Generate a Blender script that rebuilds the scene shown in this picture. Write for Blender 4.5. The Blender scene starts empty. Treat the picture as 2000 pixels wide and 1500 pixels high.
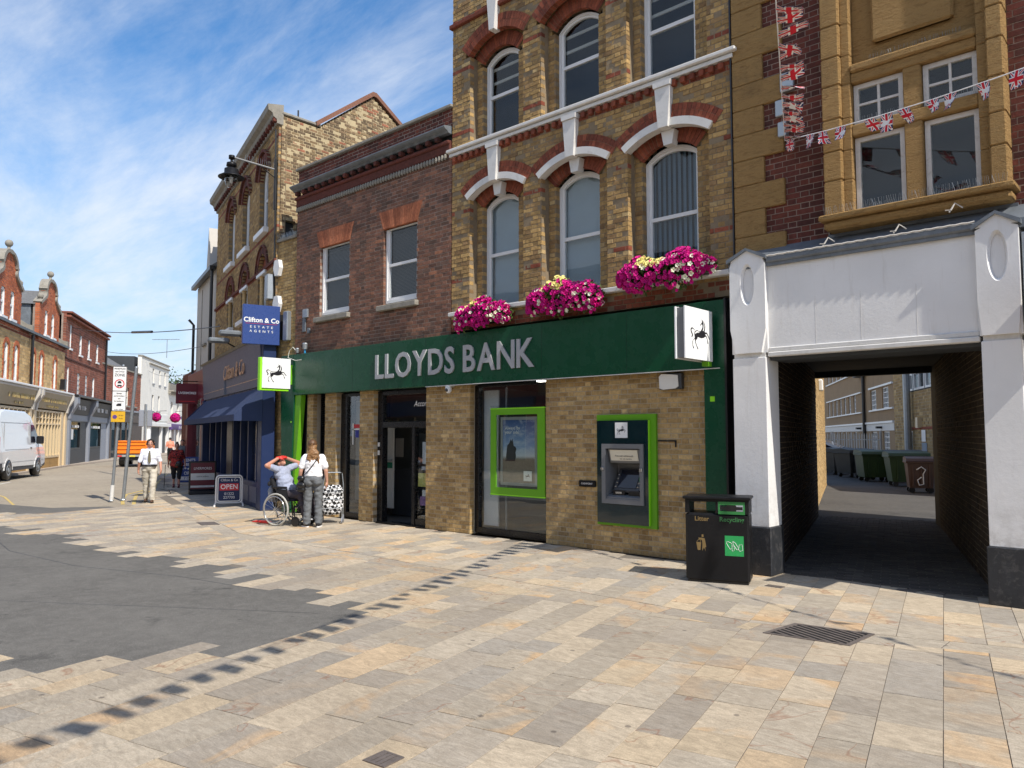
import bpy, bmesh, math, random
from mathutils import Vector, Matrix, noise as mnoise
from mathutils.geometry import tessellate_polygon
R = math.radians
S = bpy.context.scene
COL = S.collection
random.seed(7)
# ------------------------------------------------------------ camera, sky, sun, exposure
cam_d = bpy.data.cameras.new('camera'); cam = bpy.data.objects.new('camera', cam_d); COL.objects.link(cam)
cam.location = (0, 0, 1.75)
cam.rotation_euler = (R(90 + 3.814), 0, R(42.493))
cam_d.sensor_width = 36; cam_d.lens = 27.0; cam_d.clip_start = .05; cam_d.clip_end = 2000
S.camera = cam
CAM = Vector((0, 0, 1.75))
SUN_EL, SUN_AZ = R(48.5), R(8.0)          # azimuth measured from +X towards -Y
sdir = Vector((math.cos(SUN_EL) * math.cos(SUN_AZ), -math.cos(SUN_EL) * math.sin(SUN_AZ), math.sin(SUN_EL)))
sun_d = bpy.data.lights.new('sun', 'SUN'); sun = bpy.data.objects.new('sun', sun_d); COL.objects.link(sun)
sun_d.energy = 4.9; sun_d.angle = R(.53); sun_d.color = (1, .94, .85)
sun.rotation_euler = sdir.to_track_quat('Z', 'Y').to_euler()
W = bpy.data.worlds.new('World'); S.world = W; W.use_nodes = True
wt = W.node_tree; wt.nodes.clear()
def wn(t, **k):
    n = wt.nodes.new(t)
    for a, b in k.items(): setattr(n, a, b)
    return n
sky = wn('ShaderNodeTexSky', sky_type='NISHITA'); sky.sun_disc = False
sky.sun_elevation = SUN_EL; sky.sun_rotation = R(90) + SUN_AZ
sky.altitude = 50; sky.air_density = 1.0; sky.dust_density = .6; sky.ozone_density = 2.2
tc = wn('ShaderNodeTexCoord'); sep = wn('ShaderNodeSeparateXYZ'); wt.links.new(tc.outputs['Generated'], sep.inputs[0])
def wmath(op, a, b=None, clamp=False):
    n = wn('ShaderNodeMath', operation=op); n.use_clamp = clamp
    for i, v in enumerate((a, b)):
        if v is None: continue
        if isinstance(v, (int, float)): n.inputs[i].default_value = v
        else: wt.links.new(v, n.inputs[i])
    return n.outputs[0]
zz = wmath('MAXIMUM', wmath('ADD', sep.outputs[2], .12), .02)
cx = wmath('DIVIDE', sep.outputs[0], zz); cy = wmath('DIVIDE', sep.outputs[1], zz)
comb = wn('ShaderNodeCombineXYZ'); wt.links.new(cx, comb.inputs[0]); wt.links.new(cy, comb.inputs[1])
mapp = wn('ShaderNodeMapping'); wt.links.new(comb.outputs[0], mapp.inputs[0])
mapp.inputs['Rotation'].default_value = (0, 0, R(52)); mapp.inputs['Scale'].default_value = (.42, 1.25, 1); mapp.inputs['Location'].default_value = (3.4, 1.3, 0)
def wnoise(scale, det, rough, dist, src):
    n = wn('ShaderNodeTexNoise'); n.inputs['Scale'].default_value = scale; n.inputs['Detail'].default_value = det
    n.inputs['Roughness'].default_value = rough; n.inputs['Distortion'].default_value = dist
    wt.links.new(src, n.inputs['Vector']); return n.outputs['Fac']
n1 = wnoise(.62, 9, .60, .5, mapp.outputs[0]); n2 = wnoise(3.2, 8, .68, .3, mapp.outputs[0]); n3 = wnoise(.22, 3, .5, 0, mapp.outputs[0])
cl = wmath('ADD', wmath('MULTIPLY', n1, .6), wmath('ADD', wmath('MULTIPLY', n2, .26), wmath('MULTIPLY', n3, .30)))
mr = wn('ShaderNodeMapRange'); mr.interpolation_type = 'SMOOTHSTEP'
wt.links.new(cl, mr.inputs[0]); mr.inputs[1].default_value = .44; mr.inputs[2].default_value = .70
# more cover towards the horizon
hz = wn('ShaderNodeMapRange'); wt.links.new(sep.outputs[2], hz.inputs[0]); hz.inputs[1].default_value = .02; hz.inputs[2].default_value = .42; hz.inputs[3].default_value = .80; hz.inputs[4].default_value = 0
cov = wmath('MULTIPLY', wmath('ADD', mr.outputs[0], wmath('MULTIPLY', hz.outputs[0], .12), True), .90)
hsv = wn('ShaderNodeHueSaturation'); wt.links.new(sky.outputs[0], hsv.inputs['Color']); hsv.inputs['Saturation'].default_value = 1.32; hsv.inputs['Value'].default_value = 1.28
mixc = wn('ShaderNodeMix', data_type='RGBA'); wt.links.new(cov, mixc.inputs[0]); hzm = wn('ShaderNodeMix', data_type='RGBA'); wt.links.new(hz.outputs[0], hzm.inputs[0]); wt.links.new(hsv.outputs[0], hzm.inputs[6]); hzm.inputs[7].default_value = (3.3, 4.5, 6.3, 1)
wt.links.new(hzm.outputs[2], mixc.inputs[6])
mixc.inputs[7].default_value = (6.0, 6.35, 6.9, 1)
bg = wn('ShaderNodeBackground'); bg.inputs[1].default_value = .135
wt.links.new(mixc.outputs[2], bg.inputs[0]); wo = wn('ShaderNodeOutputWorld'); wt.links.new(bg.outputs[0], wo.inputs[0])
S.view_settings.view_transform = 'Standard'; S.view_settings.look = 'None'; S.view_settings.exposure = .16; S.view_settings.gamma = 1
S.view_settings.use_curve_mapping = False
S.cycles.max_bounces = 6; S.cycles.diffuse_bounces = 3; S.cycles.glossy_bounces = 3; S.cycles.transparent_max_bounces = 10
S.cycles.use_denoising = True

# ------------------------------------------------------------ materials
class NT:
    def __init__(s, name):
        s.m = bpy.data.materials.new(name); s.m.use_nodes = True; s.t = s.m.node_tree; s.t.nodes.clear()
        s.out = s.t.nodes.new('ShaderNodeOutputMaterial')
        s.geo = s.t.nodes.new('ShaderNodeNewGeometry'); s.obj = s.t.nodes.new('ShaderNodeObjectInfo')
        s.pos = s.geo.outputs['Position']
    def n(s, t, ins=None, **k):
        x = s.t.nodes.new(t)
        for a, b in k.items(): setattr(x, a, b)
        for a, v in (ins or {}).items():
            if isinstance(v, bpy.types.NodeSocket): s.t.links.new(v, x.inputs[a])
            else: x.inputs[a].default_value = v
        return x
    def math(s, op, a, b=0., c=False):
        x = s.n('ShaderNodeMath', {0: a, 1: b}, operation=op); x.use_clamp = c; return x.outputs[0]
    def noise(s, scale, det=3, rough=.5, dist=0, vec=None):
        return s.n('ShaderNodeTexNoise', {'Scale': scale, 'Detail': det, 'Roughness': rough, 'Distortion': dist, 'Vector': vec or s.pos}).outputs['Fac']
    def rng(s, v, a, b, c=0., d=1.):
        return s.n('ShaderNodeMapRange', {0: v, 1: a, 2: b, 3: c, 4: d}).outputs[0]
    def mix(s, f, a, b, mode='MIX'):
        x = s.n('ShaderNodeMix', data_type='RGBA', blend_type=mode)
        for i, v in ((0, f), (6, a), (7, b)):
            if isinstance(v, bpy.types.NodeSocket): s.t.links.new(v, x.inputs[i])
            else: x.inputs[i].default_value = v if i == 0 else (*v, 1)
        return x.outputs[2]
    def ramp(s, v, stops, interp='LINEAR'):
        x = s.n('ShaderNodeValToRGB', {0: v}); cr = x.color_ramp; cr.interpolation = interp
        while len(cr.elements) < len(stops): cr.elements.new(.5)
        for e, (p, c) in zip(cr.elements, stops): e.position = p; e.color = (*c, 1)
        return x.outputs[0]
    def bump(s, h, strength=.3, dist=.01):
        return s.n('ShaderNodeBump', {'Strength': strength, 'Distance': dist, 'Height': h}).outputs[0]
    def rnd(s, k=1.0):
        return s.math('FRACT', s.math('MULTIPLY', s.math('ADD', s.obj.outputs['Random'], s.math('MULTIPLY', s.geo.outputs['Random Per Island'], 5.37)), k))
    def bsdf(s, col, rough=.6, metal=0., normal=None, coat=0., spec=.5, emit=None, es=0.):
        b = s.n('ShaderNodeBsdfPrincipled')
        for k, v in (('Base Color', col), ('Roughness', rough), ('Metallic', metal), ('Coat Weight', coat), ('Specular IOR Level', spec), ('Normal', normal)):
            if v is None: continue
            if isinstance(v, bpy.types.NodeSocket): s.t.links.new(v, b.inputs[k])
            elif k == 'Base Color': b.inputs[k].default_value = (*v, 1)
            else: b.inputs[k].default_value = v
        if emit: b.inputs['Emission Color'].default_value = (*emit, 1); b.inputs['Emission Strength'].default_value = es
        s.t.links.new(b.outputs[0], s.out.inputs[0]); return b
def pbr(name, col, rough=.6, metal=0., var=.15, vs=2.5, bump=.15, bs=60, coat=0., spec=.5, dirt=0., dcol=(.05, .045, .04), emit=None, es=0.):
    t = NT(name)
    a = t.noise(vs, 5, .6); b = t.noise(vs * 9, 4, .6)
    f = t.rng(t.math('ADD', t.math('MULTIPLY', a, .65), t.math('MULTIPLY', b, .35)), .3, .7, 1 - var, 1 + var)
    c = t.n('ShaderNodeVectorMath', {0: (*col,), 3: f}, operation='SCALE').outputs[0]
    if dirt:
        d = t.rng(t.noise(vs * 1.7, 8, .72, .4), .52, .74, 0, dirt)
        c = t.mix(d, c, dcol)
    r = t.rng(b, .3, .7, max(0, rough - .07), min(1, rough + .07))
    nm = t.bump(t.noise(bs, 4, .6), bump, .004) if bump else None
    t.bsdf(c, r, metal, nm, coat, spec, emit, es)
    return t.m
def brickmat(name, stops, soot=.35, bump=.5, glaze=0., light=None, ls=0.):
    t = NT(name)
    r = t.rnd(); c = t.ramp(r, stops)
    r2 = t.rnd(13.7)
    c = t.n('ShaderNodeVectorMath', {0: c, 3: t.rng(r2, 0, 1, .80, 1.2)}, operation='SCALE').outputs[0]
    a = t.noise(22, 5, .65); c = t.n('ShaderNodeVectorMath', {0: c, 3: t.rng(a, .3, .7, .72, 1.25)}, operation='SCALE').outputs[0]
    g = t.noise(.9, 6, .65, .3); c = t.mix(t.rng(g, .42, .75, 0, soot), c, (.035, .028, .02))
    if light: c = t.mix(t.rng(t.noise(26, 5, .7, .5), .55, .66, 0, ls), c, light)
    h = t.math('ADD', t.noise(75, 6, .7), t.math('MULTIPLY', t.noise(14, 3, .5), .8))
    t.bsdf(c, .85, 0, t.bump(h, bump, .008), 0, .3)
    return t.m
def glassmat(name, tint=(.8, .85, .87), refl=1.0, rough=0.0):
    t = NT(name)
    fa = t.n('ShaderNodeLayerWeight', {'Blend': .5}).outputs['Facing']
    f = t.math('MINIMUM', t.math('ADD', t.math('MULTIPLY', t.math('POWER', fa, 4.), .9 * refl), .075 * refl), 1.)
    gl = t.n('ShaderNodeBsdfGlossy', {'Color': (.95, .97, 1, 1), 'Roughness': rough,
             'Normal': t.bump(t.noise(.9, 2, .5), .035, .05)}).outputs[0]
    tr = t.n('ShaderNodeBsdfTransparent', {'Color': (*tint, 1)}).outputs[0]
    ms = t.n('ShaderNodeMixShader', {0: f, 1: tr, 2: gl}); t.t.links.new(ms.outputs[0], t.out.inputs[0])
    return t.m

M = {}
M['mortar_stock'] = pbr('stock brick mortar', (.23, .175, .11), .95, var=.25, vs=4, bump=.4, dirt=.4)
M['mortar_pink'] = pbr('old brick mortar', (.30, .235, .19), .95, var=.2, vs=4, bump=.4, dirt=.35)
M['mortar_new'] = pbr('sandy mortar', (.40, .33, .23), .95, var=.15, bump=.4, dirt=.15)
M['mortar_pale'] = pbr('pale lime mortar', (.46, .37, .22), .95, var=.2, bump=.4, dirt=.3)
M['brick_stock'] = brickmat('weathered yellow stock brick', [(0, (.46, .30, .12)), (.35, (.40, .255, .10)), (.6, (.34, .215, .09)), (.85, (.26, .16, .075)), (1, (.50, .36, .17))], .28, .8)
M['brick_red'] = brickmat('soft red rubber brick', [(0, (.30, .085, .045)), (.5, (.24, .065, .035)), (1, (.18, .05, .03))], .3, .4)
M['brick_orange'] = brickmat('orange gauged brick', [(0, (.47, .17, .085)), (.5, (.40, .135, .065)), (1, (.33, .11, .055))], .15, .3)
M['brick_brown'] = brickmat('dark red brown brick', [(0, (.25, .125, .08)), (.3, (.21, .10, .066)), (.55, (.165, .085, .06)), (.78, (.125, .075, .055)), (.94, (.27, .125, .075)), (1, (.32, .14, .08))], .22, .6)
M['brick_olive'] = brickmat('sand coloured facing brick', [(0, (.47, .32, .14)), (.3, (.40, .265, .11)), (.55, (.33, .21, .085)), (.8, (.53, .375, .175)), (1, (.27, .17, .075))], .15, .45)
M['brick_gable'] = brickmat('patched dark stock brick', [(0, (.13, .09, .055)), (.5, (.21, .14, .08)), (.85, (.30, .21, .11)), (1, (.33, .12, .07))], .5, .8, light=(.38, .29, .165), ls=.25)
M['brick_dark'] = brickmat('deep red brick', [(0, (.17, .048, .03)), (.5, (.125, .036, .026)), (1, (.08, .028, .022))], .35, .5)
M['brick_yellow'] = brickmat('clean yellow brick', [(0, (.60, .42, .20)), (.5, (.52, .35, .16)), (1, (.44, .29, .13))], .12, .3)
M['brick_bright'] = brickmat('bright red brick', [(0, (.50, .15, .06)), (.5, (.43, .12, .05)), (1, (.36, .10, .045))], .15, .4)
M['brick_far'] = brickmat('dull red brick', [(0, (.30, .10, .06)), (.5, (.25, .085, .052)), (1, (.20, .07, .045))], .25, .4)
M['white'] = pbr('white gloss paint', (.74, .74, .73), .35, var=.04, bump=.04, dirt=.12, dcol=(.4, .38, .34))
M['white_worn'] = pbr('weathered white paint', (.66, .65, .62), .55, var=.06, vs=4, bump=.25, bs=30, dirt=.35, dcol=(.3, .27, .22))
def portalmat():
    t = NT('white painted render'); v = t.n('ShaderNodeMapping', {0: t.pos, 'Scale': (9, 9, .7)}).outputs[0]
    c = t.mix(t.rng(t.noise(1.3, 5), .35, .7, 0, 1), (.80, .795, .78), (.72, .715, .70)); c = t.mix(t.rng(t.noise(1.2, 6, .7, .3, v), .56, .78, 0, .38), c, (.46, .42, .36))
    z = t.n('ShaderNodeSeparateXYZ', {0: t.pos}).outputs[2]; low = t.math('MULTIPLY', t.rng(z, .6, 1.3, 1, 0), t.rng(t.noise(7, 6, .7), .45, .7, 0, .6)); c = t.mix(low, c, (.38, .35, .31))
    c = t.mix(t.rng(t.noise(18, 6, .75), .66, .74, 0, .5), c, (.42, .38, .33)); t.bsdf(c, t.rng(t.noise(3), .3, .7, .4, .65), 0, t.bump(t.math('ADD', t.noise(22, 5, .7), t.noise(3, 3)), .22, .01), 0, .4); return t.m
M['portal_white'] = portalmat()
M['black_paint'] = pbr('chipped black paint', (.024, .026, .030), .55, var=.3, vs=5, bump=.6, bs=25, dirt=.55, dcol=(.16, .15, .14))
M['green'] = pbr('dark green fascia', (.007, .068, .031), .28, var=.03, vs=.5, bump=.0, coat=.0, spec=.35)
M['lime'] = pbr('lime green panel', (.13, .37, .015), .35, var=.03, vs=.7, bump=.0, spec=.35)
M['lime_bright'] = pbr('bright lime edge', (.30, .78, .02), .35, var=.03, bump=0)
M['teal'] = pbr('dark teal glass panel', (.004, .020, .024), .12, var=.2, vs=1.3, bump=.02, coat=.6)
M['letter'] = pbr('silver letter face', (.44, .45, .46), .35, .25, var=.06, bump=.02)
M['black'] = pbr('black plastic', (.012, .012, .013), .35, var=.2, bump=.05)
M['black_metal'] = pbr('black painted metal', (.009, .009, .010), .42, .0, var=.2, bump=.06, bs=40, spec=.25)
M['dark_frame'] = pbr('dark bronze aluminium', (.016, .016, .017), .3, .3, var=.1, bump=.02)
M['grey_metal'] = pbr('galvanised steel', (.38, .41, .43), .4, .7, var=.12, vs=8, bump=.08)
M['chrome'] = pbr('bright steel', (.6, .6, .6), .2, .9, var=.05, bump=0)
M['lead'] = pbr('weathered lead sheet', (.16, .18, .20), .55, .3, var=.3, vs=5, bump=.3, bs=12, dirt=.3, dcol=(.35, .37, .38))
M['stone'] = NT('x').m
M['stone_grey'] = pbr('weathered grey stone', (.26, .24, .20), .85, var=.25, vs=5, bump=.5, bs=30, dirt=.45)
M['glass'] = glassmat('window glass', (.86, .89, .9), .36)
M['glass_clear'] = glassmat('shop window glass', (.86, .89, .9), .8)
M['room'] = pbr('dark room wall', (.045, .05, .055), .8, var=.2, bump=0)
M['room_grey'] = pbr('grey interior wall', (.20, .21, .215), .7, var=.08, bump=0)
M['room_floor'] = pbr('interior floor', (.10, .095, .09), .35, var=.1, bump=.05)
M['blind'] = pbr('pale blue grey blind', (.40, .46, .50), .7, var=.08, vs=.6, bump=.1)
M['blind_dark'] = pbr('slate blue blind', (.16, .23, .30), .7, var=.1, bump=.1)
M['asphalt'] = None
def asphalt(name, c1, c2, fleck=.35, marks=True):
    t = NT(name)
    base = t.mix(t.rng(t.noise(.45, 8, .68, .5), .3, .7), c1, c2); base = t.mix(t.rng(t.noise(7, 7, .75), .42, .62, 0, .4), base, tuple(v * 1.3 for v in c2))
    agg = t.noise(170, 3, .6); base = t.mix(t.rng(agg, .52, .72, 0, fleck), base, tuple(min(1, v * 2.4) for v in c2))
    base = t.mix(t.rng(t.noise(120, 2, .5), .35, .2, 0, .5), base, tuple(v * .4 for v in c1))
    if marks:
        base = t.mix(t.rng(t.noise(2.3, 7, .7, .6), .60, .72, 0, .55), base, (.02, .02, .02))
        v = t.n('ShaderNodeTexVoronoi', {'Scale': 2.1, 'Vector': t.n('ShaderNodeVectorMath', {0: t.pos, 1: t.n('ShaderNodeVectorMath', {0: t.n('ShaderNodeTexNoise', {'Scale': 3., 'Vector': t.pos}).outputs['Color'], 3: .35}, operation='SCALE').outputs[0]}, operation='ADD').outputs[0]}).outputs['Distance']
        base = t.mix(t.rng(v, .03, .07, .55, 0), base, (.022, .02, .02))
    t.bsdf(base, .9, 0, t.bump(t.math('ADD', agg, t.noise(60, 3)), .5, .004), 0, .3)
    return t.m
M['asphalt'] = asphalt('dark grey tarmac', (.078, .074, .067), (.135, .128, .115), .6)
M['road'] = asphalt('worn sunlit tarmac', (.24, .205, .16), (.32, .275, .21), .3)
M['yard'] = asphalt('old yard tarmac', (.05, .048, .046), (.095, .09, .083), .3)
def slabmat(name, stops, vein=.6, rough=.8, bandy=1.0, interp='LINEAR'):
    t = NT(name)
    r = t.rnd(); c = t.ramp(r, stops, interp)
    c = t.n('ShaderNodeVectorMath', {0: c, 3: t.rng(t.rnd(17.3), 0, 1, .90, 1.08)}, operation='SCALE').outputs[0]
    off = t.n('ShaderNodeCombineXYZ', {0: t.math('MULTIPLY', t.rnd(7.1), 37.), 1: t.math('MULTIPLY', t.rnd(3.3), 51.), 2: 0.}).outputs[0]
    v = t.n('ShaderNodeVectorMath', {0: t.pos, 1: off}, operation='ADD').outputs[0]
    w = t.noise(1.35, 4, .55, .9, v)                      # broad bedding swirls
    warm = t.math('MULTIPLY', t.rng(w, .50, .60, 0, 1), t.rng(t.rnd(5.9), .55, .8, 0, 1))
    c = t.mix(t.math('MULTIPLY', warm, bandy * .75), c, (.58, .405, .235))
    k = t.math('ABSOLUTE', t.math('SUBTRACT', t.noise(1.15, 3, .5, 1.2, v), .535))
    line = t.math('MULTIPLY', t.rng(k, .0, .011, vein, 0), t.rng(t.rnd(9.7), .64, .76, 0, 1))
    c = t.mix(line, c, (.26, .10, .045))
    band = t.noise(5., 4, .6, 2.0, t.n('ShaderNodeMapping', {0: v, 'Rotation': (0, 0, .6), 'Scale': (1, 3.4, 1)}).outputs[0])
    c = t.n('ShaderNodeVectorMath', {0: c, 3: t.rng(band, .3, .7, .76, 1.2)}, operation='SCALE').outputs[0]
    c = t.mix(t.rng(t.noise(48, 5, .7), .56, .72, 0, .32), c, (.11, .095, .08))
    c = t.mix(t.rng(t.noise(.55, 6, .62, .4), .46, .72, 0, .30), c, (.22, .19, .155))
    c = t.mix(t.rng(t.noise(9., 6, .7, .6), .44, .62, 0, .22), c, (.24, .20, .15))
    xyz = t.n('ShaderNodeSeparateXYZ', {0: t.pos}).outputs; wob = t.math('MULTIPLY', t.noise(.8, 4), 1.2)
    trod_graze = t.math('MULTIPLY', t.rng(t.math('ADD', xyz[1], wob), 6.9, 7.9, 1, .25), t.rng(t.math('ADD', xyz[0], wob), -11., -5., .45, 1))     # trodden dirt plus painted view-angle brightness: foreground darker, strip along the wall lighter
    c = t.mix(t.math('MULTIPLY', trod_graze, .36), c, t.mix(.62, c, (.10, .085, .065)))
    c = t.mix(1., c, (1.05, .985, .89), 'MULTIPLY')
    sp = t.n('ShaderNodeTexVoronoi', {'Scale': 3.1, 'Vector': t.pos}).outputs['Distance']
    c = t.mix(t.rng(sp, .05, .075, .6, 0), c, (.06, .05, .045)); c = t.mix(t.rng(t.noise(3.3, 7, .75, 1.), .60, .70, 0, .28), c, (.14, .12, .10)); c = t.n('ShaderNodeVectorMath', {0: c, 3: t.rng(t.noise(105, 4, .7), .3, .7, .80, 1.18)}, operation='SCALE').outputs[0]
    h = t.math('ADD', t.noise(38, 6, .7), t.math('MULTIPLY', band, .7))
    t.bsdf(c, rough, 0, t.bump(h, .45, .006), 0, .35)
    return t.m
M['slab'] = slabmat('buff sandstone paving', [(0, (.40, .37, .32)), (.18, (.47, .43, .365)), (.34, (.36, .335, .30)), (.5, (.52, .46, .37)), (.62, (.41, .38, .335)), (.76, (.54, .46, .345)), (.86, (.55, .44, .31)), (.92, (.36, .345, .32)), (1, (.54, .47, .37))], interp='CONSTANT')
M['bed'] = pbr('sandy joint filler', (.17, .145, .115), .95, var=.2, vs=6, bump=.4)
M['brick_passage'] = brickmat('shade darkened brown brick', [(0, (.075, .05, .03)), (.5, (.05, .035, .022)), (1, (.09, .062, .036))], .5, .5)  # brown brick darkened to carry the shadow inside the passage
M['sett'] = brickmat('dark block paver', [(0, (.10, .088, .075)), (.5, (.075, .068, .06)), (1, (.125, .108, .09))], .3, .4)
M['brick_shade'] = brickmat('shade blackened brick', [(0, (.030, .022, .018)), (1, (.05, .034, .026))], .5, .5)  # near-black: shade on the left passage wall put into the brick colour
def stonemat():
    t = NT('ochre sandstone dressing')
    v = t.n('ShaderNodeMapping', {0: t.pos, 'Scale': (1.6, 1.6, 7.)}).outputs[0]
    a = t.noise(3.4, 9, .74, 1.2, v); b = t.noise(1.1, 5, .6, .4)
    c = t.ramp(a, [(.25, (.15, .08, .03)), (.38, (.36, .21, .08)), (.5, (.50, .31, .12)), (.62, (.44, .275, .11)), (.8, (.58, .40, .18))])
    c = t.mix(t.rng(b, .45, .75, 0, .35), c, (.38, .23, .09))
    c = t.mix(t.rng(t.noise(.7, 7, .7, .5), .58, .76, 0, .55), c, (.07, .055, .04))
    h = t.math('ADD', t.math('MULTIPLY', a, 1.6), t.noise(60, 4, .7))
    t.bsdf(c, .88, 0, t.bump(h, 1., .035), 0, .25); return t.m
M['stone'] = stonemat()
def slate(name, c1, c2):
    return pbr(name, c1, .75, var=.4, vs=9, bump=.3, dirt=.4, dcol=c2)
M['slate'] = slate('grey roof slate', (.13, .13, .13), (.25, .24, .2))
M['render_white'] = pbr('white painted stucco', (.74, .72, .66), .8, var=.06, vs=1.5, bump=.1, dirt=.3, dcol=(.45, .42, .35))
M['render_cream'] = pbr('off white roughcast', (.52, .49, .44), .85, var=.06, vs=1.2, bump=.2, dirt=.2, dcol=(.3, .27, .22))
M['render_tan'] = pbr('tan rendered wall', (.30, .205, .115), .9, var=.1, vs=.6, bump=.1, dirt=.3)
M['cream'] = pbr('cream shopfront paint', (.62, .48, .29), .4, var=.05, bump=.03)
M['navy'] = pbr('navy blue paint', (.012, .026, .085), .45, var=.04, vs=.8, bump=.0, spec=.3)
M['blue_sign'] = pbr('royal blue sign face', (.024, .055, .21), .3, var=.05, vs=1.5, bump=.02)
M['slate_blue'] = pbr('faded slate blue fascia', (.085, .095, .15), .45, var=.06, bump=.05)
M['maroon'] = pbr('maroon paint', (.13, .010, .022), .35, var=.1, bump=.03)
M['grey_shop'] = pbr('mid grey shopfront paint', (.24, .26, .30), .5, var=.08, bump=.05)
M['char'] = pbr('charcoal shopfront panel', (.03, .031, .035), .5, var=.1, bump=.03)
M['navy_cloth'] = pbr('navy canvas awning', (.020, .036, .095), .85, var=.12, vs=3, bump=.3, bs=120)
M['sign_white'] = pbr('white sign face', (.82, .83, .82), .3, var=.02, bump=0)
M['print_black'] = pbr('black print', (.012, .011, .014), .5, var=.0, bump=0)
M['print_white'] = pbr('white print', (.75, .75, .75), .5, var=.0, bump=0)
M['print_gold'] = pbr('gold print', (.45, .33, .12), .45, .2, var=.1, bump=0)
M['rose_gold'] = pbr('rose gold letters', (.62, .40, .26), .3, .5, var=.05, bump=0)
M['red'] = pbr('red print', (.55, .02, .03), .45, var=.03, bump=0)

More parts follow.
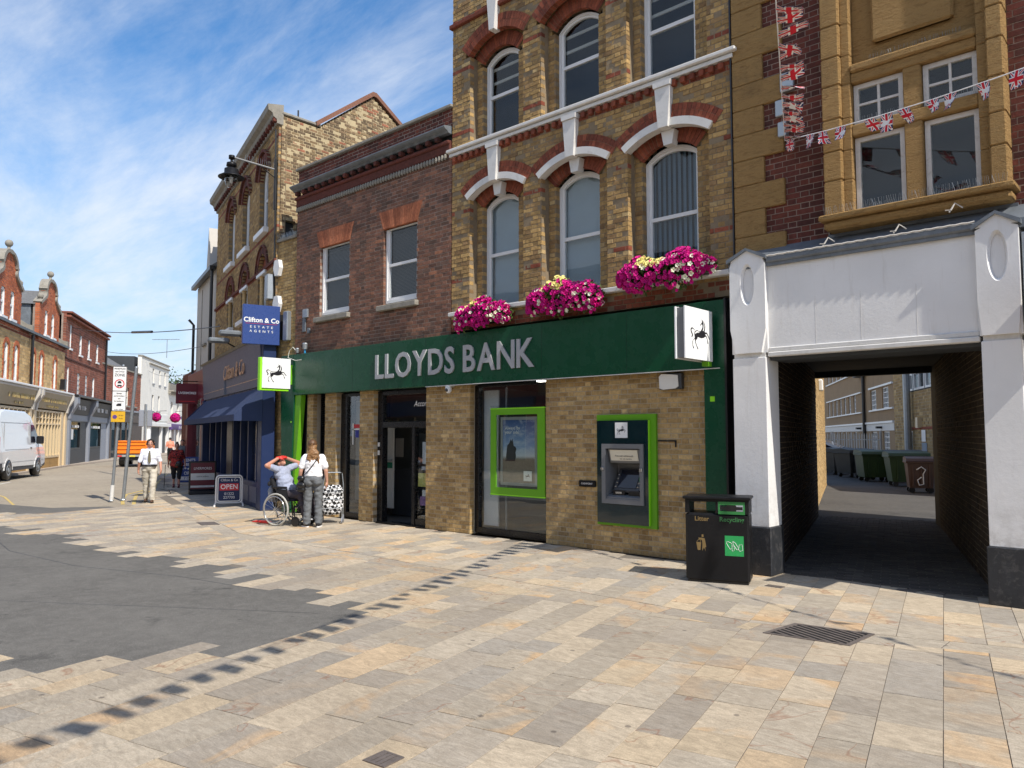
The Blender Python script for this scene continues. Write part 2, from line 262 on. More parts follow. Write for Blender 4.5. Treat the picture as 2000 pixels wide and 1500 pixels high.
# ------------------------------------------------------------ mesh builder
class MB:
    def __init__(s): s.v = []; s.f = []; s.mi = []
    def add(s, vs, fs, m=0):
        b = len(s.v); s.v += [tuple(v) for v in vs]; s.f += [tuple(b + i for i in f) for f in fs]; s.mi += [m] * len(fs); return s
    def box(s, x0, x1, y0, y1, z0, z1, m=0):
        return s.add([(x0, y0, z0), (x1, y0, z0), (x1, y1, z0), (x0, y1, z0), (x0, y0, z1), (x1, y0, z1), (x1, y1, z1), (x0, y1, z1)],
                     [(0, 3, 2, 1), (4, 5, 6, 7), (0, 1, 5, 4), (1, 2, 6, 5), (2, 3, 7, 6), (3, 0, 4, 7)], m)
    def bbox(s, x0, x1, y0, y1, z0, z1, b=.01, m=0):
        """box with chamfered front edges all round"""
        vs = []
        for (xx0, xx1, yy0, yy1, z) in ((x0 + b, x1 - b, y0 + b, y1 - b, z0), (x0, x1, y0, y1, z0 + b), (x0, x1, y0, y1, z1 - b), (x0 + b, x1 - b, y0 + b, y1 - b, z1)):
            vs += [(xx0 + b, yy0, z), (xx1 - b, yy0, z), (xx1, yy0 + b, z), (xx1, yy1 - b, z), (xx1 - b, yy1, z), (xx0 + b, yy1, z), (xx0, yy1 - b, z), (xx0, yy0 + b, z)]
        fs = [tuple(range(7, -1, -1)), tuple(range(24, 32))]
        for k in range(3):
            for i in range(8):
                j = (i + 1) % 8; fs.append((k * 8 + i, k * 8 + j, k * 8 + 8 + j, k * 8 + 8 + i))
        return s.add(vs, fs, m)
    def prism(s, pts, y0, y1, m=0, axis='y'):
        """polygon of (x,z) extruded along y (axis y), or (x,y) along z (axis z), or (y,z) along x (axis x)"""
        n = len(pts)
        area = sum(pts[i][0] * pts[(i + 1) % n][1] - pts[(i + 1) % n][0] * pts[i][1] for i in range(n))
        if area < 0: pts = pts[::-1]
        mk = {'y': lambda p, t: (p[0], t, p[1]), 'z': lambda p, t: (p[0], p[1], t), 'x': lambda p, t: (t, p[0], p[1])}[axis]
        vs = [mk(p, y0) for p in pts] + [mk(p, y1) for p in pts]
        tri = tessellate_polygon([[Vector((p[0], p[1], 0)) for p in pts]])
        fs = []
        for a, b, c in tri:
            cr = (pts[b][0] - pts[a][0]) * (pts[c][1] - pts[a][1]) - (pts[c][0] - pts[a][0]) * (pts[b][1] - pts[a][1])
            if cr < 0: b, c = c, b
            fs.append((a, b, c)); fs.append((n + a, n + c, n + b))
        for i in range(n):
            j = (i + 1) % n; fs.append((i, n + i, n + j, j))
        if axis != 'y': fs = [f[::-1] for f in fs]
        return s.add(vs, fs, m)
    def ring(s, outer, inner, y0, y1, m=0, closed=True):
        """frame between two equal length outlines of (x,z)"""
        n = len(outer); vs = [(p[0], y0, p[1]) for p in outer] + [(p[0], y0, p[1]) for p in inner] + [(p[0], y1, p[1]) for p in outer] + [(p[0], y1, p[1]) for p in inner]
        fs = []
        for i in range(n if closed else n - 1):
            j = (i + 1) % n
            fs += [(i, j, n + j, n + i), (2 * n + j, 2 * n + i, 3 * n + i, 3 * n + j), (j, i, 2 * n + i, 2 * n + j), (n + i, n + j, 3 * n + j, 3 * n + i)]
        if not closed:
            fs += [(0, n, 3 * n, 2 * n), (n - 1, 3 * n - 1, 4 * n - 1, 2 * n - 1)]
        return s.add(vs, fs, m)
    def tube(s, p, r, n=8, m=0, caps=True):
        """tube through points p, radius r or list"""
        p = [Vector(q) for q in p]; k = len(p); rr = r if isinstance(r, (list, tuple)) else [r] * k
        vs = []; up = Vector((0, 0, 1)); prev = None
        for i in range(k):
            t = (p[min(i + 1, k - 1)] - p[max(i - 1, 0)]).normalized()
            if prev is None:
                a = t.cross(up); a = a if a.length > .01 else t.cross(Vector((1, 0, 0)))
            else: a = prev - t * prev.dot(t)
            a.normalize(); prev = a; b = t.cross(a)
            for j in range(n):
                an = 2 * math.pi * j / n; vs.append(p[i] + (a * math.cos(an) + b * math.sin(an)) * rr[i])
        fs = []
        for i in range(k - 1):
            for j in range(n):
                j2 = (j + 1) % n; fs.append((i * n + j, i * n + j2, (i + 1) * n + j2, (i + 1) * n + j))
        if caps: fs += [tuple(range(n - 1, -1, -1)), tuple((k - 1) * n + j for j in range(n))]
        return s.add(vs, fs, m)
    def lathe(s, prof, n=16, c=(0, 0, 0), m=0, axis='z'):
        vs = []; k = len(prof)
        for r, z in prof:
            for j in range(n):
                a = 2 * math.pi * j / n; x, y = r * math.cos(a), r * math.sin(a)
                q = (x, y, z) if axis == 'z' else ((x, z, y) if axis == 'y' else (z, x, y))
                vs.append((q[0] + c[0], q[1] + c[1], q[2] + c[2]))
        fs = []
        for i in range(k - 1):
            for j in range(n):
                j2 = (j + 1) % n; fs.append((i * n + j, i * n + j2, (i + 1) * n + j2, (i + 1) * n + j))
        fs += [tuple(range(n - 1, -1, -1)), tuple((k - 1) * n + j for j in range(n))]
        if axis == 'y': fs = [f[::-1] for f in fs]
        return s.add(vs, fs, m)
    def ell(s, c, r, n=12, m=0, rot=None):
        c = Vector(c); vs = []; k = n // 2
        r = (r, r, r) if isinstance(r, (int, float)) else r
        def P(a, b):
            q = Vector((r[0] * math.sin(b) * math.cos(a), r[1] * math.sin(b) * math.sin(a), r[2] * math.cos(b)))
            return c + (rot @ q if rot else q)
        vs.append(P(0, 0))
        for i in range(1, k):
            for j in range(n): vs.append(P(2 * math.pi * j / n, math.pi * i / k))
        vs.append(P(0, math.pi)); fs = []
        for j in range(n):
            j2 = (j + 1) % n; fs.append((0, 1 + j, 1 + j2))
            for i in range(k - 2): fs.append((1 + i * n + j, 1 + (i + 1) * n + j, 1 + (i + 1) * n + j2, 1 + i * n + j2))
            fs.append((1 + (k - 2) * n + j, len(vs) - 1, 1 + (k - 2) * n + j2))
        return s.add(vs, fs, m)
    def mesh(s, name, mats, smooth=False):
        me = bpy.data.meshes.new(name); me.from_pydata(s.v, [], s.f)
        for m in (mats if isinstance(mats, (list, tuple)) else [mats]): me.materials.append(M[m] if isinstance(m, str) else m)
        if any(s.mi): me.polygons.foreach_set('material_index', s.mi)
        if smooth: me.polygons.foreach_set('use_smooth', [True] * len(s.f))
        me.update(); return me
    def build(s, name, mats, parent=None, smooth=False, loc=None, rotz=None, kind=None, label=None):
        return link(name, s.mesh(name, mats, smooth), parent, loc, rotz, kind, label)
def link(name, me, parent=None, loc=None, rotz=None, kind=None, label=None):
    o = bpy.data.objects.new(name, me); COL.objects.link(o); o.parent = parent
    if loc: o.location = loc
    if rotz is not None: o.rotation_euler = (0, 0, rotz)
    if kind: o['kind'] = kind
    if label: o['label'] = label
    return o
def tag(o, label, cat, group=None):
    o['label'] = label; o['category'] = cat
    if group: o['group'] = group
    return o
def thing(name, label, cat, loc=(0, 0, 0), rotz=0., group=None):
    o = bpy.data.objects.new(name, None); COL.objects.link(o); o.location = loc; o.rotation_euler = (0, 0, rotz)
    o.empty_display_size = .1
    return tag(o, label, cat, group)
def box(name, mat, parent, *a, b=None, **k):
    mb = MB(); mb.bbox(*a, b=b) if b else mb.box(*a)
    return mb.build(name, mat, parent, **k)
def copy_tree(o, parent=None):
    c = o.copy(); COL.objects.link(c); c.parent = parent
    for ch in [q for q in kids.get(o.name, [])]: copy_tree(ch, c)
    return c
kids = {}
def note_kids():
    kids.clear()
    for q in bpy.data.objects:
        if q.parent: kids.setdefault(q.parent.name, []).append(q)
_txt = {}
def text(name, body, size, mat, parent, loc, rot=(R(90), 0, 0), depth=.004, align='CENTER', sx=1., bold=0., shear=0., space=1.):
    """flat lettering; loc is the centre of the line"""
    c = bpy.data.curves.new(name, 'FONT'); c.body = body; c.size = size; c.extrude = depth; c.align_x = align; c.align_y = 'CENTER'
    c.offset = bold; c.shear = shear; c.space_character = space; c.resolution_u = 3
    o = bpy.data.objects.new(name, c); COL.objects.link(o)
    bpy.context.view_layer.update()
    me = bpy.data.meshes.new_from_object(o.evaluated_get(bpy.context.evaluated_depsgraph_get()))
    bpy.data.objects.remove(o); bpy.data.curves.remove(c)
    me.materials.clear(); me.materials.append(M[mat] if isinstance(mat, str) else mat)
    ob = link(name, me, parent); ob.location = loc; ob.rotation_euler = rot; ob.scale = (sx, 1, 1)
    return ob

# ------------------------------------------------------------ bricks
def rect_hole(x0, x1, z0, z1): return lambda z: (x0, x1) if z0 <= z <= z1 else None
def arch_hole(x0, x1, z0, zs, zt):
    h = (x1 - x0) / 2; r = max(zt - zs, 1e-3); Rr = (h * h + r * r) / (2 * r); cxx = (x0 + x1) / 2; cz = zt - Rr
    def f(z):
        if z < z0 or z > zt: return None
        if z <= zs: return (x0, x1)
        d = Rr * Rr - (z - cz) ** 2
        if d <= 0: return None
        w = math.sqrt(d); return (cxx - w, cxx + w)
    return f
_bm = {}
def brick_mesh(w, h, d, mat):
    k = (round(w, 3), round(h, 3), round(d, 3), mat)
    if k not in _bm:
        b = .004; mb = MB(); w2, h2 = w / 2, h / 2
        mb.add([(-w2 + b, 0, -h2 + b), (w2 - b, 0, -h2 + b), (w2 - b, 0, h2 - b), (-w2 + b, 0, h2 - b),
                (-w2, b, -h2), (w2, b, -h2), (w2, b, h2), (-w2, b, h2), (-w2, d, -h2), (w2, d, -h2), (w2, d, h2), (-w2, d, h2)],
               [(0, 1, 2, 3), (0, 4, 5, 1), (1, 5, 6, 2), (2, 6, 7, 3), (3, 7, 4, 0), (4, 8, 9, 5), (5, 9, 10, 6), (6, 10, 11, 7), (7, 11, 8, 4)])
        _bm[k] = mb.mesh('brick', mat)
    return _bm[k]
def wallpart(parent, x0, x1, z0, z1, holes=(), mat='brick_stock', mortar='mortar_stock', y=0., depth=.10, nind=300, bands=(), band_mat='brick_red',
             bond='flemish', rough=.003, course=.075, topf=None, sl=.215, name='wall', gap=.011, seed=1, leftf=None):
    """wall part: mortar core with a real brick on every place; nearest bricks are objects, the rest one stuff mesh"""
    rg = random.Random(seed); core = MB(); items = []
    nz = int(round((z1 - z0) / course)); hh = course - gap
    for i in range(nz):
        za = z0 + i * course; zb = min(za + course, z1); zc = (za + zb) / 2
        segs = [(x0, x1 if not topf else x1)]
        if topf:
            segs = [topf(zc)] if topf(zc) else []
        for h in holes:
            r = h(zc)
            if not r: continue
            ns = []
            for a, b in segs:
                if r[1] <= a or r[0] >= b: ns.append((a, b)); continue
                if r[0] > a: ns.append((a, r[0]))
                if r[1] < b: ns.append((r[1], b))
            segs = ns
        bm = band_mat if any(a <= zc <= b for a, b in bands) else mat
        for a, b in segs:
            if b - a < .02: continue
            core.box(a + .004, b - .004, y + .0045, y + depth + .1, za, zb)
            if bond == 'flemish': pat = [sl, (sl - gap) / 2] ; off = (sl + (sl - gap) / 2 + 2 * gap) / 2 * (i % 2)
            else: pat = [sl]; off = (sl + gap) / 2 * (i % 2)
            x = x0 - off - (sl * 2); k = 0
            while x < b:
                w = pat[k % len(pat)]; k += 1
                xa, xb = max(x, a), min(x + w, b)
                if xb - xa > .035:
                    xa2 = xa if xa > x else xa; items.append(((xa + xb) / 2, zc, xb - xa, zb - za - gap, bm))
                x += w + gap
    w = core.build(name, mortar, parent)
    mw = matrix_of(parent)
    items.sort(key=lambda t: ((mw @ Vector((t[0], y, t[1]))) - CAM).length / (.6 + t[2]))
    rest = MB(); mats = []
    for q, (xc, zc, ww, h, bm) in enumerate(items):
        dy = y + rg.uniform(-rough, rough)
        if q < nind:
            o = bpy.data.objects.new('brick', brick_mesh(round(ww, 2) if ww < sl - .02 else ww, h, depth, bm)); COL.objects.link(o); o.parent = w
            o.location = (xc, dy, zc); o.rotation_euler = (rg.uniform(-.008, .008), rg.uniform(-.006, .006), rg.uniform(-.006, .006))
        else:
            if bm not in mats: mats.append(bm)
            j = rg.uniform(-.0015, .0015)
            rest.add([(xc - ww / 2, dy, zc - h / 2 + j), (xc + ww / 2, dy, zc - h / 2), (xc + ww / 2, dy + rough * .5, zc + h / 2 + j), (xc - ww / 2, dy, zc + h / 2),
                      (xc - ww / 2, dy + depth, zc - h / 2), (xc + ww / 2, dy + depth, zc - h / 2), (xc + ww / 2, dy + depth, zc + h / 2), (xc - ww / 2, dy + depth, zc + h / 2)],
                     [(0, 1, 2, 3), (0, 4, 5, 1), (1, 5, 6, 2), (2, 6, 7, 3), (3, 7, 4, 0)], mats.index(bm))
    if rest.f: rest.build('brickwork', mats, w, kind='stuff')
    return w
def matrix_of(o):
    if o is None: return Matrix.Identity(4)
    return matrix_of(o.parent) @ (Matrix.Translation(o.location) @ o.rotation_euler.to_matrix().to_4x4())
def arch_bricks(parent, x0, x1, zs, zt, th, y0, y1, mat, n, name='arch', gap=.006, mortar='mortar_stock', split=1, flat=False, spread=.0):
    """ring of voussoirs standing on a segmental line; each is a brick"""
    h = (x1 - x0) / 2; cxx = (x0 + x1) / 2
    core = MB(); parts = []
    if flat:
        zz0 = zs; k = spread
        for i in range(n):
            a, b = i / n, (i + 1) / n
            g = gap / 2
            p = [(x0 + a * 2 * h + g, zz0), (x0 + b * 2 * h - g, zz0), (x0 - k + b * (2 * h + 2 * k) - g, zz0 + th), (x0 - k + a * (2 * h + 2 * k) + g, zz0 + th)]
            parts.append(p)
        core.prism([(x0, zz0 + .002), (x1, zz0 + .002), (x1 + k, zz0 + th - .002), (x0 - k, zz0 + th - .002)], y0 + .006, y1)
    else:
        r = zt - zs; Rr = (h * h + r * r) / (2 * r); cz = zt - Rr; a0 = math.asin(min(1, h / Rr))
        if r > h: a0 = math.pi - a0
        for i in range(n):
            A, B = -a0 + 2 * a0 * i / n, -a0 + 2 * a0 * (i + 1) / n
            g = gap / 2 / Rr
            for q in range(split):
                r0 = Rr + th * q / split + (gap / 2 if q else 0); r1 = Rr + th * (q + 1) / split - (gap / 2 if q < split - 1 else 0)
                parts.append([(cxx + math.sin(A + g) * r0, cz + math.cos(A + g) * r0), (cxx + math.sin(B - g) * r0, cz + math.cos(B - g) * r0),
                              (cxx + math.sin(B - g) * r1, cz + math.cos(B - g) * r1), (cxx + math.sin(A + g) * r1, cz + math.cos(A + g) * r1)])
        oo = [(cxx + math.sin(-a0 + 2 * a0 * i / 24) * (Rr + th - .003), cz + math.cos(-a0 + 2 * a0 * i / 24) * (Rr + th - .003)) for i in range(25)]
        ii = [(cxx + math.sin(-a0 + 2 * a0 * i / 24) * (Rr + .003), cz + math.cos(-a0 + 2 * a0 * i / 24) * (Rr + .003)) for i in range(25)]
        core.ring(oo[::-1], ii[::-1], y0 + .006, y1, closed=False)
    c = core.build(name, mortar, parent)
    for p in parts:
        mb = MB(); mb.prism(p, y0 + random.uniform(-.002, .002), y1 - .003); mb.build('brick', mat, c)
    return c
def outline(x0, x1, z0, zs, zt, n=12):
    pts = [(x0, z0), (x1, z0), (x1, zs)]
    if zt > zs + 1e-4:
        h = (x1 - x0) / 2; r = zt - zs; Rr = (h * h + r * r) / (2 * r); cz = zt - Rr; cxx = (x0 + x1) / 2; a0 = math.asin(min(1, h / Rr))
        if r > h: a0 = math.pi - a0
        for i in range(1, n): a = a0 - 2 * a0 * i / n; pts.append((cxx + math.sin(a) * Rr, cz + math.cos(a) * Rr))
    else:
        for i in range(1, n): pts.append((x1 + (x0 - x1) * i / n, zs))
    return pts + [(x0, zs)]
def sash(parent, x0, x1, z0, zs, zt, y, mat='white', glass='glass', fr=.07, mid=None, blind=None, bars=0, hbars=0, by=.14, name='window', dep=.09):
    """timber sash window: frame part with panes (and blind) as sub-parts"""
    mb = MB()
    o = outline(x0, x1, z0, zs, zt); i1 = outline(x0 + fr * .55, x1 - fr * .55, z0 + fr * .8, zs - fr * .05, zt - fr * .55)
    mb.ring(o, i1, y, y + dep)
    i2 = outline(x0 + fr * 1.15, x1 - fr * 1.15, z0 + fr * 1.5, zs - fr * .12, zt - fr * 1.1)
    i1b = outline(x0 + fr * .5, x1 - fr * .5, z0 + fr * .75, zs - fr * .03, zt - fr * .5)
    mb.ring(i1b, i2, y + .025, y + dep - .012)
    m = mid if mid is not None else (z0 + zt) / 2
    mb.box(x0 + fr * .9, x1 - fr * .9, y + .02, y + dep - .015, m - fr * .38, m + fr * .38)
    xa, xb = x0 + fr * 1.1, x1 - fr * 1.1
    for k in range(bars):
        xc = xa + (xb - xa) * (k + 1) / (bars + 1); mb.box(xc - .013, xc + .013, y + .032, y + .062, z0 + fr, zt - fr)
    for k in range(hbars):
        zc = z0 + (zt - z0) * (k + 1) / (hbars + 1); mb.box(xa - .01, xb + .01, y + .034, y + .06, zc - .013, zc + .013)
    w = mb.build(name, mat, parent)
    g = outline(x0 + fr, x1 - fr, z0 + fr, zs, zt - fr * .9)
    lo = MB(); lo.box(xa - .01, xb + .01, y + .042, y + .048, z0 + fr * 1.3, m); lo.build('pane', glass, w)
    up = MB(); up.prism([p for p in outline(xa - .01, xb + .01, m + .001, zs - .01, zt - fr)], y + .054, y + .06); up.build('pane', glass, w)
    if blind == 'net':
        mb = MB(); mb.prism(outline(x0 + .02, x1 - .02, z0 + .02, zs, zt - .02), y + by, y + by + .01); mb.build('blind', 'blind', w)
    elif blind == 'vert':
        mb = MB(); nn = int((x1 - x0) / .085)
        for k in range(nn):
            xx = x0 + .03 + k * (x1 - x0 - .06) / nn; mb.add([(xx, y + by + .03, z0), (xx + .078, y + by - .02, z0), (xx + .078, y + by - .02, zt), (xx, y + by + .03, zt),
                    (xx, y + by + .033, z0), (xx + .078, y + by - .017, z0), (xx + .078, y + by - .017, zt), (xx, y + by + .033, zt)], [(0, 1, 2, 3), (7, 6, 5, 4), (0, 4, 5, 1), (3, 2, 6, 7), (0, 3, 7, 4), (1, 5, 6, 2)])
        mb.build('blind', 'blind_dark', w)
    elif blind == 'venetian':
        mb = MB(); zc = z0 + .03
        while zc < zt - .08: mb.add([(x0 + .04, y + by, zc), (x1 - .04, y + by, zc), (x1 - .04, y + by + .022, zc + .013), (x0 + .04, y + by + .022, zc + .013), (x0 + .04, y + by, zc - .002), (x1 - .04, y + by, zc - .002), (x1 - .04, y + by + .022, zc + .011), (x0 + .04, y + by + .022, zc + .011)], [(0, 1, 2, 3), (4, 7, 6, 5), (0, 4, 5, 1), (2, 6, 7, 3), (1, 5, 6, 2), (0, 3, 7, 4)]); zc += .028
        mb.build('blind', 'room_grey', w)
    elif blind == 'rails':
        mb = MB()
        for zc in (zs - .62, zs - .34, zs - .08): mb.box(x0 + .04, x1 - .04, y + by, y + by + .02, zc, zc + .05)
        mb.build('blind', 'render_cream', w)
    return w
# ------------------------------------------------------------ the ground
def clip_poly(poly, a, b, c):
    """keep the part where a*x+b*y<=c"""
    out = []
    for i in range(len(poly)):
        p, q = poly[i], poly[(i + 1) % len(poly)]
        dp, dq = a * p[0] + b * p[1] - c, a * q[0] + b * q[1] - c
        if dp <= 0: out.append(p)
        if (dp < 0 < dq) or (dq < 0 < dp): t = dp / (dp - dq); out.append((p[0] + (q[0] - p[0]) * t, p[1] + (q[1] - p[1]) * t))
    return out
def inside(p, poly):
    c = False; n = len(poly)
    for i in range(n):
        a, b = poly[i], poly[(i + 1) % n]
        if (a[1] > p[1]) != (b[1] > p[1]) and p[0] < (b[0] - a[0]) * (p[1] - a[1]) / (b[1] - a[1]) + a[0]: c = not c
    return c
def area(poly): return sum(poly[i][0] * poly[(i + 1) % len(poly)][1] - poly[(i + 1) % len(poly)][0] * poly[i][1] for i in range(len(poly))) / 2
def sheet(name, poly, z, mat, kind='structure', th=.3):
    mb = MB(); mb.prism(poly, z - th, z, axis='z'); return mb.build(name, mat, kind=kind)
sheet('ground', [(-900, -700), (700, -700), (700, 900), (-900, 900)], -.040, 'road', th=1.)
ASPH = [(-17.3, 4.35), (-15.2, 4.6), (-10.9, 4.78), (-9.2, 4.95), (-7.5, 4.83), (-6.6, 4.95), (-6.15, 4.3), (-6.05, 3.3), (-6.3, 2.5), (-6.75, 2.05), (-7.4, 1.75), (-9., 1.2), (-12, .2), (-22, -2.5), (-22, 3.6)]
PAVE = [(6, -7), (6, 9.60), (-16.45, 9.60), (-25.3, 12.40), (-34, 15.15), (-33.6, 14.4), (-27.2, 11.8), (-23.2, 10.2), (-19.9, 7.75), (-19.4, 6.3), (-20.0, 5.05), (-24, 4.3), (-30, -3), (-22, -7)]
bed = sheet('paving_bed', PAVE, -.0045, 'bed', th=.03)
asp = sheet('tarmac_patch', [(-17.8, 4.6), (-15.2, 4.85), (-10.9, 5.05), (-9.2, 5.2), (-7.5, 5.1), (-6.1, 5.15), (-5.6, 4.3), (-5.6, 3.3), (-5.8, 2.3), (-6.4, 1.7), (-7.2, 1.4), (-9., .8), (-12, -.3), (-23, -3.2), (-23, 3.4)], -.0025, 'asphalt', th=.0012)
pav_root = bed; bed.name = 'pavement'
HOLES = [((-3.05, 6.62), (-2.98, 7.15), (-2.30, 7.24), (-2.33, 6.70)), ((-3.50, 2.62), (-3.50, 2.78), (-3.30, 2.78), (-3.30, 2.62))]
def slabs():
    rg = random.Random(11); an = R(103.2); r = Vector((math.cos(an), math.sin(an))); p = Vector((r.y, -r.x))
    out = []
    YC = 6.80
    def emit(poly, dz, cen):
        if len(poly) < 3 or abs(area(poly)) < .006: return
        c = Vector((sum(q[0] for q in poly) / len(poly), sum(q[1] for q in poly) / len(poly)))
        # inset by the joint
        g = []
        for q in poly:
            d = c - Vector(q); L = d.length; g.append(tuple(Vector(q) + d / L * min(.0046, L * .3)))
        out.append((g, dz))
    a = -40.
    while a < 12:
        w = rg.choice((.24, .28, .32, .36, .28, .30)); b = -14 + rg.uniform(0, .8)
        while b < 30:
            L = rg.choice((.34, .42, .5, .6, .75, .9, .55)); c = p * (a + w / 2) + r * (b + L / 2)
            q = [p * a + r * b, p * (a + w) + r * b, p * (a + w) + r * (b + L), p * a + r * (b + L)]; q = [tuple(v) for v in q]
            if inside((c.x, c.y), PAVE) and not inside((c.x, c.y), ASPH):
                yc = YC if c.x < -3.2 else YC + (c.x + 3.2) * .34
                if c.x < -13: yc = YC + (-13 - c.x) * .30
                sl = 0 if -13 < c.x < -3.2 else (.34 if c.x > -3.2 else -.30)
                k = YC - sl * (-3.2 if c.x > -3.2 else -13) if sl else YC
                # line y = k + sl*x ; keep the near or the far side, leave the channel course free
                near = clip_poly(q, -sl, 1, k - .15); far = clip_poly(q, sl, -1, -(k + .15))
                if c.y > 8: far = clip_poly(far, 0, 1, 9.64) if c.x > -16.4 else far
                dz = rg.uniform(-.0016, .0016)
                emit(near, dz, c); emit(far, dz, c)
            b += L
        a += w
    # channel course: long slabs laid end to end
    def chan(xa, xb, k, sl):
        x = xa
        while x < xb:
            L = rg.uniform(.6, .95); x2 = min(x + L, xb)
            if x2 - x > .1: emit([(x, k + sl * x - .15), (x2, k + sl * x2 - .15), (x2, k + sl * x2 + .15), (x, k + sl * x + .15)], -.003, None)
            x = x2
    chan(-13, -3.2, YC, 0); chan(-3.2, 6, YC + .34 * 3.2, .34); chan(-19.5, -13, YC - .30 * 13, -.30)
    def vis(s):
        c = Vector((sum(q[0] for q in s[0]) / len(s[0]), sum(q[1] for q in s[0]) / len(s[0]), 0)); d = c - CAM
        f = d.x * -.676 + d.y * .737; rr = d.x * .737 + d.y * .676
        if f < .5: return 1e6
        u = rr / f; v = -d.z / f
        return (0 if abs(u) < .70 and v < .60 else 1000) + f * f / math.sqrt(abs(area(s[0])))
    out.sort(key=vis)
    rest = MB()
    for i, (poly, dz) in enumerate(out):
        if area(poly) < 0: poly = poly[::-1]
        tgt = MB() if i < 300 else rest
        z1 = dz; n = len(poly); c = (sum(q[0] for q in poly) / n, sum(q[1] for q in poly) / n)
        ins = [(q[0] + (c[0] - q[0]) * .006, q[1] + (c[1] - q[1]) * .006) for q in poly]
        off = Vector(c) if i < 300 else Vector((0, 0))
        vs = [(q[0] - off.x, q[1] - off.y, z1) for q in ins] + [(q[0] - off.x, q[1] - off.y, z1 - .002) for q in poly] + [(q[0] - off.x, q[1] - off.y, -.012) for q in poly]
        fs = [tuple(range(n))] + [(k, n + k, n + (k + 1) % n, (k + 1) % n) for k in range(n)] + [(n + k, 2 * n + k, 2 * n + (k + 1) % n, n + (k + 1) % n) for k in range(n)]
        tgt.add(vs, fs)
        if i < 300:
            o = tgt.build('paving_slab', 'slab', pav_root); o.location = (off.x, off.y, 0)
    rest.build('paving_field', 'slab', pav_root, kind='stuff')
slabs()
# far road dressing
def strip(name, pts, w, z, mat, th=.0015, kind='structure'):
    L, Rr = [], []
    for i, p in enumerate(pts):
        a = Vector(pts[max(0, i - 1)]); b = Vector(pts[min(len(pts) - 1, i + 1)]); d = (b - a).normalized(); nrm = Vector((-d.y, d.x)) * w / 2
        L.append(tuple(Vector(p) + nrm)); Rr.append(tuple(Vector(p) - nrm))
    mb = MB(); n = len(pts)
    vs = [(q[0], q[1], z) for q in L] + [(q[0], q[1], z) for q in Rr] + [(q[0], q[1], z - th) for q in L] + [(q[0], q[1], z - th) for q in Rr]
    fs = []
    for i in range(n - 1): fs += [(i, n + i, n + i + 1, i + 1), (i, i + 1, 2 * n + i + 1, 2 * n + i), (n + i + 1, n + i, 3 * n + i, 3 * n + i + 1)]
    mb.add(vs, fs); return mb.build(name, mat, kind=kind)
# old cut lines and tar seams in the dark patch
M['tar'] = pbr('tar seam', (.03, .03, .03), .6, var=.3, vs=6, bump=.2)
strip('tar_seam', [(-16.2, 3.9), (-13.6, 3.55), (-11.4, 3.75), (-9.6, 4.35), (-8.1, 4.6)], .014, -.0022, 'tar', th=.0003)
strip('tar_seam', [(-12.2, 1.2), (-10.4, 1.95), (-8.9, 2.9), (-7.4, 3.9), (-6.6, 4.4)], .010, -.0022, 'tar', th=.0003)
M['kerb'] = pbr('granite kerb', (.34, .31, .28), .8, var=.2, vs=6, bump=.3, dirt=.3)
M['pave_far'] = pbr('buff far pavement', (.36, .30, .24), .9, var=.12, vs=3, bump=.3, dirt=.25)
M['line_yellow'] = pbr('worn yellow road paint', (.55, .40, .12), .7, var=.15, vs=6, bump=.2, dirt=.5, dcol=(.2, .17, .13))
M['line_white'] = pbr('worn white road paint', (.6, .58, .52), .7, var=.15, vs=6, bump=.2, dirt=.45, dcol=(.25, .22, .18))
sheet('far_pavement', [(-30.5, 2.5), (-37.5, 7.9), (-44.5, 11.9), (-50, 15.0), (-56, 18.4), (-61.5, 22), (-70, 28), (-90, 43), (-91, 46), (-70.5, 31), (-60, 23.2), (-48.8, 15.6), (-40, 10.6), (-28, 3.6)][::1], .05, 'pave_far', th=.15)
strip('far_kerb', [(-28, .6), (-33, 4.4), (-37.6, 7.75), (-44.6, 11.75), (-50.1, 14.85), (-56.1, 18.2), (-61.6, 21.8), (-70, 27.8), (-90, 42.8)], .15, .06, 'kerb', th=.16)
strip('double_yellow_line', [(-20.6, 8.1), (-22.2, 8.75), (-24.2, 9.6), (-25.6, 10.7), (-28.8, 12.1), (-36, 15.6)], .09, -.034, 'line_yellow')
strip('double_yellow_line', [(-20.9, 7.95), (-22.4, 8.5), (-24.35, 9.35), (-25.8, 10.45), (-29, 11.85), (-36.2, 15.35)], .09, -.034, 'line_yellow')
strip('road_line', [(-22.8, 6.0), (-26, 6.6), (-30, 6.9)], .06, -.034, 'line_yellow')
strip('road_line', [(-31.5, 7.4), (-34.0, 8.8)], .12, -.034, 'line_white'); strip('road_line', [(-27.5, 4.9), (-30, 6.4)], .12, -.034, 'line_white')
sheet('tarmac_wedge', [(-19.95, 5.12), (-19.4, 6.3), (-19.75, 7.6), (-20.6, 7.5), (-21.2, 6.4), (-26, 5.2), (-30, 3.2), (-25.5, 4.3)], -.0345, 'asphalt', th=.0015)
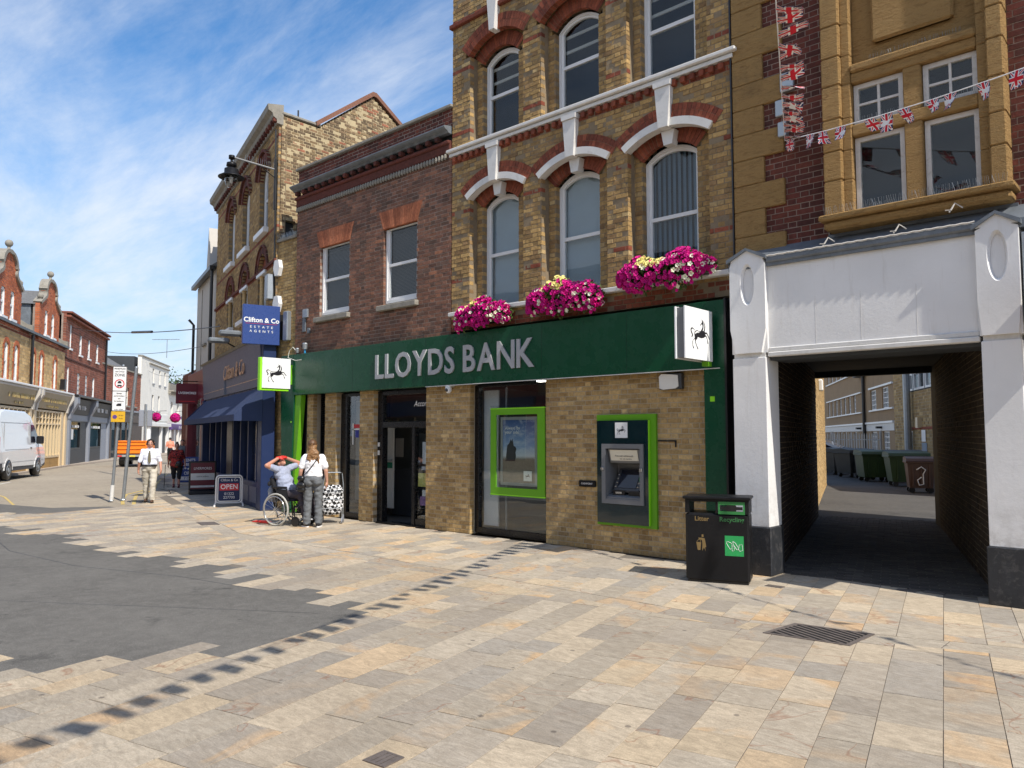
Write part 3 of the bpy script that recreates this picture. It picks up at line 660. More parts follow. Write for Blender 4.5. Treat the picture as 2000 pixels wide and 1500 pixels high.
# yard behind the arch and the block paved passage floor
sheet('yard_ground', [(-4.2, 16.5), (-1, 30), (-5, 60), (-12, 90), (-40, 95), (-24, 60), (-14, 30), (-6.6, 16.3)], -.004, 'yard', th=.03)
PB = [(-4.40, 9.66), (-1.62, 9.66), (-4.0, 17.6), (-6.7, 17.0)]
psb = sheet('passage_floor', PB, -.004, 'bed', th=.03)
def setts():
    rg = random.Random(3); d = Vector((-.28, .96)).normalized(); p = Vector((d.y, -d.x)); items = []
    o = Vector((-4.3, 9.7)); i = 0; b = -.6
    while b < 8.2:
        x = -.6 - (.1 if i % 2 else 0)
        while x < 3.0:
            c = o + p * (x + .1) + d * (b + .05)
            if inside((c.x, c.y), PB): items.append(c)
            x += .205
        b += .105; i += 1
    items.sort(key=lambda c: (Vector((c.x, c.y, 0)) - CAM).length)
    mb = MB(); h = .0
    a, q = .0975, .0475
    for dx in (0,): mb.add([(-a + .004, -q + .004, 0), (a - .004, -q + .004, 0), (a - .004, q - .004, 0), (-a + .004, q - .004, 0), (-a, -q, -.004), (a, -q, -.004), (a, q, -.004), (-a, q, -.004), (-a, -q, -.02), (a, -q, -.02), (a, q, -.02), (-a, q, -.02)],
        [(0, 1, 2, 3), (0, 4, 5, 1), (1, 5, 6, 2), (2, 6, 7, 3), (3, 7, 4, 0), (4, 8, 9, 5), (5, 9, 10, 6), (6, 10, 11, 7), (7, 11, 8, 4)])
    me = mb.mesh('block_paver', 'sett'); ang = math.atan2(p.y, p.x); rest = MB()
    for k, c in enumerate(items):
        z = .003 + rg.uniform(-.0015, .0015)
        if k < 300: ob = link('block_paver', me, psb, (c.x, c.y, z), ang)
        else:
            co, si = math.cos(ang), math.sin(ang)
            rest.add([(c.x + x * co - y * si, c.y + x * si + y * co, z + zz_) for x, y, zz_ in mb.v], mb.f)
    rest.build('block_paving', 'sett', psb, kind='stuff')
setts()
# drain grate, small covers
def grate(name, corners, label, nb, frame=.05, mat='iron', diag=True):
    c = sum((Vector((*q, 0)) for q in corners), Vector()) / 4
    t = thing(name, label, 'drain cover', (c.x, c.y, 0))
    P = [Vector(q) - c.xy for q in corners]
    mb = MB(); o = [(q.x, q.y) for q in P]; i = [(q.x * (1 - frame / q.length), q.y * (1 - frame / q.length)) for q in P]
    n = 4; vs = [(q[0], q[1], .006) for q in o] + [(q[0], q[1], .006) for q in i] + [(q[0], q[1], -.03) for q in i] + [(q[0], q[1], -.008) for q in o]
    fs = []
    for k in range(4): j = (k + 1) % 4; fs += [(k, j, n + j, n + k), (n + k, n + j, 2 * n + j, 2 * n + k), (3 * n + k, 3 * n + j, j, k)]
    mb.add(vs, [f[::-1] for f in fs]); mb.build('frame', 'iron', t)
    pit = MB(); pit.prism(i, .0008, .0016, axis='z'); pit.build('pit', 'void', t)
    u = (P[3] + P[2]) / 2 - (P[0] + P[1]) / 2; v = (P[1] + P[2]) / 2 - (P[0] + P[3]) / 2
    if diag:
        dd = Vector((.9, -.43)).normalized(); pp = Vector((-dd.y, dd.x)); quad = [((q[0] * .97), (q[1] * .97)) for q in i]
        if area(quad) < 0: quad = quad[::-1]
        for k in range(-9, 10):
            o_ = pp * k * .062; q = [o_ - dd * .6 - pp * .014, o_ + dd * .6 - pp * .014, o_ + dd * .6 + pp * .014, o_ - dd * .6 + pp * .014]; q = [(w.x, w.y) for w in q]
            for m in range(4):
                A_, B_ = quad[m], quad[(m + 1) % 4]; q = clip_poly(q, B_[1] - A_[1], -(B_[0] - A_[0]), (B_[1] - A_[1]) * A_[0] - (B_[0] - A_[0]) * A_[1]) if len(q) > 2 else q
            if len(q) > 2 and abs(area(q)) > .002: b = MB(); b.prism(q, .002, .0065, axis='z'); b.build('bar', 'iron', t)
        return t
    for k in range(nb):
        s = (k + .5) / nb; b = MB()
        sh = .16 if diag else 0
        a = P[0] + (P[3] - P[0]) * (.07 + .86 * min(1, max(0, s - sh))) ; e = P[1] + (P[2] - P[1]) * (.07 + .86 * min(1, max(0, s + sh)))
        a = a + (e - a) * .08; e2 = a + (e - a) * .94; d = (e2 - a).normalized(); nn = Vector((-d.y, d.x)) * (u.length / nb * .34)
        q = [a + nn, a - nn, e2 - nn, e2 + nn]
        b.prism([(w.x, w.y) for w in q], .0012, .005, axis='z'); b.build('bar', 'iron', t)
    return t
M['iron'] = pbr('worn cast iron', (.15, .125, .11), .55, .2, var=.3, vs=12, bump=.4, dirt=.4, dcol=(.2, .16, .12))
M['void'] = pbr('dark pit', (.006, .006, .006), .9, var=0, bump=0)
grate('drain_grate', HOLES[0], 'iron drain grate with slanting bars in the paving in front of the archway', 12)
grate('access_cover', [(-3.475, 2.60), (-3.49, 2.76), (-3.335, 2.775), (-3.315, 2.62)], 'small black square cover set in the paving at the bottom of the view', 4, .02, diag=False)
for (x, y, lab) in ((-3.86, 8.72, 'small rectangular cover in the paving beside the foot of the left white pillar'), (-2.66, 9.50, 'small slotted cover at the mouth of the passage, the left of two'), (-2.40, 9.56, 'small slotted cover at the mouth of the passage, the right of two')):
    grate('stop_tap_cover', [(x - .1, y - .05), (x - .1, y + .05), (x + .1, y + .05), (x + .1, y - .05)], lab, 6, .014, diag=False)
grate('channel_cover', [(-15.2, 7.2), (-15.05, 7.5), (-14.5, 7.35), (-14.65, 7.05)], 'grey metal cover in the paving in front of the wheelchair', 8, .03, diag=False)
grate('service_cover', [(-1.72, 3.90), (-1.72, 4.06), (-1.42, 4.06), (-1.42, 3.90)], 'dark cover cut by the lower edge of the view at the right', 5, .02, diag=False)
# ------------------------------------------------------------ tall yellow brick building over the bank
Y0 = 9.65
tall = thing('tall_brick_building', 'tall yellow brick building with arched white windows and flower boxes above the bank sign', 'building', (0, Y0, 0))
LW = [(-9.74, -8.87), (-8.02, -7.12), (-6.31, -5.38)]
OUT = [(-9.91, -8.56), (-8.19, -6.82), (-6.47, -5.07)]
holes = []; holes2 = []
for (a, b), (c, d) in zip(LW, OUT):
    holes += [rect_hole(c + .02, d - .02, 3.98, 6.05), rect_hole(c + .02, d - .02, 7.08, 8.75)]; holesb = globals().setdefault('holesb', []); holesb += [arch_hole(c - .04, d + .04, 6.04, 6.05, 6.33), arch_hole(c - .1, d + .1, 8.74, 8.77, 9.12)]
    holes2 += [arch_hole(a, b, 3.98, 5.92, 6.11), arch_hole(a, b, 7.08, 8.62, 8.82)]
wallpart(tall, -10.36, -4.74, 3.65, 6.80, holes[0::2] + holesb[0::2], 'brick_stock', 'mortar_stock', bands=[(3.62, 3.9), (5.86, 5.93), (4.55, 4.62)], rough=.006, nind=300, seed=2)
wallpart(tall, -10.36, -4.74, 6.80, 12.1, holes[1::2] + holesb[1::2], 'brick_stock', 'mortar_stock', bands=[(6.80, 6.98), (7.3, 7.37), (8.5, 8.57), (9.42, 9.56)], rough=.006, nind=300, seed=3)
for i, ((a, b), (c, d)) in enumerate(zip(LW, OUT)):
    for (z0, zs, zt, oz) in ((3.98, 5.92, 6.11, 6.5), (7.08, 8.62, 8.82, 9.2)):
        wallpart(tall, c - .1, d + .1, z0, oz, [rect_hole(a, b, z0, zs), arch_hole(a - .08, b + .08, zs - .01, zs + .01, zt + .09)], 'brick_stock', 'mortar_stock', y=.20, depth=.10, rough=.003, nind=60, seed=10 + i, name='inner_wall')
        arch_bricks(tall, a, b, zs, zt, .24, .17, .25, 'brick_red', 18, name='soffit_arch')
    # lower outer arch, white hood, keystones
    arch_bricks(tall, c - .09, d + .09, 6.10, 6.38, .20, -.015, .10, 'brick_red', 26, name='arch', split=2)
    mb = MB(); h = (d - c) / 2; r = .22; Rr = (h * h + r * r) / (2 * r); cz = 6.26 - Rr; cc = (c + d) / 2; a0 = math.asin(h / Rr)
    P = lambda rad: [(cc + math.sin(a0 - 2 * a0 * k / 20) * rad, cz + math.cos(a0 - 2 * a0 * k / 20) * rad) for k in range(21)]
    mb.ring(P(Rr + .115), P(Rr), -.05, .10, closed=False); mb.build('hood_mould', 'white_worn', tall)
    mb = MB(); mb.prism([(cc - .08, 6.24), (cc + .08, 6.24), (cc + .13, 6.84), (cc - .13, 6.84)], -.10, .05)
    mb.prism([(cc - .14, 6.845), (cc + .14, 6.845), (cc + .15, 6.92), (cc - .15, 6.92)], -.125, .03); mb.build('keystone', 'white_worn', tall)
    mb = MB(); mb.prism([(cc - .07, 6.02), (cc + .07, 6.02), (cc + .11, 6.235), (cc - .11, 6.235)], .04, .19); mb.build('keystone', 'white_worn', tall)
    # upper outer arch
    arch_bricks(tall, c, d, 8.75, 9.02, .26, -.03, .10, 'brick_red', 26, name='arch', split=2)
    mb = MB(); mb.prism([(cc - .06, 8.99), (cc + .06, 8.99), (cc + .12, 9.62), (cc - .12, 9.62)], -.12, .05); mb.build('keystone', 'white_worn', tall)
    sash(tall, a, b, 4.0, 5.90, 6.09, .30, 'white', 'glass', .075, mid=5.02, blind=('net', 'net', 'vert')[i], by=.12)
    sash(tall, a, b, 7.08, 8.60, 8.80, .30, 'white', 'glass', .075, mid=7.98, blind='rails', by=.10)
mb = MB(); mb.bbox(-10.42, -4.62, -.12, .06, 7.01, 7.07, b=.012); mb.bbox(-10.38, -4.68, -.07, .06, 6.94, 6.998, b=.004); mb.build('string_course', 'white_worn', tall)
x = -10.30
while x < -4.8:
    mb = MB(); mb.bbox(x, x + .075, -.065, .02, 6.83, 6.92, b=.006); mb.build('dentil', 'brick_red', tall); x += .15
mb = MB(); mb.bbox(-10.36, -4.72, -.10, .02, 3.925, 4.0, b=.01); mb.build('sill', 'white_worn', tall)
mb = MB(); mb.bbox(-10.40, -4.70, -.07, .05, 9.42, 9.50, b=.01); mb.bbox(-10.46, -4.64, -.20, .05, 11.9, 12.2, b=.02); mb.build('cornice', 'brick_red', tall)
mb = MB(); mb.box(-10.30, -4.78, .9, 7., 3.4, 12.1); mb.box(-10.34, -10.24, .102, .9, 3.4, 12.1); mb.box(-4.84, -4.74, .102, .9, 3.4, 12.1); mb.box(-10.3, -4.8, .205, 1., 6.55, 7.0); mb.box(-10.3, -4.8, .205, 1., 9.25, 12.08); mb.box(-10.3, -4.8, .205, 1., 3.4, 3.7)
mb.build('building_mass', 'room', tall)
mb = MB(); mb.box(-10.36, -10.305, .102, 7., 7.95, 12.1); mb.build('side_wall', 'mortar_stock', tall)
mb = MB(); mb.tube([(-4.72, -.04, 3.7), (-4.72, -.04, 12)], .012, 6); mb.build('cable', 'black', tall)
# ------------------------------------------------------------ low red brown building
low = thing('low_brick_building', 'low dark red brick building with two white sash windows and lead topped cornice', 'building', (0, Y0, 0))
W1 = [(-14.68, -13.58), (-12.40, -11.36)]
wallpart(low, -15.66, -10.38, 3.6, 7.05, [rect_hole(a, b, 4.38, 5.97) for a, b in W1], 'brick_brown', 'mortar_pink', y=0, rough=.003, seed=5)
wallpart(low, -15.66, -10.38, 7.56, 7.93, [], 'brick_dark', 'mortar_pink', y=.02, rough=.003, seed=6, nind=100, name='parapet')
for a, b in W1:
    sash(low, a + .01, b - .01, 4.42, 5.94, 5.94, .06, 'white', 'glass', .075, blind='venetian', by=.12, mid=5.2)
    mb = MB(); mb.bbox(a - .13, b + .06, -.09, .10, 4.26, 4.37, b=.012); mb.build('sill', 'stone_grey', low)
    arch_bricks(low, a - .02, b + .02, 5.955, 5.955, .37, -.006, .10, 'brick_orange', 18, name='lintel', flat=True, spread=.14)
mb = MB(); mb.bbox(-15.70, -10.36, -.05, .25, 7.93, 7.99, b=.01); mb.build('coping', 'stone_grey', low)
mb = MB()
prof = [(.02, 7.42), (-.06, 7.43), (-.09, 7.46), (-.15, 7.49), (-.18, 7.52), (-.18, 7.54), (.02, 7.58)]
mb.prism(prof, -15.74, -10.40, axis='x'); mb.build('cornice', 'lead', low)
x = -15.6
while x < -10.5:
    mb = MB(); mb.bbox(x, x + .09, -.12, .0, 7.31, 7.40, b=.01); mb.build('dentil', 'brick_dark', low); x += .27
mb = MB(); mb.bbox(-15.68, -10.39, -.035, .12, 7.05, 7.30, b=.02); mb.bbox(-15.70, -10.40, -.07, .0, 7.22, 7.30, b=.02); mb.build('frieze', 'brick_dark', low)
mb = MB(); x = -15.62
while x < -10.45:
    mb.lathe([(.018, 6.94), (.03, 6.97), (.03, 7.02), (.018, 7.05)], 8, (x, -.03, 0)); x += .085
mb.build('bead_moulding', 'stone_grey', low)
mb = MB(); mb.box(-15.6, -10.42, .6, 6.5, 3.4, 7.9); mb.box(-15.64, -15.5, .105, .6, 3.4, 7.9); mb.box(-15.6, -10.42, .105, .7, 6.0, 7.9); mb.box(-15.6, -10.42, .105, .7, 3.4, 4.3); mb.build('building_mass', 'room', low)
mb = MB(); mb.bbox(-15.30, -15.10, -.05, 0, 4.42, 4.62, b=.01); mb.build('bracket_plate', 'grey_metal', low)
mb = MB(); mb.bbox(-15.33, -15.20, -.03, 0, 4.10, 4.62, b=.01); mb.bbox(-15.12, -15.02, -.04, 0, 4.05, 4.17, b=.01); mb.build('bracket_plate', 'lead', low)
# ------------------------------------------------------------ the bank
bank = thing('bank_shopfront', 'ground floor bank front with long dark green sign and sand coloured brick piers', 'shopfront', (0, Y0, 0))
fas = MB(); fas.bbox(-15.46, -4.83, -.15, .02, 2.66, 3.585, b=.006)
fas.box(-5.14, -4.83, -.15, .02, 0, 2.66); fas.box(-15.98, -15.463, -.15, .02, 2.66, 3.585); fas.prism([(-15.84, 0), (-15.50, 0), (-15.42, 2.658), (-15.98, 2.658)], -.15, .02)
fascia = fas.build('fascia', 'green', bank)
for xs in (-13.2, -10.9, -8.05, -6.4): mb = MB(); mb.box(xs - .0015, xs + .0015, -.1515, -.15, 2.67, 3.58); mb.build('joint_line', 'black', fascia)
mb = MB(); mb.prism([(-15.49, 0.02), (-15.47, 0.02), (-15.17, 2.655), (-15.41, 2.655)], -.12, .0); mb.build('lime_return', 'lime', bank)
box('edge_trim', 'white_worn', bank, -10.9, -4.9, -.152, -.13, 2.648, 2.66)
box('pilaster_trim', 'black', bank, -4.83, -4.80, -.16, .02, 0, 3.6)
box('soffit', 'room', bank, -15.4, -5.15, .0, .30, 2.70, 2.72)
# letters, each its own piece
def letters(word, x0, x1, zc, size, mat, parent, y, depth=.012, bold=.012):
    obs = []; c = bpy.data.curves.new('m', 'FONT')
    full = []
    xx = 0; obs = []
    for ch in word:
        if ch == ' ': xx += size * .30; continue
        o = text('letter', ch, size, mat, parent, (0, 0, 0), depth=depth, align='LEFT', bold=bold)
        vs = [v.co.x for v in o.data.vertices]; mn, mx = min(vs), max(vs); mny = min(v.co.y for v in o.data.vertices); mxy = max(v.co.y for v in o.data.vertices)
        obs.append((o, xx - mn, mn, mx)); xx += (mx - mn) + size * .075
    sx = (x1 - x0) / (xx - size * .075)
    for o, dx, mn, mx in obs: o.scale = (sx, 1, 1); o.location = (x0 + dx * sx, y, zc)
    bpy.data.curves.remove(c)
letters('LLOYDS BANK', -12.41, -8.19, 3.085, .675, 'letter', fascia, -.166)
# brick piers
for k, (a, b, zt) in enumerate(((-15.10, -14.86, 2.66), (-14.40, -13.97, 2.66), (-13.14, -12.66, 2.66), (-11.05, -9.86, 2.66), (-8.09, -5.14, 2.66))):
    h = [rect_hole(-6.88, -6.12, .76, 1.60)] if k == 4 else []
    wallpart(bank, a, b, 0, zt, h, 'brick_olive', 'mortar_new', y=0, rough=.002, nind=(40, 60, 60, 120, 300)[k], seed=20 + k, name='pier', course=.0739)
# recess with louvre, left
mb = MB(); mb.box(-14.86, -14.40, .25, .30, 0, 2.66); z = .1; mb.build('vent_panel', 'black', bank)
mb = MB(); z = 1.75
while z < 2.6: mb.add([(-14.84, .20, z), (-14.42, .20, z), (-14.42, .25, z + .03), (-14.84, .25, z + .03), (-14.84, .20, z - .006), (-14.42, .20, z - .006)], [(0, 1, 2, 3), (4, 5, 1, 0)]); z += .05
mb.build('louvre', 'dark_frame', bank)
# windows: frame + pane
def shopwin(x0, x1, z0, z1, y=.12, f=.06, fl=None, mulls=()):
    mb = MB(); fl = fl or f; mb.bbox(x0, x0 + fl, y, y + .10, z0, z1, b=.005); mb.bbox(x1 - f, x1, y, y + .10, z0, z1, b=.005); mb.box(x0 + fl, x1 - f, y + .005, y + .09, z0, z0 + .09); mb.box(x0 + fl, x1 - f, y + .005, y + .09, z1 - f, z1)
    for m in mulls: mb.box(m - .02, m + .02, y + .01, y + .08, z0 + .09, z1 - f)
    w = mb.build('window', 'dark_frame', bank); box('pane', 'glass_clear', w, x0 + fl - .005, x1 - f + .005, y + .045, y + .055, z0 + .08, z1 - f + .01); return w
shopwin(-13.97, -13.14, .03, 2.64, fl=.22); w2 = shopwin(-9.86, -8.09, .03, 2.64, fl=.10, f=.03)
# interior
M['spot'] = pbr('ceiling spot lamp', (.8, .8, .8), es=14., emit=(1, .95, .85), bump=0)
box('interior_floor', 'room_floor', bank, -15.2, -8.0, .2, 4.2, -.003, .012); box('interior_wall', 'room', bank, -15.3, -7.9, 4.2, 4.3, 0, 2.9); box('interior_ceiling', 'room', bank, -15.3, -7.9, .2, 4.3, 2.74, 2.80)
box('interior_partition', 'room_grey', bank, -11.02, -10.94, .3, 4.2, 0, 2.7); box('interior_partition', 'room', bank, -8.0, -7.9, .3, 4.2, 0, 2.7); box('interior_partition', 'room', bank, -15.3, -15.2, .1, 4.2, 0, 2.7)
box('inner_panel', 'white', bank, -9.75, -9.40, .25, .28, .15, 2.55)
box('inner_panel', 'render_white', bank, -13.95, -13.45, .5, .53, .35, 2.5)
for xx, yy in ((-9.0, 1.0), (-8.7, 2.2), (-9.3, 2.6), (-12.0, 1.6), (-11.6, 2.9)):
    mb = MB(); mb.lathe([(.11, 0), (.11, .01)], 12, (xx, yy, 2.725)); mb.build('ceiling_light', M['spot'], bank)
M['poster_sky'] = None
def postermat():
    t = NT('poster print of sky and field'); z = t.n('ShaderNodeSeparateXYZ', {0: t.n('ShaderNodeTexCoord').outputs['Object']}).outputs
    c = t.ramp(t.rng(z[2], .93, 2.0), [(0, (.10, .085, .07)), (.30, (.20, .17, .13)), (.40, (.26, .24, .22)), (.44, (.55, .60, .66)), (.6, (.22, .34, .55)), (1, (.04, .09, .26))])
    cl = t.rng(t.noise(5, 7, .65, .4, t.n('ShaderNodeMapping', {0: t.pos, 'Scale': (1, 1, 2.4)}).outputs[0]), .48, .68, 0, .55)
    c = t.mix(cl, c, (.62, .66, .72)); c = t.mix(t.rng(z[2], 1.36, 1.34, 0, 1), c, t.mix(t.noise(30, 5, .7), (.12, .10, .08), (.32, .28, .22)))
    t.bsdf(c, .35, 0, None, .2); return t.m
M['poster_sky'] = postermat()
# lime framed poster case just in front of the glass
pc = thing('poster_case', 'lime green framed poster case with a sky picture in the big bank window', 'poster', (0, Y0, 0))
fr = MB(); o = [(-9.33, .72), (-8.10, .72), (-8.10, 2.22), (-9.33, 2.22)]; i = [(-9.20, .86), (-8.26, .86), (-8.26, 2.10), (-9.20, 2.10)]
fr.ring(o, i, -.02, .0); fr.build('frame', 'lime', pc)
for zz_ in (.735, 2.205): box('edge', 'lime_bright', pc, -9.332, -8.098, -.022, .015, zz_ - .006, zz_ + .006)
acr = glassmat('acrylic sheet', (.93, .96, .93), .9); box('acrylic_sheet', acr, pc, -9.36, -8.06, .004, .012, .68, 2.26)
fr = MB(); fr.ring([(-9.13, .90), (-8.30, .90), (-8.30, 2.06), (-9.13, 2.06)], [(-9.08, .95), (-8.35, .95), (-8.35, 2.01), (-9.08, 2.01)], .022, .05); fr.build('poster_frame', 'grey_metal', pc)
box('poster', M['poster_sky'], pc, -9.08, -8.35, .030, .036, .95, 2.01)
mb = MB(); mb.prism([(-9.02, 1.31), (-8.80, 1.31), (-8.775, 1.40), (-8.79, 1.46), (-8.765, 1.52), (-8.79, 1.555), (-8.83, 1.57), (-8.84, 1.63), (-8.86, 1.69), (-8.885, 1.64), (-8.90, 1.685), (-8.925, 1.62), (-8.975, 1.57), (-8.99, 1.46)], .026, .0295); mb.build('horse_picture', pbr('dark horse print', (.03, .03, .035), .5), pc)
for ln, zz_ in (('Always by', 1.87), ('your side', 1.80)): text('lettering', ln, .085, 'print_white', pc, (-9.03, .027, zz_), depth=.001, align='LEFT')
mb = MB(); mb.tube([(-9.25, .3, .1), (-9.25, .3, 2.6)], .017, 8); mb.tube([(-8.20, .3, .1), (-8.20, .3, 2.6)], .017, 8); mb.build('stand', 'grey_metal', pc)
# horse emblem traced from the sign
HB = [(510,800),(498,720),(508,665),(545,640),(600,622),(700,640),(745,620),(778,580),(806,540),(812,500),(800,470),(760,480),(735,520),(726,495),(750,465),(788,440),(795,405),(778,362),(815,388),(860,410),(895,450),(914,510),(906,560),(890,620),(905,636),(960,632),(1000,660),(1050,720),(1085,775),(1068,787),(1020,722),(975,668),(925,668),(905,690),(940,700),(975,740),(1005,810),(1027,865),(1010,887),(993,870),(985,800),(950,738),(910,728),(850,765),(740,782),(625,765),(600,810),(560,842),(540,872),(580,950),(640,1025),(625,1043),(600,1020),(545,930),(518,870),(525,830),(480,828),(446,862),(440,960),(484,1025),(450,1030),(425,975),(423,880),(450,840),(490,815)]
HT = [(512,642),(470,612),(440,604),(400,622),(390,650),(425,700),(452,740),(422,785),(385,800),(398,765),(414,742),(376,692),(358,640),(370,600),(410,580),(460,588),(505,618)]
HW = [(822,398),(868,440),(880,500),(868,560),(850,612),(812,612),(838,560),(852,500),(850,450)]
HW2 = [(520,690),(560,652),(620,640),(700,655),(640,672),(580,680),(535,712)]
def horse(parent, cx, cz, w, h, y, t=.0012, name='horse_emblem', flip=False, white='sign_white', black='print_black'):
    f = lambda q: (cx + (-1 if flip else 1) * ((q[0] - 215) / 1000 - .5) * w, cz + ((1260 - q[1]) / 1120 - .5) * h)
    mb = MB(); mb.prism([f(q) for q in HB], y - t, y); mb.prism([f(q) for q in HT], y - t, y, 0)
    mb.prism([f(q) for q in HW], y - t * 1.8, y - t * 1.01, 1); mb.prism([f(q) for q in HW2], y - t * 1.8, y - t * 1.01, 1)
    return mb.build(name, [black, white], parent)
box('emblem_card', 'sign_white', pc, -8.60, -8.42, .024, .0295, .985, 1.15); horse(pc, -8.51, 1.068, .15, .14, .0235, .0008)
# cash machine
atm = thing('cash_machine', 'cash machine in a dark teal panel with lime green surround on the bank wall', 'cash machine', (0, Y0, 0))
mb = MB(); mb.ring([(-7.03, .40), (-5.98, .40), (-5.98, 2.06), (-7.03, 2.06)], [(-6.87, .76), (-6.19, .76), (-6.19, 1.60), (-6.87, 1.60)], -.045, .0); mb.build('surround', 'lime', atm)
pn = MB(); pn.ring([(-7.0, .44), (-6.085, .44), (-6.085, 1.97), (-7.0, 1.97)], [(-6.87, .76), (-6.19, .76), (-6.19, 1.60), (-6.87, 1.60)], -.085, -.046); pn.build('panel', 'teal', atm)
box('panel_edge', 'lime_bright', atm, -6.084, -6.076, -.088, -.046, .44, 1.97)
box('emblem_card', 'sign_white', atm, -6.66, -6.44, -.092, -.086, 1.71, 1.94); horse(atm, -6.55, 1.825, .22, .22, -.0925, .0008)
M['atm_grey'] = pbr('matt grey plastic', (.17, .175, .18), .45, var=.05, bump=.08, bs=120)
M['atm_dark'] = pbr('dark grey plastic', (.05, .052, .056), .4, var=.05, bump=.05)
M['screen'] = pbr('dark glass screen', (.008, .010, .020), .08, var=.1, bump=0, coat=.5)
fr = MB(); fr.ring([(-6.90, .73), (-6.16, .73), (-6.16, 1.62), (-6.90, 1.62)], [(-6.83, .80), (-6.22, .80), (-6.22, 1.55), (-6.83, 1.55)], -.11, -.02); fr.build('bezel', 'atm_grey', atm)
mb = MB()
mb.box(-6.86, -6.19, .22, .26, .76, 1.60); mb.box(-6.86, -6.832, -.09, .22, .76, 1.60); mb.box(-6.218, -6.19, -.09, .22, .76, 1.60); mb.box(-6.83, -6.22, -.08, .22, 1.55, 1.58); mb.box(-6.83, -6.22, -.08, .22, .76, .80)
mb.build('recess', 'atm_grey', atm)
mb = MB(); mb.prism([(-.075, 1.54), (-.02, 1.34), (.22, 1.30), (.22, 1.54)], -6.80, -6.25, axis='x'); mb.build('canopy', 'atm_grey', atm)
sg = MB(); sg.prism([(-.082, 1.53), (-.074, 1.53), (-.034, 1.37), (-.042, 1.37)], -6.77, -6.28, axis='x'); sg = sg.build('sign_panel', pbr('cream label', (.72, .68, .55), .4, var=.03), atm)
text('lettering', 'Free cash withdrawals', .036, 'print_black', sg, (-6.52, -.066, 1.44), rot=(R(76), 0, 0), depth=.0005); text('lettering', 'VISA  LINK  MAESTRO', .022, 'print_black', sg, (-6.50, -.052, 1.395), rot=(R(76), 0, 0), depth=.0005)
mb = MB(); mb.prism([(.0, .93), (.17, 1.24), (.22, 1.24), (.22, .90), (.0, .90)], -6.76, -6.31, axis='x'); mb.build('console', 'atm_dark', atm)
mb = MB(); mb.prism([(.010, .962), (.154, 1.222), (.150, 1.225), (.006, .965)], -6.70, -6.37, axis='x'); mb.build('screen', 'screen', atm)
for s in (0, 1):
    for k in range(4):
        yy = .022 + .03 * k; zz_ = .972 + .057 * k; mb = MB(); mb.bbox((-6.745, -6.355)[s], (-6.715, -6.325)[s], yy - .012, yy, zz_, zz_ + .018, b=.003); mb.build('button', 'chrome', atm)
mb = MB(); mb.prism([(-.09, .80), (-.09, .83), (-.02, .85), (.2, .90), (.2, .80)], -6.83, -6.22, axis='x'); mb.build('shelf', 'atm_grey', atm)
mb = MB(); mb.box(-6.76, -6.55, -.015, .01, .855, .925); mb.box(-6.48, -6.26, -.015, .01, .855, .915); mb.build('slot', 'black', atm)
box('keypad', 'chrome', atm, -6.71, -6.60, -.022, -.014, .875, .905, b=.002)
box('card_reader', 'atm_grey', atm, -6.295, -6.225, -.02, .1, .93, 1.26, b=.01); box('reader_light', pbr('green label', (.01, .16, .07), .4), atm, -6.285, -6.235, -.028, -.02, 1.06, 1.13)
for xx in (-6.885, -6.20): box('bolt', 'chrome', atm, xx - .02, xx + .03, -.135, -.11, 1.22, 1.27, b=.005)
# small plates
nd = box('letter_plate', 'black_metal', None, -.16, .16, -.03, 0, -.05, .05, b=.008, loc=(-7.24, Y0, 1.0)); tag(nd, 'small black lettered plate on the brick to the left of the cash machine', 'plate')
text('lettering', 'CASHPOINT', .04, 'print_white', nd, (0, -.031, 0), depth=.0008)
t_ = thing('intercom_box', 'grey and white box with a torn cover high on the bank wall', 'box', (-5.72, Y0, 2.40)); box('housing', 'atm_dark', t_, -.17, .19, -.09, 0, 0, .23, b=.01); mb = MB(); mb.prism([(-.16, .02), (-.10, .0), (.10, .01), (.15, .04), (.14, .20), (.0, .215), (-.13, .225), (-.165, .19)], -.098, -.0905); mb.build('cover', 'render_white', t_)
mb = MB(); mb.box(-.0, .30, -.012, 0, .0, .02); mb.box(.28, .30, -.012, 0, -.08, .0); mb = mb.build('pipe_stub', 'black', None, loc=(-5.97, Y0, 1.66)); tag(mb, 'thin black bracket on the brick just right of the cash machine', 'bracket')
for xx, zz_, w in ((-5.02, 2.24, .07), (-15.52, 2.05, .035)):
    o = box('reflector_tag', 'lime_bright', None, -w / 2, w / 2, -.004, 0, -w / 2, w / 2, loc=(xx, Y0 - .15, zz_)); tag(o, 'small bright yellow green tag on the %s green pilaster of the bank' % ('right' if xx > -9 else 'left'), 'tag')
# door
door = thing('bank_door', 'black framed glass entrance door of the bank, open, notices behind its side pane', 'door', (0, Y0, 0))
mb = MB(); y = .10
for a, b, z0, z1 in ((-12.66, -12.50, 0, 2.64), (-11.10, -11.05, 0, 2.64), (-12.5, -11.1, 2.56, 2.64), (-12.5, -11.1, 1.90, 2.02)): mb.bbox(a, b, y, y + .14, z0, z1, b=.006)
mb.bbox(-11.58, -11.50, y + .0, y + .12, 0.0, 1.90, b=.006); mb.box(-11.5, -11.1, y + .02, y + .1, 0, .14)
mb.build('frame', 'dark_frame', door)
box('transom_pane', 'glass_clear', door, -12.5, -11.1, .15, .16, 2.02, 2.56); box('side_pane', 'glass_clear', door, -11.50, -11.10, .15, .16, .14, 1.90)
text('lettering', 'Accord', .16, 'print_white', door, (-11.36, .146, 2.36), depth=.001, shear=.3, sx=.9)
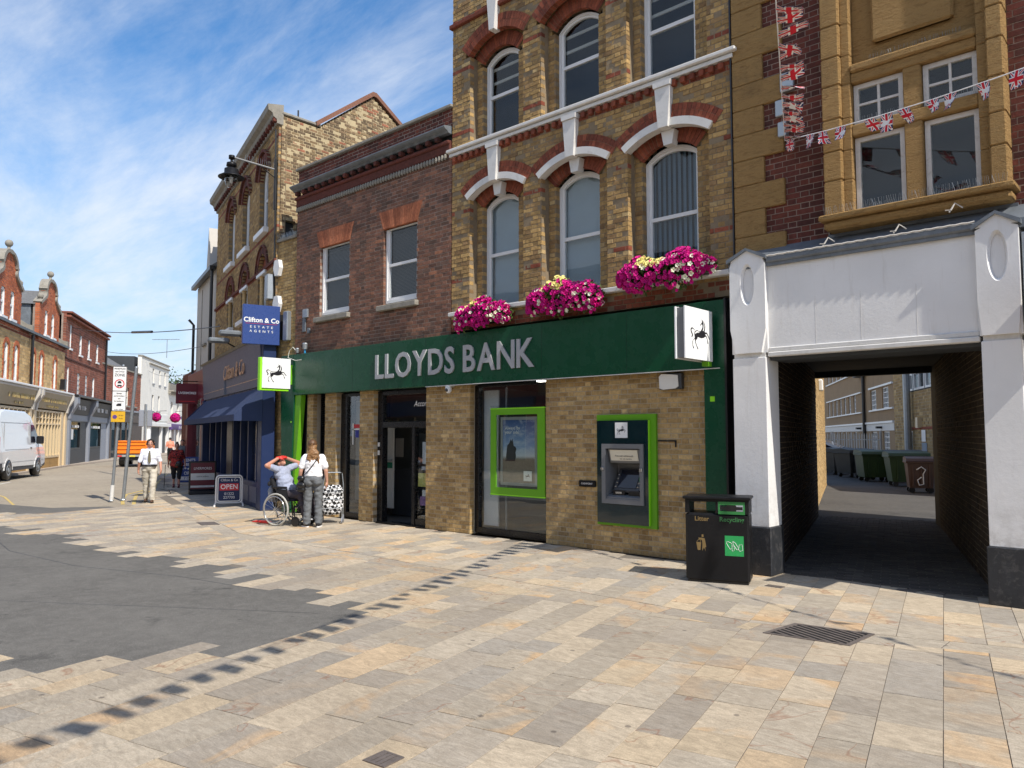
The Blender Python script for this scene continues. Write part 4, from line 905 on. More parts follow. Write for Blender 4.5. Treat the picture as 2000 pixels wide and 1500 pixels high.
dl = MB(); dl.ring([(0, .03), (.86, .03), (.86, 1.88), (0, 1.88)], [(.09, .19), (.78, .19), (.78, 1.78), (.09, 1.78)], 0, .05); leaf = dl.build('leaf', 'dark_frame', door); leaf.location = (-11.58, .18, 0); leaf.rotation_euler = (0, 0, R(118))
box('pane', 'glass_clear', leaf, .085, .785, .02, .03, .185, 1.785)
hd = MB(); hd.tube([(.74, -.05, .8), (.74, -.05, 1.3)], .015, 8); hd.build('handle', 'chrome', leaf)
box('inner_screen', 'render_white', door, -13.42, -12.98, .75, .80, .2, 1.95); box('rail', 'grey_metal', door, -13.45, -12.92, .66, .70, 1.20, 1.24)
box('exit_plate', pbr('green exit plate', (.01, .22, .12), .4), door, -13.14, -12.98, .735, .748, 1.05, 1.17)
mb = MB(); mb.prism([(-13.42, .02), (-12.70, .02), (-12.70, 1.02), (-13.28, 1.02), (-13.38, .95), (-13.42, .84)], 1.1, 1.16); mb.build('counter', 'room', door)
box('notice', 'render_cream', door, -13.56, -13.30, 1.3, 1.31, 1.27, 1.68); box('inner_wall', 'room_grey', door, -14.9, -11.05, 2.2, 2.26, 0.02, 2.68)
for (xa, xb, za, zb, c) in ((-11.34, -11.14, 1.20, 1.62, (.7, .7, .7)), (-11.36, -11.16, 1.08, 1.15, (.55, .55, .58)), (-11.46, -11.12, .76, 1.02, (.62, .60, .18)), (-11.34, -11.16, .18 + .4, .70, (.75, .75, .74)), (-11.40, -11.13, .40, .575, (.34, .20, .40))):
    nt = box('notice', pbr('notice paper', c, .6, var=.05), door, xa, xb, .166, .168, za, zb)
box('threshold', 'dark_frame', door, -12.62, -11.08, -.0, .3, .003, .016); box('keypad', 'render_white', door, -12.63, -12.58, .082, .1, 1.35, 1.44); box('keypad', 'render_white', door, -12.63, -12.58, .082, .1, 1.52, 1.60)
# window stickers of the narrow window
box('sticker', 'red', bank, -13.55, -13.35, .158, .160, 1.90, 1.98); box('sticker', pbr('blue print', (.02, .03, .25), .5), bank, -13.5, -13.38, .158, .160, 1.70, 1.86); box('sticker', 'render_white', bank, -13.60, -13.56, .157, .159, 1.55, 2.0); box('sticker', 'render_white', bank, -13.60, -13.3, .157, .159, 1.86, 1.89)
# dome camera under the sign
cc = thing('dome_camera', 'white dome camera under the bank sign above the brick pier', 'camera', (-10.30, Y0 - .02, 2.60)); mb = MB(); mb.lathe([(.055, .06), (.062, .0), (.055, -.05), (.03, -.085)], 14, (0, -.10, 0)); mb.build('housing', 'white', cc); mb = MB(); mb.ell((0, -.145, -.03), .035, 10); mb.build('lens', 'screen', cc, True); box('bracket', 'white', cc, -.03, .03, -.1, .02, .03, .07)
# projecting signs
def blade(x, label, edge):
    t = thing('projecting_sign', label, 'sign', (x, Y0 - .07, 3.09 if edge == 'white' else 3.15))
    if edge == 'white':
        box('panel', 'sign_white', t, .035, .06, -.88, -.16, -.355, .325, b=.004); box('panel', 'sign_white', t, -.10, -.075, -.88, -.16, -.355, .325, b=.004); box('core', 'atm_grey', t, -.072, .032, -.855, -.17, -.34, .31); box('tab', 'lime', t, -.03, .05, -.30, -.18, -.42, -.355)
        hx = .0605
    else:
        box('panel', 'sign_white', t, .035, .06, -.84, -.14, -.355, .325, b=.004); box('core', 'lime_bright', t, -.075, .034, -.88, -.16, -.41, .325, b=.01); hx = .0605; box('bracket', 'lime', t, -.03, .03, -.16, -.02, -.25, .2)
    mb = MB(); f = lambda q: (-.50 + ((q[0] - 215) / 1000 - .5) * .70, -.015 + ((1260 - q[1]) / 1120 - .5) * .68)
    for poly in (HB, HT): mb.prism([f(q) for q in poly], hx, hx + .0012, axis='x')
    for poly in (HW, HW2): mb.prism([f(q) for q in poly], hx + .0013, hx + .002, 1, axis='x')
    mb.build('horse_emblem', ['print_black', 'sign_white'], t)
blade(-5.02, 'white projecting sign with a black horse at the right end of the green bank sign', 'white')
blade(-15.54, 'lime edged white projecting sign with a black horse left of the green bank sign', 'lime')
for k, (xx, zz_) in enumerate(((-15.05, 3.72), (-15.36, 3.66))):
    t = thing('security_camera', ('larger', 'smaller')[k] + ' white camera on top of the left end of the green bank sign', 'camera', (xx, Y0 - .12, zz_)); mb = MB(); mb.lathe([(.05 - .02 * k, -.04), (.06 - .02 * k, .08 - .03 * k), (.055 - .02 * k, .1 - .03 * k)], 12, (0, 0, 0)); mb.build('housing', 'grey_metal', t); mb = MB(); mb.tube([(0, 0, -.13 + .06 * k), (0, 0, -.03)], .02, 8); mb.build('mount', pbr('blue fitting', (.02, .25, .5), .4) if k == 0 else 'black', t)
mb = MB(); mb.tube([(0, 0, 0), (-.12, -.02, .10), (-.22, -.05, .02), (-.25, -.06, -.14), (.05, -.05, -.22), (.3, -.06, -.22)], .007, 6); o = mb.build('cable', 'render_white', None, loc=(-15.38, Y0 - .13, 3.66)); tag(o, 'thin white cable looping over the left end of the bank sign', 'cable')
# flower boxes
def petal_mesh(name, c, c2, throat):
    t = NT(name); d = t.n('ShaderNodeVectorMath', {0: t.n('ShaderNodeTexCoord').outputs['Object']}, operation='LENGTH').outputs['Value']
    col = t.mix(t.rnd(), c, c2); col = t.mix(t.rng(d, .006, .016, .85, 0), col, throat); t.bsdf(col, .6, 0, None, 0, .2); return t.m
M['pet_mag'] = petal_mesh('magenta petunia', (.62, .006, .20), (.38, .004, .16), (.12, .0, .06)); M['pet_pur'] = petal_mesh('dark purple petunia', (.12, .004, .08), (.20, .006, .10), (.03, 0, .02))
M['pet_yel'] = petal_mesh('pale yellow petunia', (.72, .62, .18), (.78, .70, .30), (.45, .40, .06)); M['pet_whi'] = petal_mesh('white petunia', (.75, .74, .62), (.8, .78, .55), (.5, .5, .15))
M['leaf'] = NT('t').m
def leafmat(name, c1, c2, rough=.6):
    t = NT(name); c = t.mix(t.rnd(3.1), c1, c2); c = t.mix(t.rng(t.noise(1.2, 3), .4, .65, 0, .4), c, tuple(v * .5 for v in c1))
    b = t.bsdf(c, rough, 0, None, 0, .25); return t.m
M['leaf'] = leafmat('petunia leaves', (.05, .095, .02), (.10, .15, .035)); M['tree_leaf'] = leafmat('tree leaves', (.035, .07, .018), (.075, .11, .03))
def bloom(mat):
    mb = MB(); n = 10; vs = [(0, -.002, 0)]
    for j in range(n): a = 2 * math.pi * j / n; r = .036 if j % 2 == 0 else .027; vs.append((math.cos(a) * r * .45, -.010, math.sin(a) * r * .45))
    for j in range(n): a = 2 * math.pi * j / n; r = .036 if j % 2 == 0 else .027; vs.append((math.cos(a) * r, -.012 - (.006 if j % 2 else 0), math.sin(a) * r))
    vs.append((0, .03, 0)); fs = [(0, 1 + (j + 1) % n, 1 + j) for j in range(n)] + [(1 + j, 1 + (j + 1) % n, 11 + (j + 1) % n, 11 + j) for j in range(n)] + [(21, 11 + j, 11 + (j + 1) % n) for j in range(n)]
    mb.add(vs, [f[::-1] for f in fs]); return mb, mb.mesh('blossom', mat)
BL = {k: bloom(k) for k in ('pet_mag', 'pet_pur', 'pet_yel', 'pet_whi')}
def leaves(mb, c, n, rg, size=.05):
    for _ in range(n):
        p = Vector(c(rg)); d = Vector((rg.gauss(0, 1), rg.gauss(-.3, 1), rg.gauss(.2, 1))).normalized(); s = d.cross(Vector((rg.gauss(0, 1), rg.gauss(0, 1), rg.gauss(0, 1)))).normalized()
        L = size * rg.uniform(.7, 1.3); mb.add([p, p + d * L * .5 + s * L * .28, p + d * L, p + d * L * .5 - s * L * .28], [(0, 1, 2, 3)])
def flowers(x, w, z, label, seed, purple=False, hang=.28, up=.18):
    rg = random.Random(seed); t = thing('flower_box', label, 'flower box', (x, Y0 - .14, z), group='petunia boxes along the sill of the tall building')
    mb = MB(); mb.bbox(-w * .42, w * .42, -.10, .10, -.02, .17, b=.01); mb.build('planter', 'black', t)
    def surf(rg):
        u = rg.uniform(-1, 1); th = rg.uniform(-.9, 1.35)           # around the front of a drooping roll
        r = (1 - abs(u) ** 3.2) ** .5; sag = .10 * math.sin(u * 2.2 + seed) 
        yy = -math.cos(th) * .27 * r; zz = .14 + math.sin(th) * (up if th > 0 else hang) * r * (1 + .25 * math.sin(u * 7 + seed)) + sag * .3 - .08 * (1 - r)
        if th < 0: zz -= .05 * rg.random()
        return u * w / 2, yy, zz, th, u
    lm = MB(); leaves(lm, lambda g: (lambda q: (q[0] * .98, q[1] * g.uniform(.3, 1.0), .13 + (q[2] - .13) * g.uniform(.35, 1.12)))(surf(g)), int(1900 * w), rg, .06)
    lm.build('foliage', 'leaf', t, kind='stuff')
    items = []
    for _ in range(int(360 * w)):
        xx, yy, zz, th, u = surf(rg); k = rg.uniform(.93, 1.14)
        m = 'pet_mag'
        q = rg.random()
        if q < .06: m = 'pet_whi'
        if th > .35 and abs(u + .15) < .28 and rg.random() < .8: m = 'pet_yel'
        elif th > .9 and purple and rg.random() < .8: m = 'pet_pur'
        elif u > .45 and th < .1 and rg.random() < .22: m = 'pet_whi'
        items.append((Vector((xx, yy * k - .01, .14 + (zz - .14) * k)), th, m, rg.uniform(.8, 1.2)))
    items.sort(key=lambda q: q[0].y); rest = MB(); mats = list(BL)
    for i, (p, th, m, s) in enumerate(items):
        d = Vector((rg.gauss(.12, .35), -math.cos(th) - .25, math.sin(th) * .8 + rg.gauss(.15, .3))).normalized(); q = d.to_track_quat('-Y', 'Z')
        if i < 200: o = link('blossom', BL[m][1], t, p); o.rotation_euler = q.to_euler(); o.scale = (s, s, s)
        else: rest.add([p + q @ (Vector(v) * s) for v in BL[m][0].v], BL[m][0].f, mats.index(m))
    rest.build('blossoms', mats, t, kind='stuff')
flowers(-9.35, 1.30, 3.72, 'magenta and yellow petunias spilling from the sill box at the left, smallest of the three', 1, hang=.26, up=.20)
flowers(-7.55, 1.50, 3.78, 'magenta petunias with dark purple ones on top in the middle sill box', 2, True, hang=.30, up=.24)
flowers(-5.72, 1.58, 3.98, 'magenta petunias with white ones in the sill box nearest the white archway', 5, hang=.30, up=.20)
# ------------------------------------------------------------ ochre stone and dark red brick building with the white archway
sb = thing('stone_building', 'dark red brick building with ochre stone window bay and corner blocks above the white archway', 'building', (0, Y0, 0))
def topcut(z): return None
zq = 4.05; k = 0
while zq < 12.2:
    x1 = -4.0 if k % 2 == 0 else -4.27
    mb = MB(); mb.bbox(-4.70, x1, -.045, .12, zq + .003, zq + .347, b=.008); mb.build('stone_block', 'stone', sb); zq += .35; k += 1
hz = rect_hole(-3.45, -1.50, 4.2, 12.3)
wallpart(sb, -4.62, 2.2, 3.3, 12.3, [hz], 'brick_dark', 'mortar_pink', y=0, seed=31, name='wall', nind=300)
# bay: piers, mullion, transoms, sill, head, panel
def stn(name, *a, b=.012, m='stone'): return box(name, m, sb, *a, b=b)
z = 4.42; k = 0
while z < 12.2:
    h = (.42, .36, .40)[k % 3]
    mb = MB(); mb.bbox(-3.42, -3.20, -.26, .1, z + .002, z + h - .002, b=.014); mb.bbox(-3.20, -3.10, -.19, .1, z + .002, z + h - .002, b=.006); mb.build('stone_block', 'stone', sb)
    mb = MB(); mb.bbox(-1.76, -1.66, -.19, .1, z + .002, z + h - .002, b=.006); mb.bbox(-1.66, -1.50, -.26, .1, z + .002, z + h - .002, b=.014); mb.build('stone_block', 'stone', sb)
    z += h; k += 1
stn('mullion', -2.52, -2.33, -.16, .1, 4.42, 5.36); stn('mullion', -2.52, -2.33, -.16, .1, 5.50, 6.02)
stn('transom', -3.10, -1.76, -.17, .1, 5.36, 5.50); stn('lintel', -3.10, -1.76, -.17, .1, 6.02, 6.14); stn('moulding', -3.10, -1.76, -.21, .1, 6.14, 6.24, b=.02)
mb = MB(); mb.bbox(-3.48, -1.44, -.32, .1, 4.35, 4.42, b=.015); mb.bbox(-3.44, -1.48, -.26, .1, 4.24, 4.35, b=.03); mb.build('sill', 'stone', sb)
stn('panel_ground', -3.10, -1.76, -.06, .1, 6.24, 12.2, b=.004); stn('panel', -2.86, -1.98, -.14, -.05, 6.46, 7.5, b=.03); stn('panel', -2.86, -1.98, -.14, -.05, 7.8, 9.5, b=.03)
M['white_flake'] = pbr('flaking white window paint', (.60, .58, .54), .6, var=.1, vs=8, bump=.4, bs=40, dirt=.5, dcol=(.25, .2, .14))
def casement(x0, x1, z0, z1, cross):
    mb = MB(); f = .055
    mb.ring([(x0, z0), (x1, z0), (x1, z1), (x0, z1)], [(x0 + f, z0 + f), (x1 - f, z0 + f), (x1 - f, z1 - f), (x0 + f, z1 - f)], -.09, -.03)
    if cross: mb.box((x0 + x1) / 2 - .014, (x0 + x1) / 2 + .014, -.08, -.04, z0 + f, z1 - f); mb.box(x0 + f, x1 - f, -.078, -.042, (z0 + z1) / 2 - .014, (z0 + z1) / 2 + .014)
    w = mb.build('window', 'white_flake', sb); box('pane', 'glass', w, x0 + f - .003, x1 - f + .003, -.062, -.056, z0 + f - .003, z1 - f + .003)
for (a, b) in ((-3.09, -2.53), (-2.32, -1.77)): casement(a, b, 4.43, 5.35, False); casement(a, b, 5.51, 6.01, True)
mb = MB(); mb.box(-3.2, -1.7, .35, .4, 4.2, 6.3); mb.build('room_back', 'room', sb)
mb = MB()
for (a, b, zz) in ((-3.06, -2.55, 4.43), (-2.30, -1.79, 4.43), (-3.06, -2.55, 5.51), (-2.30, -1.79, 5.51), (-2.9, -1.9, 6.24), (-3.4, -1.5, 4.42)):
    x = a
    while x < b: y = -.11 if zz != 4.42 else -.32; mb.tube([(x, y, zz), (x + random.uniform(-.02, .02), y - .02, zz + .085)], .0014, 3); x += .022
mb.build('pigeon_spikes', 'grey_metal', sb)
# lead flashing and masses
mb = MB(); mb.prism([(-.33, 4.0), (.0, 4.22), (.0, 3.9), (-.33, 3.9)], -4.66, 2.2, axis='x'); mb.build('lead_flashing', 'lead', sb)
mb = MB(); mb.box(-3.46, -1.46, -.03, .1, 3.9, 4.24); mb.build('lead_apron', 'lead', sb)
mb = MB(); mb.box(-4.70, 2.2, .42, 7.4, 3.32, 12.3); mb.box(-4.68, -4.62, .1, .42, 3.3, 12.3); mb.box(-4.7, 2.2, .1, .42, 12.0, 12.3); mb.box(-4.6, -3.4, .11, .42, 3.4, 12.); mb.box(-1.5, 2.2, .11, .42, 3.4, 12.)
mb.box(-3.1, -1.7, .10, .42, 6.05, 12.); mb.build('building_mass', 'room', sb)
mb = MB(); mb.prism([(-1.45, .02), (2.2, .02), (2.2, 7.4), (-4.15, 7.4), (-4.2, 7.4)], 0, 3.32, axis='z'); mb.prism([(-4.50, .25), (-6.55, 7.2), (-9, 7.2), (-9, 4.4), (-6.1, 4.4), (-5.2, .30)], 0, 3.32, axis='z'); mb.build('side_mass', 'room', sb)
mb = MB(); mb.prism([(-4.7, .0), (-1.4, .0), (-3.7, 7.4), (-7.1, 7.4)], 3.12, 3.32, axis='z'); mb.build('passage_ceiling', 'room', sb)
mb = MB(); mb.prism([(-6.9, 7.2), (-3.7, 7.2), (-3.7, 7.4), (-6.9, 7.4)], 3.0, 3.12, axis='z'); mb.build('beam', 'room', sb)
# white portal
po = thing('white_archway', 'white painted shopfront archway with two pillars around the dark passage', 'archway', (0, Y0, 0))
def pillar(x0, x1, zt):
    mb = MB(); mb.bbox(x0 + .015, x1 - .015, -.35, .02, .60, 2.74, b=.006); sh = mb.build('pillar_shaft', 'portal_white', po)
    mb = MB(); mb.bbox(x0 - .01, x1 + .01, -.37, .02, 0, .60, b=.01); mb.build('plinth', 'black_paint', po)
    box('shadow_gap', 'white_worn', po, x0 + .03, x1 - .03, -.33, .02, 2.74, 2.80)
    cxx, czz = (x0 + x1) / 2, zt - .44; n = 32; out = []; inn = []; inn2 = []
    xo0, xo1, zo0, zo1 = x0 - .0, x1 + .0, 2.80, zt - .12
    for i in range(n):
        a = 2 * math.pi * i / n; dx, dz = math.cos(a), math.sin(a)
        hx = (xo1 - xo0) / 2; up = zo1 - czz; dn = czz - zo0; hz_ = up if dz > 0 else dn
        s = min(hx / max(abs(dx), 1e-6), hz_ / max(abs(dz), 1e-6)); out.append((cxx + dx * s, czz + dz * s)); inn.append((cxx + dx * .095, czz + dz * .27)); inn2.append((cxx + dx * .07, czz + dz * .235))
    mb = MB(); mb.ring(out, inn, -.37, -.32); mb.prism([(x0, zt - .12), (x1, zt - .12), (cxx, zt - .0)], -.37, .02); mb.box(x0, x1, -.322, .02, 2.80, zt - .12)
    vs = [(p[0], -.369, p[1]) for p in inn] + [(p[0], -.326, p[1]) for p in inn2]; mb.add(vs, [(i, (i + 1) % n, n + (i + 1) % n, n + i) for i in range(n)] + [tuple(range(2 * n - 1, n - 1, -1))][:0])
    mb.build('pillar_head', 'portal_white', po)
    mb = MB(); mb.prism([(x0 - .03, zt - .14), (cxx, zt - .0), (cxx, zt + .035), (x0 - .03, zt - .09)], -.40, .0); mb.prism([(x1 + .03, zt - .14), (x1 + .03, zt - .09), (cxx, zt + .035), (cxx, zt - .0)], -.40, .0); mb.build('lead_cap', 'lead', po)
pillar(-4.63, -4.15, 4.13); pillar(-1.81, -1.42, 4.07)
mb = MB(); mb.box(-4.15, -1.81, -.29, .02, 2.86, 3.94); pnl = mb.build('panel', 'portal_white', po)
for xx in (-3.55, -3.02, -2.42): mb = MB(); mb.box(xx - .003, xx + .003, -.2915, -.288, 2.86, 3.45); mb.build('joint', 'white_worn', pnl)
mb = MB(); mb.bbox(-4.15, -1.81, -.33, .02, 2.74, 2.80, b=.01); mb.bbox(-4.15, -1.81, -.31, .02, 2.80, 2.86, b=.01); mb.build('lower_trim', 'white_worn', po)
mb = MB(); mb.bbox(-4.15, -1.81, -.36, .0, 3.94, 4.02, b=.02); mb.build('lead_coping', 'lead', po)
mb = MB(); pts = [(-4.15 + i * .06, -.365 + .008 * (i % 2), 4.02 + .008 * (i % 2)) for i in range(40)]; mb.tube(pts, .011, 5)
for xx, zz in ((-3.42, 4.04), (-2.62, 4.05), (-2.05, 4.18)): mb.tube([(xx, -.34, zz), (xx + .05, -.30, zz + .10), (xx + .12, -.28, zz + .04)], .009, 5); mb.tube([(xx + .05, -.30, zz + .1), (xx + .02, -.34, zz + .02), (xx - .04, -.33, zz + .03)], .007, 5)
mb.build('rope_light', 'render_cream', po)
box('inner_beam', 'room', po, -4.15, -1.81, -.25, .3, 2.70, 2.76)
mb = MB(); mb.lathe([(.02, 0), (.14, .02), (.15, .05), (.10, .09)], 14, (0, 0, 0)); o = mb.build('bulkhead_lamp', 'render_cream', None, loc=(-2.25, Y0 + 1.0, 2.98)); tag(o, 'round cream lamp under the passage ceiling near the right hand wall', 'lamp')
# neighbour shop at the far right edge
nb_ = thing('blue_shop_sign', 'deep blue shop sign board at the right edge beside the right white pillar', 'sign', (0, Y0, 0)); box('board', pbr('deep blue panel', (.005, .012, .20), .3), nb_, -1.36, 1.9, -.30, -.02, 2.95, 3.80, b=.01); box('frame', 'grey_metal', nb_, -1.40, -1.36, -.32, .0, 2.90, 3.85)
ns = thing('neighbour_shopfront', 'pale shopfront right of the archway, only its edge in view', 'shopfront', (0, Y0, 0)); box('pilaster', 'portal_white', ns, -1.40, -1.15, -.2, .0, 0, 2.9); box('window_frame', 'dark_frame', ns, -1.15, 1.9, .0, .1, 0, 2.9)
# projecting sign beyond the edge (its shadow falls at the archway)
pg = thing('hanging_shop_sign', 'projecting sign of the shop right of the archway, just beyond the edge of the view', 'sign', (-1.0, Y0 - .3, 3.15)); box('panel', 'maroon', pg, -.04, .04, -.75, -.05, -.36, .36, b=.01); box('bracket', 'black_metal', pg, -.02, .02, -.8, .3, .36, .40)
# passage walls
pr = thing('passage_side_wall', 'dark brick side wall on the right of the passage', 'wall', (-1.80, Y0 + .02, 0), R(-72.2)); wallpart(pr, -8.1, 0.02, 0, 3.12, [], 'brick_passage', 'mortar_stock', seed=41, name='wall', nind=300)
pl = thing('passage_side_wall', 'dark brick side wall on the left of the passage', 'wall', (-4.22, Y0 + .02, 0), R(107.1)); wallpart(pl, 0, 7.45, 0, 3.12, [], 'brick_shade', 'mortar_stock', seed=42, name='wall', nind=120)
yl = thing('sunlit_yard_wall', 'sunlit yellow brick wall beyond the left side of the passage', 'wall', (-6.50, 16.78, 0), R(109.0)); wallpart(yl, 0.0, 11.3, 0, 6.6, [], 'brick_yellow', 'mortar_pale', seed=43, name='wall', nind=120, depth=.1)
box('backing', 'room', yl, 0.02, 11.2, .21, 4., 0, 6.6)
t = thing('alarm_box', 'white alarm box on the sunlit yard wall seen through the passage', 'alarm box', (-7.35, 19.42, 3.0), R(109.4)); box('housing', 'white', t, -.12, .12, -.12, 0, -.15, .15, b=.03)
t = thing('wall_lamp', 'small black wall lamp above the alarm box on the sunlit yard wall', 'lamp', (-7.0, 18.4, 3.35), R(109.4)); mb = MB(); mb.tube([(0, 0, 0), (0, -.18, .06)], .02, 6); mb.ell((0, -.2, .04), .06, 8); mb.build('fitting', 'black', t)
# ---- yard buildings
ya = thing('tan_office_building', 'long tan rendered three storey building with rows of white barred windows behind the yard', 'building', (-20.56, 62.71, 0), R(-62.4))
def band_wall(t, x0, x1, ztop, mat, wins, depth=.2, name='wall'):
    """rendered wall with true openings: built as strips round the windows"""
    mb = MB(); rows = sorted({(w[2], w[3]) for w in wins}); zc = 0
    for (z0, z1) in rows:
        mb.box(x0, x1, 0, depth, zc, z0)
        xs = sorted([(w[0], w[1]) for w in wins if (w[2], w[3]) == (z0, z1)]); xc = x0
        for a, b in xs:
            if a > xc: mb.box(xc, a, .001, depth, z0, z1)
            xc = b
        mb.box(xc, x1, .001, depth, z0, z1); zc = z1
    mb.box(x0, x1, 0, depth, zc, ztop); return mb.build(name, mat, t)
wins = []
for (z0, z1) in ((.55, 2.0), (3.55, 4.95), (6.75, 8.2)):
    x = -17.3
    for k in range(7): wins.append((x, x + 1.15, z0, z1)); x += 2.45
    for a in ((4.6, 6.6), (8.6, 10.6)) if z0 < 6 else ((4.6, 10.0),)[:0]: wins.append((a[0], a[1], z0, z1))
band_wall(ya, -22, 12.2, 10.5, 'render_tan', wins)
box('mass', 'room', ya, -22, 12.2, .6, 9, 0, 10.4)
for (a, b, z0, z1) in wins:
    mb = MB(); f = .07; mb.ring([(a, z0), (b, z0), (b, z1), (a, z1)], [(a + f, z0 + f), (b - f, z0 + f), (b - f, z1 - f), (a + f, z1 - f)], .08, .14); n = 2 if b - a < 1.5 else 3
    for k in range(n): xx = a + (b - a) * (k + 1) / (n + 1); mb.box(xx - .03, xx + .03, .08, .13, z0 + f, z1 - f)
    for k in range(3): zz = z0 + (z1 - z0) * (k + 1) / 4; mb.box(a + f, b - f, .082, .128, zz - .025, zz + .025)
    w = mb.build('window', 'white', ya); box('pane', 'glass', w, a + f, b - f, .145, .155, z0 + f, z1 - f)
for (a, b, z0, z1) in ((-17.8, 1.2, 3.43, 3.53), (-17.8, 1.2, 4.97, 5.07), (4.4, 12.1, 3.43, 3.53), (4.4, 12.1, 5.02, 5.14), (-17.8, 1.2, 6.62, 6.72), (-22, 12.1, 2.55, 2.68)): box('ledge', 'white', ya, a, b, -.12, .0, z0, z1)
box('white_band', 'white_worn', ya, -22, 12.1, -.03, -.001, 2.05, 2.54)
mb = MB(); mb.tube([(2.7, -.15, 0), (2.7, -.15, 10.4)], .12, 8); mb.build('downpipe', 'black', ya)
for xx in (.6, 8.3): box('floodlight', 'black', ya, xx - .2, xx + .2, -.4, -.03, 2.2, 2.35)
box('air_duct', 'char', ya, .4, 3.2, -.5, -.01, 6.2, 6.7); box('white_door', 'white', ya, 1.3, 1.9, -.04, -.002, .0, 2.0)
yb = thing('brick_office_wing', 'dull yellow brick wing with tall white windows and fat grey downpipe in the yard', 'building', (-12.99, 45.19, 0), R(-62.4))
wb = [rect_hole(2.7, 8.6, 3.95, 6.4), rect_hole(2.4, 3.9, .1, 2.0)]
wallpart(yb, 0, 24, 0, 8.0, wb, 'brick_olive', 'mortar_new', seed=51, nind=40, course=.15, sl=.44, gap=.02)
box('mass', 'room', yb, .05, 24, .45, 8, 0, 8.0)
for (a, b) in ((2.75, 4.0), (4.2, 6.2), (6.4, 8.4)):
    mb = MB(); mb.ring([(a, 3.97), (b, 3.97), (b, 6.38), (a, 6.38)], [(a + .1, 4.07), (b - .1, 4.07), (b - .1, 6.28), (a + .1, 6.28)], .05, .15); mb.box((a + b) / 2 - .05, (a + b) / 2 + .05, .05, .14, 4.07, 6.28); mb.box(a + .1, b - .1, .06, .13, 4.75, 4.83); w = mb.build('window', 'white', yb); box('pane', 'glass', w, a + .1, b - .1, .10, .12, 4.07, 6.28)
mb = MB(); mb.ring([(2.4, .12), (3.9, .12), (3.9, 1.98), (2.4, 1.98)], [(2.5, .2), (3.8, .2), (3.8, 1.9), (2.5, 1.9)], .05, .15); mb.box(3.1, 3.2, .05, .14, .2, 1.9); w = mb.build('window', 'white', yb); box('pane', 'glass', w, 2.5, 3.8, .10, .12, .2, 1.9)
mb = MB(); mb.tube([(4.1, -.25, 0), (4.1, -.25, 8)], .17, 10); mb.build('downpipe', 'grey_metal', yb); box('meter_box', 'cream', yb, 5.4, 5.8, -.2, 0, 2.1, 2.6); box('door', pbr('grey blue door', (.14, .2, .28), .5), yb, 5.7, 6.6, -.02, .04, 0, 1.4); box('notice', 'white', yb, 5.8, 6.5, -.04, -.021, 1.45, 2.0)
box('lintel_band', 'brick_red', yb, 2.3, 9.4, -.03, 0, 2.03, 2.15)
# palisade fence, car, bins
pf = thing('palisade_fence', 'pale grey steel palisade fence in front of the tan building in the yard', 'fence', (-17.6, 42.5, 0), R(-20))
for z in (.5, 1.5): box('rail', 'grey_metal', pf, -3., 5.6, 0, .04, z, z + .05)
x = -3.
while x < 5.6:
    mb = MB(); mb.prism([(x, .1), (x + .06, .1), (x + .06, 1.75), (x + .03, 1.85), (x, 1.75)], -.02, 0); mb.build('pale', 'render_cream', pf); x += .15
for x in (-.0, 2.6, 5.5): box('post', 'render_cream', pf, x, x + .09, .04, .12, 0, 1.95)
M['car_white'] = pbr('white car paint', (.75, .76, .77), .2, var=.02, bump=0, coat=1.)
cr = thing('parked_car', 'white car parked behind the bins in the yard, only its roof in view', 'car', (-14.6, 37.5, 0), R(10))
pro = [(-2.1, .35), (-2.15, .75), (-1.9, .95), (-1.2, 1.0), (-.6, 1.45), (.7, 1.50), (1.5, 1.15), (2.1, 1.0), (2.15, .35)]
mb = MB(); mb.prism(pro, -.85, .85); mb.build('body', 'car_white', cr); mb = MB(); mb.prism([(-1.05, 1.0), (-.58, 1.38), (.62, 1.42), (1.3, 1.1), (1.3, 1.0)], -.86, .86); mb.build('window', 'screen', cr)
for xx in (-1.35, 1.35):
    for yy in (-.87, .67): mb = MB(); mb.lathe([(.32, 0), (.32, .2)], 16, (xx, yy, .32), axis='y'); mb.build('wheel', 'black', cr)
